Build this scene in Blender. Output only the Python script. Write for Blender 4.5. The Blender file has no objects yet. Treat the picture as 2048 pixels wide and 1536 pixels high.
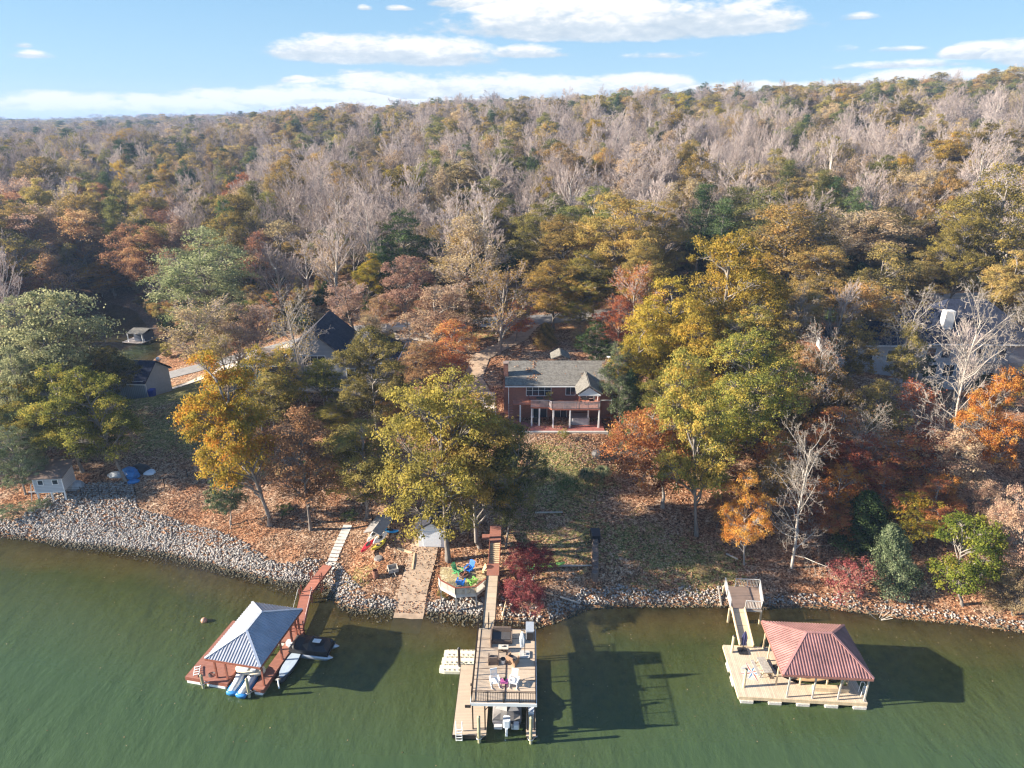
import bpy, math, random
import numpy as np
from mathutils import Vector, Matrix

C = bpy.context.scene.collection
R = math.radians
# ------------------------------------------------------------------ camera, sky, sun, exposure
F, PITCH, CAMH = 1359.0, R(21.2), 45.0
cd = bpy.data.cameras.new('camera')
cam = bpy.data.objects.new('camera', cd)
C.objects.link(cam)
cam.location = (0, 0, CAMH)
cam.rotation_euler = (R(90) - PITCH, 0, 0)
cd.sensor_width = 36.0
cd.lens = 36.0 * F / 2048.0
cd.clip_start = 0.5
cd.clip_end = 30000
sc = bpy.context.scene
sc.camera = cam
sc.render.engine = 'CYCLES'
sc.cycles.max_bounces = 5
sc.cycles.diffuse_bounces = 3
sc.cycles.glossy_bounces = 2
sc.cycles.transmission_bounces = 2
sc.cycles.transparent_max_bounces = 8
sc.cycles.volume_bounces = 0
sc.cycles.pixel_filter_type = 'BLACKMAN_HARRIS'
sc.cycles.filter_width = 1.25
sc.cycles.use_denoising = True
sc.cycles.denoiser = 'OPENIMAGEDENOISE'
sc.cycles.denoising_input_passes = 'RGB_ALBEDO_NORMAL'
sc.cycles.denoising_prefilter = 'ACCURATE'
sc.view_settings.view_transform = 'Standard'
sc.view_settings.look = 'None'
sc.view_settings.gamma = 1
sc.view_settings.exposure = 1.68

SUN_EL, SUN_SHADOW = R(21.0), (1.0, 0.09)      # shadows fall towards +x and a little away
sl = bpy.data.lights.new('sun', 'SUN')
sl.energy = 5.0
sl.angle = R(0.6)
sl.color = (1.0, 0.90, 0.76)
so = bpy.data.objects.new('sun', sl)
C.objects.link(so)
_sd = Vector((SUN_SHADOW[0], SUN_SHADOW[1], 0)).normalized() * math.cos(SUN_EL) + Vector((0, 0, -math.sin(SUN_EL)))
so.rotation_euler = (-_sd).to_track_quat('Z', 'Y').to_euler()
so.location = (-60, -10, 90)
_to = -_sd
SUN_ROT = math.atan2(_to.x, _to.y)


class NT:
    """small helper to write node trees"""
    def __init__(s, tree):
        s.t = tree; s.n = tree.nodes; s.l = tree.links

    def new(s, typ, **kw):
        n = s.n.new(typ)
        for k, v in kw.items():
            if k.startswith('i_'):
                key = k[2:]
                key = int(key) if key.isdigit() else key.replace('_', ' ')
                s.put(n.inputs[key], v)
            else:
                setattr(n, k, v)
        return n

    def put(s, inp, v):
        if hasattr(v, 'is_output') or isinstance(v, bpy.types.NodeSocket):
            s.l.new(v, inp)
        else:
            inp.default_value = v

    def m(s, op, a, b=None, c=None, clamp=False):
        n = s.n.new('ShaderNodeMath'); n.operation = op; n.use_clamp = clamp
        s.put(n.inputs[0], a)
        if b is not None: s.put(n.inputs[1], b)
        if c is not None: s.put(n.inputs[2], c)
        return n.outputs[0]

    def ramp(s, fac, stops, interp='LINEAR'):
        n = s.n.new('ShaderNodeValToRGB'); cr = n.color_ramp; cr.interpolation = interp
        while len(cr.elements) > 1: cr.elements.remove(cr.elements[-1])
        for i, (p, col) in enumerate(stops):
            e = cr.elements[0] if i == 0 else cr.elements.new(p)
            e.position = p
            e.color = (col[0], col[1], col[2], 1) if hasattr(col, '__len__') else (col, col, col, 1)
        s.put(n.inputs[0], fac)
        return n.outputs[0]

    def mix(s, fac, a, b, typ='MIX'):
        n = s.n.new('ShaderNodeMix'); n.data_type = 'RGBA'; n.blend_type = typ
        s.put(n.inputs[0], fac); s.put(n.inputs[6], a if isinstance(a, bpy.types.NodeSocket) else (*a, 1)); s.put(n.inputs[7], b if isinstance(b, bpy.types.NodeSocket) else (*b, 1))
        return n.outputs[2]

    def noise(s, vec=None, scale=5, detail=2, rough=.5, dist=0, dim='3D'):
        n = s.n.new('ShaderNodeTexNoise'); n.noise_dimensions = dim
        if vec is not None: s.put(n.inputs['Vector'], vec)
        n.inputs['Scale'].default_value = scale; n.inputs['Detail'].default_value = detail
        n.inputs['Roughness'].default_value = rough; n.inputs['Distortion'].default_value = dist
        return n

    def smooth(s, v, a, b):
        n = s.n.new('ShaderNodeMapRange'); n.interpolation_type = 'SMOOTHSTEP'
        s.put(n.inputs[0], v); n.inputs[1].default_value = a; n.inputs[2].default_value = b
        return n.outputs[0]


# --- world: Nishita sky plus a bank of flat-bottomed cumulus placed by direction
w = bpy.data.worlds.new("World")
sc.world = w
w.use_nodes = True
w.node_tree.nodes.clear()
g = NT(w.node_tree)
sky = g.new('ShaderNodeTexSky', sky_type='NISHITA', sun_disc=False, sun_elevation=SUN_EL, sun_rotation=SUN_ROT, altitude=250, air_density=1.0, dust_density=0.6, ozone_density=2.0)
tc = g.new('ShaderNodeTexCoord')
sep = g.new('ShaderNodeSeparateXYZ', i_0=tc.outputs['Generated'])
az = g.m('ARCTAN2', sep.outputs[0], sep.outputs[1])
el = g.m('ARCSINE', sep.outputs[2])
cmb = g.new('ShaderNodeCombineXYZ', i_0=az, i_1=g.m('MULTIPLY', el, 2.6), i_2=0.0)
nz = g.noise(cmb.outputs[0], scale=11, detail=6, rough=.6)
nz2 = g.noise(cmb.outputs[0], scale=40, detail=4, rough=.6)
n1 = g.m('SUBTRACT', nz.outputs[0], .5)
n2 = g.m('SUBTRACT', nz2.outputs[0], .5)


def px_dir(px, py):
    dx = (px - 1024) / F; dy = -(py - 768) / F
    d = Vector((dx, math.cos(PITCH) + dy * math.sin(PITCH), -math.sin(PITCH) + dy * math.cos(PITCH)))
    return d


def azel(px, py):
    d = px_dir(px, py).normalized()
    return math.atan2(d.x, d.y), math.asin(d.z)


clouds = [  # centre x, base y, half width, height (all as seen in the photograph), strength
    (980, 8, 150, 30, 1.0), (1240, 60, 400, 75, 1.25), (1150, 20, 260, 40, 1.), (720, 112, 215, 50, 1.1), (870, 118, 160, 50, .9), (1050, 110, 100, 24, .85),
    (150, 234, 420, 55, 1.2), (560, 226, 300, 56, 1.2), (900, 200, 380, 60, 1.2), (1180, 185, 330, 42, 1.2), (1000, 230, 500, 34, .9),
    (1960, 110, 90, 32, 1.1), (2090, 118, 140, 45, 1.2), (1850, 180, 300, 46, 1.4), (1560, 186, 230, 28, 1.05), (1330, 112, 90, 14, .5), (1680, 100, 40, 11, .5), (1790, 100, 60, 9, .5),
    (1715, 36, 48, 12, .55), (730, 18, 18, 10, .6), (795, 18, 30, 8, .45), (45, 92, 26, 9, .5), (60, 112, 50, 14, .5), (600, 162, 40, 12, .7), (1800, 132, 150, 14, .5),
    (2500, 200, 380, 60, 1.1), (-500, 180, 380, 70, 1.1), (-900, 60, 380, 90, 1.0), (2900, 60, 300, 90, 1.0)]
tot = None
rel = None
for cx, by, hw, hh, st in clouds:
    a0, e0 = azel(cx, by)
    wa = abs(azel(cx + hw, by)[0] - azel(cx - hw, by)[0]) / 2
    he = azel(cx, by - hh)[1] - e0
    u = g.m('DIVIDE', g.m('SUBTRACT', az, a0), wa)
    v = g.m('SUBTRACT', el, e0)
    vt = g.m('DIVIDE', g.m('MAXIMUM', v, 0.0), he)
    vb = g.m('DIVIDE', g.m('MAXIMUM', g.m('MULTIPLY', v, -1.0), 0.0), he * .35)
    r2 = g.m('ADD', g.m('MULTIPLY', u, u), g.m('ADD', g.m('MULTIPLY', vt, vt), g.m('MULTIPLY', vb, vb)))
    dnn = g.m('MULTIPLY', g.m('SUBTRACT', 1.0, r2), st)
    dnn = g.m('MAXIMUM', dnn, -2.0)
    h_ = g.m('MULTIPLY', g.m('GREATER_THAN', dnn, 0.0), vt)
    if tot is None: tot, rel = dnn, h_
    else: tot, rel = g.m('SMOOTH_MAX', tot, dnn, .25), g.m('MAXIMUM', rel, h_)
dens = g.m('ADD', tot, g.m('ADD', g.m('MULTIPLY', n1, 2.6), g.m('MULTIPLY', n2, .8)))
mask = g.smooth(dens, -.02, .6)
lit = g.m('ADD', rel, g.m('ADD', g.m('MULTIPLY', n1, 1.2), g.m('MULTIPLY', n2, 1.4)))
ccol = g.ramp(g.m('ADD', g.m('MULTIPLY', lit, .8), .32), [(0, (4.7, 5.6, 6.5)), (.42, (6.5, 7.1, 7.6)), (.72, (9.6, 9.4, 9.1))])
ccol_n = ccol.node
for e_ in ccol_n.color_ramp.elements:
    e_.color = tuple(c / 10 for c in e_.color[:3]) + (1,)
ccm = g.new('ShaderNodeVectorMath', operation='SCALE', i_0=ccol); ccm.inputs['Scale'].default_value = 6.7
# pale blue autumn sky: the physical sky washed with a little thin high veil near the horizon
tint = g.mix(1.0, sky.outputs[0], (0.86, 1.0, 1.17), 'MULTIPLY')
veil = g.ramp(g.m('DIVIDE', el, .5), [(0.0, (.55, .73, .86)), (.10, (.40, .64, .84)), (.34, (.28, .53, .79)), (1, (.14, .30, .62))])
vm = g.new('ShaderNodeVectorMath', operation='SCALE', i_0=veil); vm.inputs['Scale'].default_value = 6.4
skyc = g.mix(.8, tint, vm.outputs[0])
allc = g.mix(g.m('MULTIPLY', mask, .93), skyc, ccm.outputs[0])
bg = g.new('ShaderNodeBackground', i_0=allc); bg.inputs[1].default_value = 0.055
ow = g.new('ShaderNodeOutputWorld', i_0=bg.outputs[0])


# ------------------------------------------------------------------ pixel -> world helpers
def at(px, py, z=0.0):
    d = px_dir(px, py); t = (z - CAMH) / d.z
    return Vector((d.x * t, d.y * t, z))


def at_y(px, py, Y):
    d = px_dir(px, py); t = Y / d.y
    return Vector((d.x * t, Y, CAMH + d.z * t))


def zdepth(p):
    return p.y * math.cos(PITCH) + (CAMH - p.z) * math.sin(PITCH)


# ------------------------------------------------------------------ terrain
SHORE = [(-400, 66), (-120, 68), (-75, 68.5), (-59.5, 67.2), (-55.6, 66.6), (-49.7, 65.4), (-44.2, 64.7), (-38.6, 63.7), (-34.1, 62.1), (-30.3, 60.8), (-26.6, 59.5), (-23.1, 58.4), (-21, 58.6), (-19.2, 58.2), (-17.6, 55.6), (-15.8, 54.5),
         (-13, 54.25), (-9, 54.0), (-6, 53.8), (-3.1, 53.3), (.8, 52.6), (3.2, 52.4), (5.2, 53.3), (7.7, 54.8), (10.7, 55), (20.2, 55.1), (25, 54.8), (29.6, 54.9), (33.3, 54.4), (37.7, 53.3), (42.2, 52.7), (48.4, 51.4), (70, 48), (400, 20)]
COVE = [(-64, 112), (-66, 122), (-72, 127), (-73, 138), (-83, 150), (-95, 167), (-104, 174), (-111, 168), (-106, 150), (-98, 130), (-92, 116), (-84, 110), (-74, 108)]


def seg_dist(x, y, pts, closed=False):
    best = np.full(x.shape, 1e9)
    n = len(pts)
    for i in range(n if closed else n - 1):
        ax, ay = pts[i]; bx, by = pts[(i + 1) % n]
        dx, dy = bx - ax, by - ay
        t = np.clip(((x - ax) * dx + (y - ay) * dy) / (dx * dx + dy * dy), 0, 1)
        best = np.minimum(best, np.hypot(x - ax - t * dx, y - ay - t * dy))
    return best


def inside(x, y, pts):
    r = np.zeros(x.shape, bool)
    n = len(pts)
    for i in range(n):
        ax, ay = pts[i]; bx, by = pts[(i + 1) % n]
        if ay == by: continue
        c = ((ay > y) != (by > y)) & (x < (bx - ax) * (y - ay) / (by - ay) + ax)
        r ^= c
    return r


_sx = np.array([p[0] for p in SHORE]); _sy = np.array([p[1] for p in SHORE])


def shore_d(x, y):
    d = seg_dist(x, y, SHORE)
    return np.where(y > np.interp(x, _sx, _sy), d, -d)


def cove_d(x, y):      # positive on land
    d = seg_dist(x, y, COVE, True)
    return np.where(inside(x, y, COVE), -d, d)


_gu = np.array([-1.4, -.9, -.7, -.6, -.5, -.4, -.3, -.2, 0, .2, .4, .55, .7, 1.4])
_gy = np.array([90., 120, 150, 200, 260, 330, 450, 650, 1000, 1600, 2600, 3800, 5200])
_gz = np.array([
    [5, 4, 4, 5, 5.5, 6, 6.5, 7.2, 7.6, 7.8, 8, 8, 8, 8],
    [6, 3, 3, 3, 5, 7, 9, 10.5, 11.4, 12, 12, 12, 12, 12],
    [6, 5, 4, 4, 4, 8, 11, 12.5, 13.5, 14, 14.5, 15, 15, 16],
    [10, 9, 8, 6, 4, 6, 11, 14, 17, 18, 18, 19, 20, 22],
    [16, 14, 12, 10, 7, 9, 13, 17, 21, 22, 23, 24, 26, 28],
    [18, 17, 15, 14, 12, 13, 18, 22, 28, 30, 32, 34, 37, 40],
    [19, 17, 16, 16, 18, 21, 26, 31, 37, 40, 44, 49, 54, 56],
    [18, 16, 15, 16, 20, 26, 32, 38, 45, 49, 54, 58, 62, 64],
    [20, 18, 18, 20, 24, 30, 34, 38, 44, 48, 54, 58, 62, 64],
    [26, 22, 22, 24, 28, 30, 34, 38, 42, 46, 50, 54, 60, 60],
    [28, 28, 28, 30, 34, 34, 36, 38, 40, 44, 50, 54, 60, 60],
    [34, 36, 36, 38, 42, 50, 52, 46, 44, 44, 44, 50, 50, 50],
    [44, 46, 48, 54, 66, 84, 86, 66, 52, 46, 44, 44, 44, 44]], float)


def vnoise(x, y, s, seed=0):
    xi = np.floor(x / s); yi = np.floor(y / s); fx = x / s - xi; fy = y / s - yi
    fx = fx * fx * (3 - 2 * fx); fy = fy * fy * (3 - 2 * fy)

    def h(a, b):
        v = np.sin(a * 127.1 + b * 311.7 + seed * 74.7) * 43758.5453
        return v - np.floor(v)
    return (h(xi, yi) * (1 - fx) + h(xi + 1, yi) * fx) * (1 - fy) + (h(xi, yi + 1) * (1 - fx) + h(xi + 1, yi + 1) * fx) * fy - .5


def grid_z(x, y):
    yy = np.clip(y, 90, 5199); u = np.clip(x / yy, -1.39, 1.39)
    i = np.clip(np.searchsorted(_gy, yy) - 1, 0, len(_gy) - 2); j = np.clip(np.searchsorted(_gu, u) - 1, 0, len(_gu) - 2)
    ty = (np.log(yy) - np.log(_gy[i])) / (np.log(_gy[i + 1]) - np.log(_gy[i])); tu = (u - _gu[j]) / (_gu[j + 1] - _gu[j])
    tu = tu * tu * (3 - 2 * tu)
    return (_gz[i, j] * (1 - tu) + _gz[i, j + 1] * tu) * (1 - ty) + (_gz[i + 1, j] * (1 - tu) + _gz[i + 1, j + 1] * tu) * ty


PADS = [(6.2, 83.0, 11, 7.1), (6.2, 90, 9, 7.4), (-29, 98, 12, 6.6), (66, 102, 14, 7.8), (38, 94, 9, 7.0)]      # levelled ground: x, y, radius, z


def Hn(x, y):
    x = np.asarray(x, float); y = np.asarray(y, float)
    d = shore_d(x, y)
    near = 1.25 * (1 - np.exp(-np.maximum(d, 0) / 2.6)) + .172 * np.maximum(d, 0)
    t = np.clip((y - 78) / 34, 0, 1); t = t * t * (3 - 2 * t)
    z = near * (1 - t) + grid_z(x, y) * t
    amp = np.clip((y - 60) / 300, 0, 1)
    z = z + amp * (vnoise(x, y, 45, 1) * 7 + vnoise(x, y, 17, 2) * 1.5) + np.clip((y - 900) / 2000, 0, 1) * (vnoise(x, y, 260, 3) * 26 + vnoise(x, y, 90, 4) * 8)
    z = z + np.clip(d / 4, 0, 1) * (vnoise(x, y, 3.1, 5) * .22 + vnoise(x, y, 1.1, 6) * .05)
    for px_, py_, r_, z_ in PADS:
        k = np.clip(1.6 - np.hypot(x - px_, y - py_) / r_ * 1.3, 0, 1); k = k * k * (3 - 2 * k)
        z = z * (1 - k) + z_ * k
    z = np.where(d < 0, np.maximum(.155 * d, -4.0) + .04 * np.clip(-d, 0, 1) * vnoise(x, y, .9, 7), z)
    cdist = cove_d(x, y)
    cz = np.where(cdist > 0, .05 + .30 * cdist, np.maximum(.3 * cdist, -3))
    z = np.where(cdist < 60, np.minimum(z, cz), z)
    return z


def Hz(x, y):
    return float(Hn(np.array([x]), np.array([y]))[0])


def gnd(px, py):
    d = px_dir(px, py)
    t = np.arange(30, 700, .12)
    x, y, z = d.x * t, d.y * t, CAMH + d.z * t
    h = Hn(x, y)
    k = np.argmax(z < np.maximum(h, 0))
    return Vector((x[k], y[k], max(h[k], 0.0)))


# ------------------------------------------------------------------ mesh helpers
def np_mesh(name, V, Fq, attrs=None, smooth=False, mats=(), midx=None):
    """V (n,3); Fq (m,3|4) array"""
    me = bpy.data.meshes.new(name)
    V = np.asarray(V, np.float32); Fq = np.asarray(Fq, np.int32)
    k = Fq.shape[1]
    me.vertices.add(len(V)); me.vertices.foreach_set('co', V.ravel())
    me.loops.add(Fq.size); me.loops.foreach_set('vertex_index', Fq.ravel())
    me.polygons.add(len(Fq)); me.polygons.foreach_set('loop_start', np.arange(0, Fq.size, k, dtype=np.int32))
    try: me.polygons.foreach_set('loop_total', np.full(len(Fq), k, np.int32))
    except Exception: pass
    if midx is not None: me.polygons.foreach_set('material_index', np.asarray(midx, np.int32))
    if smooth: me.polygons.foreach_set('use_smooth', np.ones(len(Fq), bool))
    me.update(calc_edges=True)
    for an, (dom, arr) in (attrs or {}).items():
        a = me.attributes.new(an, 'FLOAT', dom); a.data.foreach_set('value', np.asarray(arr, np.float32))
    for m in mats: me.materials.append(m)
    return me


def link(name, me, parent=None, kind=None):
    o = bpy.data.objects.new(name, me); C.objects.link(o)
    if parent is not None: o.parent = parent
    if kind: o['kind'] = kind
    return o


def tag(o, label, cat, group=None):
    o['label'] = label; o['category'] = cat
    if group: o['group'] = group
    return o


def thing(name, label, cat, loc=(0, 0, 0), rot=0.0, group=None):
    o = bpy.data.objects.new(name, None); C.objects.link(o)
    o.location = loc; o.rotation_euler = (0, 0, rot)
    o.empty_display_size = .3
    return tag(o, label, cat, group)


def copy_tree(o, parent=None):
    c = o.copy(); C.objects.link(c)
    if parent is not None: c.parent = parent
    for ch in list(o.children): copy_tree(ch, c)
    return c


# ------------------------------------------------------------------ materials
MATS = {}


def mat(name, col, rough=.6, metal=0.0, var=.0, scale=3.0, bump=0.0, bscale=20., spec=.5, streak=None, alpha=None):
    """a plain procedural surface: colour broken by noise, optional streaks and bump"""
    if name in MATS: return MATS[name]
    m = bpy.data.materials.new(name); m.use_nodes = True
    t = NT(m.node_tree); bs = t.n['Principled BSDF']
    bs.inputs['Roughness'].default_value = rough; bs.inputs['Metallic'].default_value = metal
    bs.inputs['Specular IOR Level'].default_value = spec
    tcn = t.new('ShaderNodeTexCoord'); vec = tcn.outputs['Object']
    if streak:
        mp = t.new('ShaderNodeMapping', i_0=vec); mp.inputs['Scale'].default_value = streak; vec2 = mp.outputs[0]
    else: vec2 = vec
    n = t.noise(vec2, scale=scale, detail=4, rough=.6)
    v = var or .12
    lo = tuple(c * (1 - v) for c in col); hi = tuple(min(1, c * (1 + v)) for c in col)
    cc = t.ramp(n.outputs[0], [(.3, lo), (.7, hi)])
    t.l.new(cc, bs.inputs['Base Color'])
    if bump:
        nb = t.noise(vec2, scale=bscale, detail=3)
        b = t.new('ShaderNodeBump', i_Height=nb.outputs[0]); b.inputs['Strength'].default_value = bump; b.inputs['Distance'].default_value = .03
        t.l.new(b.outputs[0], bs.inputs['Normal'])
    MATS[name] = m
    return m


def plank_mat(name, col, pitch=.14, axis=0, gap=.1, var=.22, rough=.75, weather=.25):
    """boards running across `axis`, with gaps, per-board tone and weathering"""
    if name in MATS: return MATS[name]
    m = bpy.data.materials.new(name); m.use_nodes = True
    t = NT(m.node_tree); bs = t.n['Principled BSDF']; bs.inputs['Roughness'].default_value = rough
    tcn = t.new('ShaderNodeTexCoord'); s = t.new('ShaderNodeSeparateXYZ', i_0=tcn.outputs['Object'])
    u = t.m('DIVIDE', s.outputs[axis], pitch)
    fl = t.m('FLOOR', u); fr = t.m('FRACT', u)
    wn = t.new('ShaderNodeTexWhiteNoise', noise_dimensions='1D'); t.put(wn.inputs['W'], fl)
    n = t.noise(tcn.outputs['Object'], scale=2.2, detail=4, rough=.65)
    v = t.m('ADD', t.m('MULTIPLY', t.m('SUBTRACT', wn.outputs[0], .5), var), t.m('MULTIPLY', t.m('SUBTRACT', n.outputs[0], .5), weather * 2))
    g0 = t.m('LESS_THAN', fr, gap)
    base = t.ramp(t.m('ADD', v, .5), [(0.1, tuple(c * .6 for c in col)), (.5, col), (.9, tuple(min(1, c * 1.3) for c in col))])
    cc = t.mix(t.m('MULTIPLY', g0, .75), base, tuple(c * .18 for c in col))
    t.l.new(cc, bs.inputs['Base Color'])
    MATS[name] = m
    return m


def seam_mat(name, col, pitch=.3, axis=0, rough=.35, metal=.3, var=.1):
    """sheet-metal roofing colour (the seams themselves are geometry)"""
    m = mat(name, col, rough=rough, metal=metal, var=var, scale=.9, spec=.5)
    return m


def brick_mat(name, c1, c2, mortar=(.5, .45, .4)):
    if name in MATS: return MATS[name]
    m = bpy.data.materials.new(name); m.use_nodes = True
    t = NT(m.node_tree); bs = t.n['Principled BSDF']; bs.inputs['Roughness'].default_value = .9
    tcn = t.new('ShaderNodeTexCoord'); s = t.new('ShaderNodeSeparateXYZ', i_0=tcn.outputs['Object'])
    v = t.new('ShaderNodeCombineXYZ', i_0=t.m('ADD', s.outputs[0], s.outputs[1]), i_1=s.outputs[2])
    b = t.new('ShaderNodeTexBrick', i_Vector=v.outputs[0])
    b.inputs['Scale'].default_value = 1.0; b.inputs['Brick Width'].default_value = .22; b.inputs['Row Height'].default_value = .075
    b.inputs['Mortar Size'].default_value = .008
    b.inputs['Color1'].default_value = (*c1, 1); b.inputs['Color2'].default_value = (*c2, 1); b.inputs['Mortar'].default_value = (*mortar, 1)
    t.l.new(b.outputs[0], bs.inputs['Base Color'])
    MATS[name] = m
    return m


class MB:
    """collects shapes, then links them as ONE mesh object"""
    def __init__(s): s.v = []; s.f = []

    def add(s, vs, fs):
        o = len(s.v); s.v += [tuple(v) for v in vs]; s.f += [tuple(o + i for i in f) for f in fs]; return s

    def box(s, x0, x1, y0, y1, z0, z1, bev=0.0):
        if bev:
            b = bev
            a = [(x0 + b, y0, z0 + b), (x1 - b, y0, z0 + b), (x1 - b, y0, z1 - b), (x0 + b, y0, z1 - b)]
            # simple chamfered top edges
            return s.prism([(x0 + b, y0), (x1 - b, y0), (x1, y0 + b), (x1, y1 - b), (x1 - b, y1), (x0 + b, y1), (x0, y1 - b), (x0, y0 + b)], z0, z1)
        return s.add([(x0, y0, z0), (x1, y0, z0), (x1, y1, z0), (x0, y1, z0), (x0, y0, z1), (x1, y0, z1), (x1, y1, z1), (x0, y1, z1)],
                     [(0, 3, 2, 1), (4, 5, 6, 7), (0, 1, 5, 4), (1, 2, 6, 5), (2, 3, 7, 6), (3, 0, 4, 7)])

    def beam(s, p0, p1, w_, h_, up=(0, 0, 1)):
        p0 = Vector(p0); p1 = Vector(p1); d = (p1 - p0).normalized(); u = Vector(up)
        if abs(d.dot(u)) > .98: u = Vector((1, 0, 0))
        a = d.cross(u).normalized(); b = a.cross(d).normalized()
        a *= w_ / 2; b *= h_ / 2
        vs = [p + i * a + j * b for p in (p0, p1) for i, j in ((-1, -1), (1, -1), (1, 1), (-1, 1))]
        return s.add(vs, [(0, 1, 2, 3), (7, 6, 5, 4), (0, 4, 5, 1), (1, 5, 6, 2), (2, 6, 7, 3), (3, 7, 4, 0)])

    def tube(s, p0, p1, r0, r1=None, n=8, caps=True):
        r1 = r0 if r1 is None else r1
        p0 = Vector(p0); p1 = Vector(p1); d = (p1 - p0).normalized(); u = Vector((0, 0, 1)) if abs(d.z) < .95 else Vector((1, 0, 0))
        a = d.cross(u).normalized(); b = d.cross(a)
        vs = []
        for p, r in ((p0, r0), (p1, r1)):
            for k in range(n):
                t = 2 * math.pi * k / n; vs.append(p + (a * math.cos(t) + b * math.sin(t)) * r)
        fs = [(k, n + k, n + (k + 1) % n, (k + 1) % n) for k in range(n)]
        if caps: fs += [tuple(range(n)), tuple(range(2 * n - 1, n - 1, -1))]
        return s.add(vs, fs)

    def path(s, pts, r, n=6):
        for a, b in zip(pts[:-1], pts[1:]): s.tube(a, b, r, n=n)
        return s

    def prism(s, outline, z0, z1, top=None):
        n = len(outline); top = top or outline
        vs = [(x, y, z0) for x, y in outline] + [(x, y, z1) for x, y in top]
        return s.add(vs, [tuple(range(n - 1, -1, -1)), tuple(range(n, 2 * n))] + [(k, (k + 1) % n, n + (k + 1) % n, n + k) for k in range(n)])

    def lathe(s, prof, n=16, c=(0, 0, 0), sx=1, sy=1):
        vs = []; m = len(prof)
        for r, z in prof:
            for k in range(n):
                t = 2 * math.pi * k / n; vs.append((c[0] + r * math.cos(t) * sx, c[1] + r * math.sin(t) * sy, c[2] + z))
        fs = [(i * n + k, i * n + (k + 1) % n, (i + 1) * n + (k + 1) % n, (i + 1) * n + k) for i in range(m - 1) for k in range(n)]
        fs += [tuple(range(n - 1, -1, -1)), tuple(range((m - 1) * n, m * n))]
        return s.add(vs, fs)

    def loft(s, rings, close=True, cap=True):
        n = len(rings[0]); vs = [p for r in rings for p in r]
        fs = []
        for i in range(len(rings) - 1):
            for k in range(n if close else n - 1):
                fs.append((i * n + k, i * n + (k + 1) % n, (i + 1) * n + (k + 1) % n, (i + 1) * n + k))
        if cap: fs += [tuple(range(n - 1, -1, -1)), tuple(range((len(rings) - 1) * n, len(rings) * n))]
        return s.add(vs, fs)

    def slab(s, pts, th):
        """thick plate: pts = polygon (3D), extruded along -normal"""
        P = [Vector(p) for p in pts]; nrm = (P[1] - P[0]).cross(P[2] - P[0]).normalized() * th
        n = len(P); vs = P + [p - nrm for p in P]
        return s.add(vs, [tuple(range(n)), tuple(range(2 * n - 1, n - 1, -1))] + [(k, n + k, n + (k + 1) % n, (k + 1) % n) for k in range(n)])

    def ball(s, c, r, sx=1, sy=1, sz=1, n=10, m=6):
        prof = [(max(1e-3, r * math.sin(math.pi * i / m)), -r * math.cos(math.pi * i / m) * sz) for i in range(m + 1)]
        return s.lathe(prof, n, c, sx, sy)

    def split(s, name, m, parent=None):
        """every box of the batch becomes a mesh of its own"""
        out = []
        for i in range(0, len(s.v), 8):
            q = MB(); q.v = s.v[i:i + 8]; q.f = [tuple(k - i for k in f) for f in s.f if i <= f[0] < i + 8]
            out.append(q.build(name, m, parent))
        return out

    def build(s, name, m, parent=None, smooth=False, loc=None, rot=None):
        me = bpy.data.meshes.new(name)
        me.from_pydata([tuple(v) for v in s.v], [], s.f); me.update()
        if m is not None: me.materials.append(m)
        if smooth:
            for p in me.polygons: p.use_smooth = True
        o = link(name, me, parent)
        if loc is not None: o.location = loc
        if rot is not None: o.rotation_euler = rot
        return o
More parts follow.
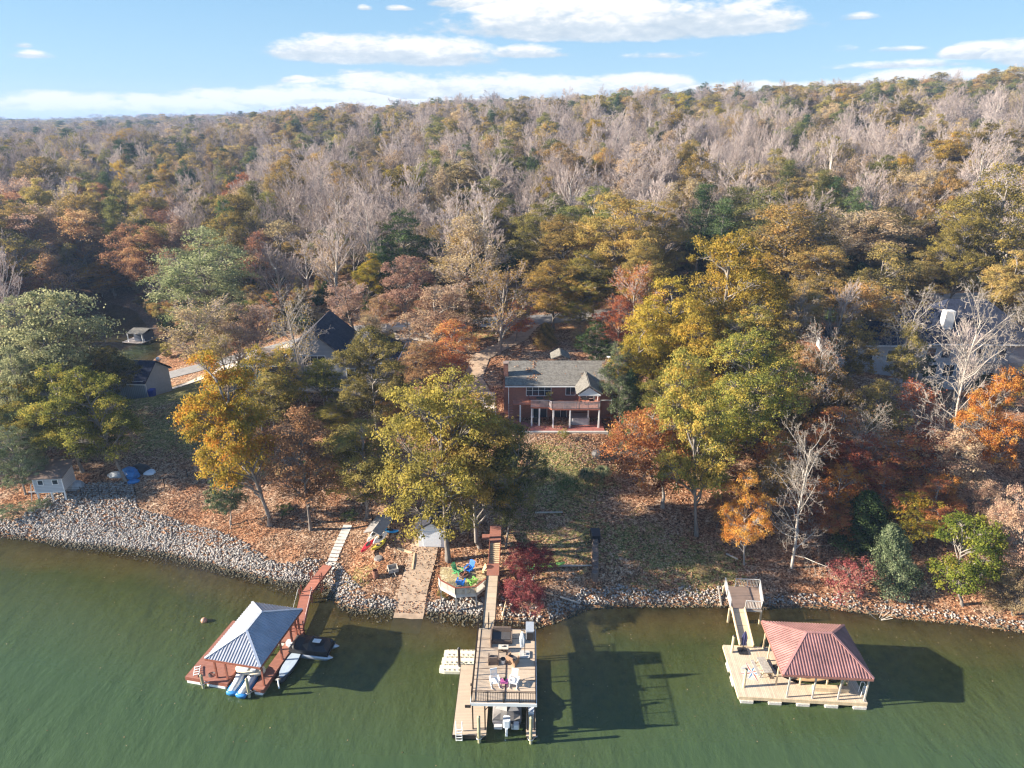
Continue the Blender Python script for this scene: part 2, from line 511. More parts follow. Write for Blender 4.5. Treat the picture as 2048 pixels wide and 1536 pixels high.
# ------------------------------------------------------------------ ground sheet
def build_ground():
    ys = [20.0]
    while ys[-1] < 5150:
        y = ys[-1]
        ys.append(y + (1.6 if y < 42 else .42 if y < 72 else .7 if y < 100 else max(1.0, (y - 100) * .012 + 1.0)))
    ys = np.array(ys)
    us = np.sign(np.linspace(-1, 1, 381)) * np.abs(np.linspace(-1, 1, 381)) ** 1.15 * 1.25
    Y, U = np.meshgrid(ys, us, indexing='ij')
    X = U * (Y + 4)
    Z = Hn(X, Y)
    nr, nc = X.shape
    V = np.stack([X, Y, Z], -1).reshape(-1, 3)
    i, j = np.meshgrid(np.arange(nr - 1), np.arange(nc - 1), indexing='ij')
    a = (i * nc + j).ravel()
    Fq = np.stack([a, a + 1, a + nc + 1, a + nc], 1)
    x, y = V[:, 0], V[:, 1]
    sd = shore_d(x, y)
    # how much lawn shows through the leaf litter
    grass = np.zeros(len(x))

    def blob(cx, cy, rx, ry, k=1.0):
        return k * np.clip(1.4 - np.hypot((x - cx) / rx, (y - cy) / ry), 0, 1)
    for b_ in [(6, 72, 7, 7, .95), (5, 62, 9, 5, .75), (14, 62, 7, 6, .7), (-46, 88, 11, 9, 1.1), (-56, 100, 14, 12, 1.1), (-72, 108, 12, 8, 1.0), (20, 59, 5, 4, .8), (-34, 78, 6, 5, .6), (38, 78, 8, 5, .9), (-30, 112, 30, 4, .9), (70, 122, 40, 7, .9), (10, 112, 12, 4, .5), (-17, 57.5, 3, 2, .6)]:
        grass = np.maximum(grass, blob(*b_))
    grass = np.where(y > 150, 0.12, grass * .84)
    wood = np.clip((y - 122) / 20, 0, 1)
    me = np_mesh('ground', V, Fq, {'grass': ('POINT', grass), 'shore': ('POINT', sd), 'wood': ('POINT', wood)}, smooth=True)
    m = bpy.data.materials.new('leafy_ground'); m.use_nodes = True
    t = NT(m.node_tree); bs = t.n['Principled BSDF']; bs.inputs['Roughness'].default_value = 1; bs.inputs['Specular IOR Level'].default_value = .1
    geo = t.new('ShaderNodeNewGeometry').outputs['Position']
    A = lambda n_: t.new('ShaderNodeAttribute', attribute_name=n_).outputs['Fac']
    v1 = t.new('ShaderNodeTexVoronoi', i_Vector=geo); v1.inputs['Scale'].default_value = 7.5
    v2 = t.new('ShaderNodeTexVoronoi', i_Vector=geo); v2.inputs['Scale'].default_value = 3.6
    s1 = t.new('ShaderNodeSeparateColor', i_0=v1.outputs['Color']); s2 = t.new('ShaderNodeSeparateColor', i_0=v2.outputs['Color'])
    rnd = t.m('ADD', t.m('MULTIPLY', s1.outputs[0], .62), t.m('MULTIPLY', s2.outputs[1], .38))
    leaf = t.ramp(rnd, [(.12, (.055, .035, .024)), (.34, (.17, .10, .06)), (.52, (.31, .185, .115)), (.7, (.42, .28, .18)), (.9, (.60, .46, .33))])
    big = t.noise(geo, scale=.22, detail=4, rough=.6)
    leaf2 = t.mix(t.smooth(big.outputs[0], .42, .62), leaf, t.mix(1.0, leaf, (1.0, .76, .62), 'MULTIPLY'))
    grs = t.ramp(rnd, [(.15, (.07, .07, .025)), (.45, (.19, .18, .06)), (.72, (.31, .27, .10)), (.93, (.48, .36, .18))])
    gm = t.m('ADD', A('grass'), t.m('MULTIPLY', t.m('SUBTRACT', big.outputs[0], .5), 1.3))
    gm = t.m('ADD', gm, t.m('MULTIPLY', t.m('SUBTRACT', s2.outputs[0], .5), .5))
    c1 = t.mix(t.smooth(gm, .35, .8), leaf2, grs)
    wd = t.ramp(big.outputs[0], [(.35, (.06, .038, .028)), (.65, (.12, .075, .05))])  # brown wood floor, darkened as well for the shade beneath the trees
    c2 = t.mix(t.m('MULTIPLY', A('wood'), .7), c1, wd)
    # lake bed and wet rim
    nb = t.noise(geo, scale=.9, detail=5, rough=.65)
    bed = t.ramp(nb.outputs[0], [(.3, (.22, .13, .05)), (.5, (.46, .28, .11)), (.7, (.64, .44, .20))])
    sh = A('shore')
    wet = t.smooth(t.m('ADD', sh, t.m('MULTIPLY', t.m('SUBTRACT', nb.outputs[0], .5), 1.2)), -.5, .25)
    c3 = t.mix(wet, bed, c2)
    t.l.new(c3, bs.inputs['Base Color'])
    b = t.new('ShaderNodeBump', i_Height=rnd); b.inputs['Strength'].default_value = .9; b.inputs['Distance'].default_value = .1
    t.l.new(b.outputs[0], bs.inputs['Normal'])
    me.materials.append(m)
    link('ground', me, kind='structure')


build_ground()


def build_water():
    xs = np.concatenate([np.linspace(-900, -80, 30)[:-1], np.linspace(-80, 80, 260), np.linspace(80, 900, 30)[1:]])
    ys = np.concatenate([np.linspace(-700, 20, 20)[:-1], np.linspace(20, 72, 110), np.linspace(72, 200, 60)[1:]])
    X, Y = np.meshgrid(xs, ys)
    d = np.minimum(-shore_d(X, Y), 40)
    cvd = -cove_d(X, Y)
    d = np.where(cvd > -6, np.maximum(d, cvd + 1.5), d)
    nr, nc = X.shape
    V = np.stack([X, Y, np.zeros_like(X)], -1).reshape(-1, 3)
    i, j = np.meshgrid(np.arange(nr - 1), np.arange(nc - 1), indexing='ij')
    a = (i * nc + j).ravel()
    Fq = np.stack([a, a + 1, a + nc + 1, a + nc], 1)
    me = np_mesh('water', V, Fq, {'depth': ('POINT', d.ravel())})
    m = bpy.data.materials.new('lake_water'); m.use_nodes = True
    t = NT(m.node_tree); t.n.clear()
    geo = t.new('ShaderNodeNewGeometry').outputs['Position']
    dp = t.new('ShaderNodeAttribute', attribute_name='depth').outputs['Fac']
    mp = t.new('ShaderNodeMapping', i_0=geo); mp.inputs['Rotation'].default_value = (0, 0, R(28)); mp.inputs['Scale'].default_value = (1.0, .45, 1)
    big = t.noise(geo, scale=.11, detail=3, rough=.55)
    dd = t.m('ADD', dp, t.m('MULTIPLY', t.m('SUBTRACT', big.outputs[0], .5), 6.0))
    murk = t.ramp(t.m('DIVIDE', dd, 24.0), [(0.0, (.34, .22, .08)), (.09, (.22, .17, .055)), (.24, (.088, .110, .034)), (.7, (.060, .100, .042))])
    al = t.m('SUBTRACT', 1.0, t.m('POWER', 2.718, t.m('MULTIPLY', t.m('MAXIMUM', t.m('ADD', dp, t.m('MULTIPLY', t.m('SUBTRACT', big.outputs[0], .5), 2.5)), 0.05), -.11)))
    wv = t.noise(mp.outputs[0], scale=1.9, detail=5, rough=.66)
    wv2 = t.noise(mp.outputs[0], scale=.5, detail=2)
    bp = t.new('ShaderNodeBump', i_Height=t.m('ADD', t.m('MULTIPLY', wv.outputs[0], .5), wv2.outputs[0])); bp.inputs['Distance'].default_value = .26; t.put(bp.inputs['Strength'], t.m('ADD', .40, t.m('MULTIPLY', t.smooth(t.noise(geo, scale=.045, detail=3, rough=.6).outputs[0], .38, .66), .42)))
    df = t.new('ShaderNodeBsdfDiffuse', i_Color=murk, i_Normal=bp.outputs[0])
    tr = t.new('ShaderNodeBsdfTransparent'); tr.inputs[0].default_value = (.95, .90, .70, 1)
    mx = t.new('ShaderNodeMixShader', i_0=al, i_1=tr.outputs[0], i_2=df.outputs[0])
    gl = t.new('ShaderNodeBsdfGlossy', i_Normal=bp.outputs[0]); gl.inputs['Roughness'].default_value = .06
    fr = t.new('ShaderNodeFresnel', i_Normal=bp.outputs[0]); fr.inputs[0].default_value = 1.33
    mx2 = t.new('ShaderNodeMixShader', i_0=fr.outputs[0], i_1=mx.outputs[0], i_2=gl.outputs[0])
    t.new('ShaderNodeOutputMaterial', i_0=mx2.outputs[0])
    me.materials.append(m)
    link('water', me, kind='structure')


build_water()


# ------------------------------------------------------------------ roads and drives: sheets laid over the ground
def ribbon(name, pts, width, m, lift=.05, step=1.2):
    P = [Vector((p[0], p[1], 0)) for p in pts]
    out = []
    for a, b in zip(P[:-1], P[1:]):
        n = max(1, int((b - a).length / step))
        out += [a.lerp(b, k / n) for k in range(n)]
    out.append(P[-1])
    wn = max(2, int(width / .8))
    V, Fq = [], []
    for i, p in enumerate(out):
        d = (out[min(i + 1, len(out) - 1)] - out[max(i - 1, 0)]).normalized(); nrm = Vector((-d.y, d.x, 0))
        for k in range(wn + 1):
            q = p + nrm * width * (k / wn - .5)
            V.append((q.x, q.y, 0))
    V = np.array(V, float)
    V[:, 2] = Hn(V[:, 0], V[:, 1]) + lift
    # level a little across
    for i in range(len(out) - 1):
        for k in range(wn):
            a = i * (wn + 1) + k
            Fq.append((a, a + wn + 1, a + wn + 2, a + 1))
    me = np_mesh(name, V, np.array(Fq), mats=[m])
    return link(name, me, kind='structure')


ASPH = mat('worn_asphalt', (.20, .19, .185), rough=.9, var=.2, scale=1.2)
CONC = mat('pale_concrete', (.48, .42, .35), rough=.9, var=.3, scale=.9)
RAMPM = mat('leafy_ramp_concrete', (.40, .29, .20), rough=.95, var=.25, scale=1.3)
ribbon('road', [(-110, 128), (-70, 120), (-40, 116.5), (-20, 116.5), (0, 117.5), (25, 121), (55, 127), (95, 131), (150, 133)], 4.6, ASPH, .12)
ribbon('driveway', [(-18, 116), (-16, 108), (-19, 102), (-26, 100)], 6, CONC, .12)
ribbon('house_driveway', [(4, 117.5), (1, 110), (-5, 103), (-6, 96), (-4, 90)], 3.0, RAMPM, .10)
ribbon('garage_driveway', [(-40, 116.5), (-52, 113), (-60, 106), (-66, 103)], 3.4, CONC, .12)
ribbon('boat_ramp', [(-9.2, 64.5), (-9.4, 60), (-9.9, 56), (-10.2, 51.5)], 2.9, RAMPM, .14, .5)
ribbon('house_path', [(-3.6, 92), (-3.3, 86), (-2.6, 80)], 2.2, CONC, .16)
# ------------------------------------------------------------------ tree prototypes (numpy)
def segs_mesh(S, sides=4):
    """S: list of (p0, p1, r0, r1) -> verts, quads"""
    P0 = np.array([s[0] for s in S], float); P1 = np.array([s[1] for s in S], float)
    R0 = np.array([s[2] for s in S], float); R1 = np.array([s[3] for s in S], float)
    d = P1 - P0; d /= np.maximum(np.linalg.norm(d, axis=1, keepdims=True), 1e-6)
    up = np.where(np.abs(d[:, 2:3]) > .9, np.array([[1., 0, 0]]), np.array([[0, 0, 1.]]))
    a = np.cross(d, up); a /= np.linalg.norm(a, axis=1, keepdims=True); b = np.cross(d, a)
    V = []
    for P, Rr in ((P0, R0), (P1, R1)):
        for k in range(sides):
            th = 2 * math.pi * k / sides
            V.append(P + (a * math.cos(th) + b * math.sin(th)) * Rr[:, None])
    V = np.stack(V, 1)                       # n, 2*sides, 3
    n = len(S); base = np.arange(n)[:, None] * 2 * sides
    Fq = np.concatenate([base + np.array([[k, sides + k, sides + (k + 1) % sides, (k + 1) % sides]]) for k in range(sides)], 0)
    return V.reshape(-1, 3), Fq


def leaves_mesh(cen, nrm, size, rng, asp=1.0):
    """rhombic leaf sprays"""
    n = len(cen)
    t = rng.normal(size=(n, 3)); t -= nrm * (t * nrm).sum(1, keepdims=True); t /= np.maximum(np.linalg.norm(t, axis=1, keepdims=True), 1e-6)
    b = np.cross(nrm, t)
    s = (size * rng.uniform(.6, 1.25, n))[:, None]
    V = np.stack([cen - t * s * .5, cen + b * s * .38 * asp + nrm * s * .1, cen + t * s * .5, cen - b * s * .38 * asp + nrm * s * .1], 1)
    Fq = np.arange(n * 4).reshape(n, 4)
    return V.reshape(-1, 3), Fq


def unit(v): return v / np.maximum(np.linalg.norm(v, axis=-1, keepdims=True), 1e-6)


def curve(p0, p1, sag, rng, n=3, r0=.1, r1=.03, out=None, wob=.06):
    p0 = np.array(p0, float); p1 = np.array(p1, float); L = np.linalg.norm(p1 - p0)
    pts = [p0]
    for k in range(1, n):
        t = k / n
        q = p0 * (1 - t) + p1 * t; q[2] += sag * L * math.sin(math.pi * t) * (1)
        q += rng.normal(size=3) * L * wob
        pts.append(q)
    pts.append(p1)
    for k in range(n):
        out.append((pts[k], pts[k + 1], r0 + (r1 - r0) * k / n, r0 + (r1 - r0) * (k + 1) / n))
    return pts


def broadleaf(seed, H=18., Rr=6., cb=.28, nl=11, ncl=190, lpc=95, ls=.27, lobe=.42, csz=.85, keep=1., droop=0., fork=True, fine=False, top=.62):
    """returns trunk segments and leaves; crown made of uneven lobes of leaf sprays with gaps"""
    rng = np.random.default_rng(seed)
    zc = H * (cb + 1) / 2; hz = H * (1 - cb) / 2
    T = []
    lob = []
    for k in range(nl):
        for _ in range(30):
            th = rng.uniform(0, 6.283); z = rng.uniform(-.8, .85); rr = math.sqrt(max(0, 1 - z * z)) * rng.uniform(.35, .74)
            c = np.array([math.cos(th) * rr * Rr, math.sin(th) * rr * Rr, zc + z * hz * .74])
            if all(np.linalg.norm((c - o[0]) / np.array([1, 1, 1.2])) > Rr * lobe * .75 for o in lob): break
        lob.append((c, Rr * lobe * rng.uniform(.72, 1.2)))
    lob.append((np.array([rng.normal() * .5, rng.normal() * .5, H - Rr * lobe * .8]), Rr * lobe * .85))
    # trunk
    th_ = H * (cb + .30)
    lean = rng.normal(size=2) * .35
    tp = [np.array([0, 0, -.4]), np.array([lean[0] * .3, lean[1] * .3, H * cb * .5]), np.array([lean[0], lean[1], H * cb]), np.array([lean[0] * 1.3, lean[1] * 1.3, th_]), np.array([lean[0], lean[1], H * .86])]
    rad = [r_ * (H / 18) ** .9 for r_ in (.36, .25, .20, .14, .05)]
    T.append((tp[0], tp[0] * .2 + tp[1] * .8 * np.array([1, 1, .25]) if False else tp[1], rad[0], rad[1]))
    for k in range(1, 4): T.append((tp[k], tp[k + 1], rad[k], rad[k + 1]))

    def on_trunk(z):
        zs = [p[2] for p in tp]; z = min(max(z, H * cb * .8), zs[-1] * .97)
        return np.array([np.interp(z, zs, [p[i] for p in tp]) for i in range(2)] + [z])
    cl = []
    for c, r in lob:
        s = on_trunk(c[2] - np.hypot(c[0], c[1]) * .8)
        pts = curve(s, c, .06, rng, 4, .13 * H / 18, .05 * H / 18, T, .05)
        m = max(5, int(ncl / (nl + 1) * (r / (Rr * lobe)) ** 2))
        dv = unit(rng.normal(size=(m, 3))); dv[:, 2] = np.where(dv[:, 2] < -.3, -dv[:, 2] * .7, dv[:, 2]); dv = unit(dv)
        rad_ = r * rng.uniform(.62, 1.08, m) ** .8
        q = c + dv * rad_[:, None] * np.array([1, 1, .85])
        for p in q:
            ins = sum(np.linalg.norm(p - o[0]) < o[1] * .7 for o in lob if o[0] is not c)
            if ins and rng.random() < .55: continue
            if rng.random() > keep: continue
            cl.append((p, c, r))
            j = pts[2 + rng.integers(0, 3)]
            curve(j, p, .03, rng, 2, .04 * H / 18, .013 * H / 18, T, .07)
    LC, LN, TI = [], [], []
    for p, c, r in cl:
        n = int(lpc * rng.uniform(.55, 1.35)); sz = csz * rng.uniform(.7, 1.25)
        off = rng.normal(size=(n, 3)) * np.array([sz, sz, sz * .62]) * .55
        off[:, 2] -= droop * np.hypot(off[:, 0], off[:, 1])
        q = p + off
        out = unit(q - c + np.array([0, 0, .5]))
        nn = unit(out * 1.0 + unit(off) * .6 + rng.normal(size=(n, 3)) * .85)
        LC.append(q); LN.append(nn)
        ct = rng.random(); TI.append(np.clip(.62 * ct + .38 * rng.random(n) , 0, 1))
    LC = np.concatenate(LC); LN = np.concatenate(LN); TI = np.concatenate(TI)
    return T, leaves_mesh(LC, LN, ls, rng), TI


def bare(seed, H=19., kids=(15, 7, 5, 4), spread=.55, vase=True, start=.16, crooked=.10, twig=.026, leafn=0, ls=.22, r0=.27, lenf=.5):
    rng = np.random.default_rng(seed)
    T, W, tips = [], [], []

    def grow(p, d, L, r, lev):
        n = 4 if lev == 0 else 3 if lev == 1 else 2
        pts = [p]; dd = d.copy()
        for k in range(n):
            dd = unit(dd + rng.normal(size=3) * crooked * (0.5 if lev == 0 else 1.3) + np.array([0, 0, (.16 if vase else .05) if lev > 0 else .1]))
            pts.append(pts[-1] + dd * L / n)
        rt = max(r * (.3 if lev else .35), twig * .5)
        for k in range(n):
            a = r + (rt - r) * k / n; b = r + (rt - r) * (k + 1) / n
            (T if lev <= 1 else W).append((pts[k], pts[k + 1], a, b))
        if lev >= len(kids):
            tips.append(pts[-1]); tips.append(pts[-2]); return
        m = kids[lev]
        for k in range(m):
            t = (start if lev == 0 else .25) + (1 - (start if lev == 0 else .25)) * (k + rng.random() * .8) / m
            t = min(t, .98); i = min(int(t * n), n - 1); q = pts[i] * (1 - (t * n - i)) + pts[i + 1] * (t * n - i)
            dl = unit(pts[i + 1] - pts[i]); th = rng.uniform(0, 6.283)
            side = unit(np.cross(dl, unit(rng.normal(size=3))))
            ang = spread * (1.25 - .55 * t) * rng.uniform(.75, 1.25)
            nd = unit(dl * math.cos(ang) + side * math.sin(ang))
            LL = L * lenf * (1.02 - .30 * t) * rng.uniform(.8, 1.2) if lev == 0 else L * .52 * (1.1 - .5 * t) * rng.uniform(.7, 1.2)
            rr = max(min(r * (1 - .6 * t) * .52, .15 if lev == 0 and vase else .06 if lev == 0 else 9), twig)
            grow(q, nd, LL, rr, lev + 1)
    grow(np.array([0., 0, -.4]), np.array([0, 0, 1.]), H * .80, r0, 0)
    tips = np.array(tips)
    zs = H / max(tips[:, 2].max(), 1)
    f = np.array([1, 1, zs])
    T = [(a * f, b * f, c, d) for a, b, c, d in T]; W = [(a * f, b * f, c, d) for a, b, c, d in W]
    lv = None; TI = None
    if leafn:
        k = rng.integers(0, len(tips), leafn // 6)
        q = np.repeat(tips[k] * f, 6, 0) + rng.normal(size=(len(k) * 6, 3)) * .32
        lv = leaves_mesh(q, unit(rng.normal(size=q.shape) + np.array([0, 0, .6])), ls, rng)
        TI = np.clip(np.repeat(rng.random(len(k)), 6) * .6 + rng.random(len(q)) * .4, 0, 1)
    return T, W, lv, TI


def pine(seed, H=22., Rr=4.6, cb=.35, whorls=13, cone=.75, dens=1.0):
    rng = np.random.default_rng(seed)
    T = [(np.array([0, 0, -.4]), np.array([.1, 0, H * .5]), .30, .2), (np.array([.1, 0, H * .5]), np.array([0, .1, H * .98]), .2, .05)]
    LC, LN, TI = [], [], []
    for w_ in range(whorls):
        t = w_ / (whorls - 1); z = H * (cb + (1 - cb) * t * .97)
        rad = Rr * (1 - cone * t ** 1.4) * rng.uniform(.75, 1.1)
        for k in range(rng.integers(4, 7)):
            th = rng.uniform(0, 6.283); L = rad * rng.uniform(.6, 1.1)
            e = np.array([math.cos(th) * L, math.sin(th) * L, z + L * rng.uniform(.0, .35)])
            pts = curve((0, 0, z - .3), e, .04, rng, 3, .06, .02, T, .04)
            for s in np.linspace(.4, 1, max(2, int(L * 1.1))):
                c = np.array([0, 0, z]) * (1 - s) + e * s + rng.normal(size=3) * .35
                n = int(85 * dens)
                off = rng.normal(size=(n, 3)) * np.array([.62, .62, .30])
                LC.append(c + off); LN.append(unit(off * np.array([.5, .5, 1]) + np.array([0, 0, .5]) + rng.normal(size=(n, 3)) * .6))
                TI.append(np.clip(rng.random() * .6 + .4 * rng.random(n), 0, 1))
    return T, leaves_mesh(np.concatenate(LC), np.concatenate(LN), .30, rng, .6), np.concatenate(TI)


def conifer(seed, H=8., Rr=2.6, n=15000, ls=.16, power=.8):
    rng = np.random.default_rng(seed)
    T = [(np.array([0, 0, -.3]), np.array([0, 0, H * .9]), .14, .03)]
    t = rng.random(n) ** 1.25; th = rng.uniform(0, 6.283, n)
    lob = 1 + .22 * np.sin(th * 3 + t * 9 + seed) + .13 * np.sin(th * 7 - t * 21)
    r = Rr * (1 - t) ** power * lob * np.sqrt(rng.uniform(.35, 1.0, n)) + .05
    q = np.stack([np.cos(th) * r, np.sin(th) * r, .04 * H + t * H * .96], 1) + rng.normal(size=(n, 3)) * .12
    nn = unit(np.stack([np.cos(th), np.sin(th), np.full(n, .5)], 1) + rng.normal(size=(n, 3)) * .6)
    for k in range(26):
        tt = rng.random() * .8; a = rng.uniform(0, 6.283); L = Rr * (1 - tt) ** power * .8
        T.append((np.array([0, 0, H * tt]), np.array([math.cos(a) * L, math.sin(a) * L, H * tt + L * .4]), .035, .012))
    ti = np.clip(.5 + .35 * np.sin(th * 5 + t * 17) + rng.normal(size=n) * .2, 0, 1)
    return T, leaves_mesh(q, nn, ls, rng), ti


# bark and twig materials -------------------------------------------------------
def bark_mat(name, lo, hi, sc_=6):
    m = bpy.data.materials.new(name); m.use_nodes = True
    t = NT(m.node_tree); bs = t.n['Principled BSDF']; bs.inputs['Roughness'].default_value = .95; bs.inputs['Specular IOR Level'].default_value = .15
    tcn = t.new('ShaderNodeTexCoord'); mp = t.new('ShaderNodeMapping', i_0=tcn.outputs['Object']); mp.inputs['Scale'].default_value = (1, 1, .25)
    n = t.noise(mp.outputs[0], scale=sc_, detail=4, rough=.7)
    oi = t.new('ShaderNodeObjectInfo')
    v = t.m('ADD', n.outputs[0], t.m('MULTIPLY', t.m('SUBTRACT', oi.outputs['Random'], .5), .35))
    t.l.new(t.ramp(v, [(.3, lo), (.7, hi)]), bs.inputs['Base Color'])
    return m


BARK = bark_mat('grey_bark', (.13, .11, .095), (.34, .30, .26))
BARKW = bark_mat('pale_bark', (.24, .21, .18), (.52, .47, .41))
TWIG = bark_mat('twigs', (.27, .215, .19), (.52, .43, .385), 1.5)
TWIGW = bark_mat('pale_twigs', (.28, .24, .20), (.50, .43, .37), 1.5)


def leaf_mat(name, stops, trans=.5, hv=.03, vv=.28):
    m = bpy.data.materials.new(name); m.use_nodes = True
    t = NT(m.node_tree); t.n.clear()
    a = t.new('ShaderNodeAttribute', attribute_name='tint').outputs['Fac']
    oi = t.new('ShaderNodeObjectInfo').outputs['Random']
    n = len(stops)
    tcn = t.new('ShaderNodeTexCoord'); pn = t.noise(tcn.outputs['Object'], scale=.22, detail=2)
    sh = t.m('ADD', a, t.m('ADD', t.m('MULTIPLY', t.m('SUBTRACT', oi, .5), .34), t.m('MULTIPLY', t.m('SUBTRACT', pn.outputs[0], .5), 1.1)))
    col = t.ramp(sh, [(i / (n - 1) * .8 + .1, s) for i, s in enumerate(stops)])
    hs = t.new('ShaderNodeHueSaturation', i_Color=col)
    wn = t.new('ShaderNodeTexWhiteNoise', noise_dimensions='1D'); t.put(wn.inputs['W'], t.m('MULTIPLY', oi, 91.7))
    t.put(hs.inputs['Hue'], t.m('ADD', .5 - hv / 2, t.m('MULTIPLY', wn.outputs[0], hv)))
    hs.inputs['Saturation'].default_value = 1.03
    t.put(hs.inputs['Value'], t.m('ADD', 1 - vv / 2, t.m('MULTIPLY', oi, vv)))
    df = t.new('ShaderNodeBsdfDiffuse', i_Color=hs.outputs[0])
    tl = t.new('ShaderNodeBsdfTranslucent', i_Color=hs.outputs[0])
    mx = t.new('ShaderNodeMixShader', i_0=trans, i_1=df.outputs[0], i_2=tl.outputs[0])
    t.new('ShaderNodeOutputMaterial', i_0=mx.outputs[0])
    return m


PAL = {
    'yellowgreen': leaf_mat('leaves_yellowgreen', [(.12, .10, .035), (.23, .185, .06), (.36, .28, .085), (.46, .33, .09)]),
    'olive': leaf_mat('leaves_olive', [(0.109, 0.097, 0.042), (0.242, 0.200, 0.071), (0.408, 0.322, 0.115), (0.535, 0.388, 0.144)]),
    'gold': leaf_mat('leaves_gold', [(0.159, 0.128, 0.031), (0.318, 0.252, 0.057), (0.487, 0.364, 0.077), (0.571, 0.366, 0.084)]),
    'goldbrown': leaf_mat('leaves_goldbrown', [(.17, .13, .055), (.32, .235, .085), (.47, .33, .115), (.52, .32, .12)]),
    'green': leaf_mat('leaves_green', [(0.065, 0.075, 0.034), (0.141, 0.155, 0.061), (0.258, 0.258, 0.095), (0.363, 0.313, 0.105)]),
    'greengold': leaf_mat('leaves_greengold', [(0.097, 0.102, 0.032), (0.204, 0.204, 0.060), (0.362, 0.323, 0.085), (0.528, 0.360, 0.097)]),
    'orange': leaf_mat('leaves_orange', [(0.265, 0.107, 0.038), (0.469, 0.202, 0.059), (0.612, 0.306, 0.079), (0.594, 0.377, 0.100)]),
    'orangegold': leaf_mat('leaves_orangegold', [(.19, .17, .045), (.36, .30, .06), (.52, .37, .07), (.56, .27, .06)]),
    'rust': leaf_mat('leaves_rust', [(.22, .125, .08), (.40, .21, .12), (.54, .30, .17), (.56, .38, .20)]),
    'redrust': leaf_mat('leaves_redrust', [(.26, .10, .065), (.45, .165, .085), (.60, .26, .11), (.56, .36, .13)]),
    'pinktan': leaf_mat('leaves_pinktan', [(0.271, 0.151, 0.113), (0.430, 0.266, 0.190), (0.567, 0.381, 0.272), (0.590, 0.437, 0.284)]),
    'red': leaf_mat('leaves_red', [(.15, .045, .05), (.29, .08, .08), (.40, .14, .125), (.42, .22, .17)]),
    'tan': leaf_mat('leaves_tan', [(0.236, 0.168, 0.094), (0.402, 0.299, 0.168), (0.544, 0.407, 0.236), (0.592, 0.467, 0.273)]),
    'dark': leaf_mat('leaves_dark', [(.02, .035, .016), (.042, .07, .026), (.08, .12, .042), (.12, .165, .06)], .15),
    'pine': leaf_mat('leaves_pine', [(.028, .045, .022), (.06, .09, .038), (.10, .14, .055), (.14, .18, .075)], .15),
    'cedar': leaf_mat('leaves_cedar', [(0.054, 0.072, 0.038), (0.114, 0.144, 0.074), (0.192, 0.228, 0.120), (0.276, 0.300, 0.168)], .15),
    'sage': leaf_mat('leaves_sage', [(0.137, 0.148, 0.083), (0.240, 0.251, 0.136), (0.354, 0.354, 0.190), (0.433, 0.411, 0.214)]),
    'lime': leaf_mat('leaves_lime', [(.13, .17, .035), (.25, .29, .055), (.40, .38, .07), (.54, .38, .08)]),
    'palegreen': leaf_mat('leaves_palegreen', [(.20, .23, .11), (.32, .35, .17), (.44, .46, .24), (.54, .53, .30)]),
}


class Proto:
    def __init__(s, name, T, lv, TI, H, Rr, W=None, bark=BARK, twig=None, tsides=5):
        s.H, s.R = H, Rr
        tv, tf = segs_mesh(T, tsides)
        s.trunk = np_mesh(name + '_trunk', tv, tf, mats=[bark])
        parts = []
        if W: wv, wf = segs_mesh(W, 3); parts.append((wv, wf, np.zeros(len(wf)), 1))
        if lv is not None: parts.append((lv[0], lv[1], TI, 0))
        s.crown = s.join(name + '_crown', parts, [PAL['olive'], twig or TWIG]) if parts else None
        parts2 = parts + [(tv, tf, np.zeros(len(tf)), 2)]
        s.whole = s.join(name + '_whole', parts2, [PAL['olive'], twig or TWIG, bark])

    @staticmethod
    def join(name, parts, mats):
        V, Fq, T_, M = [], [], [], []; o = 0
        for v, f, t, m in parts:
            V.append(v); Fq.append(f + o); T_.append(t); M.append(np.full(len(f), m)); o += len(v)
        return np_mesh(name, np.concatenate(V), np.concatenate(Fq), {'tint': ('FACE', np.concatenate(T_))}, mats=mats, midx=np.concatenate(M))


PR = {}


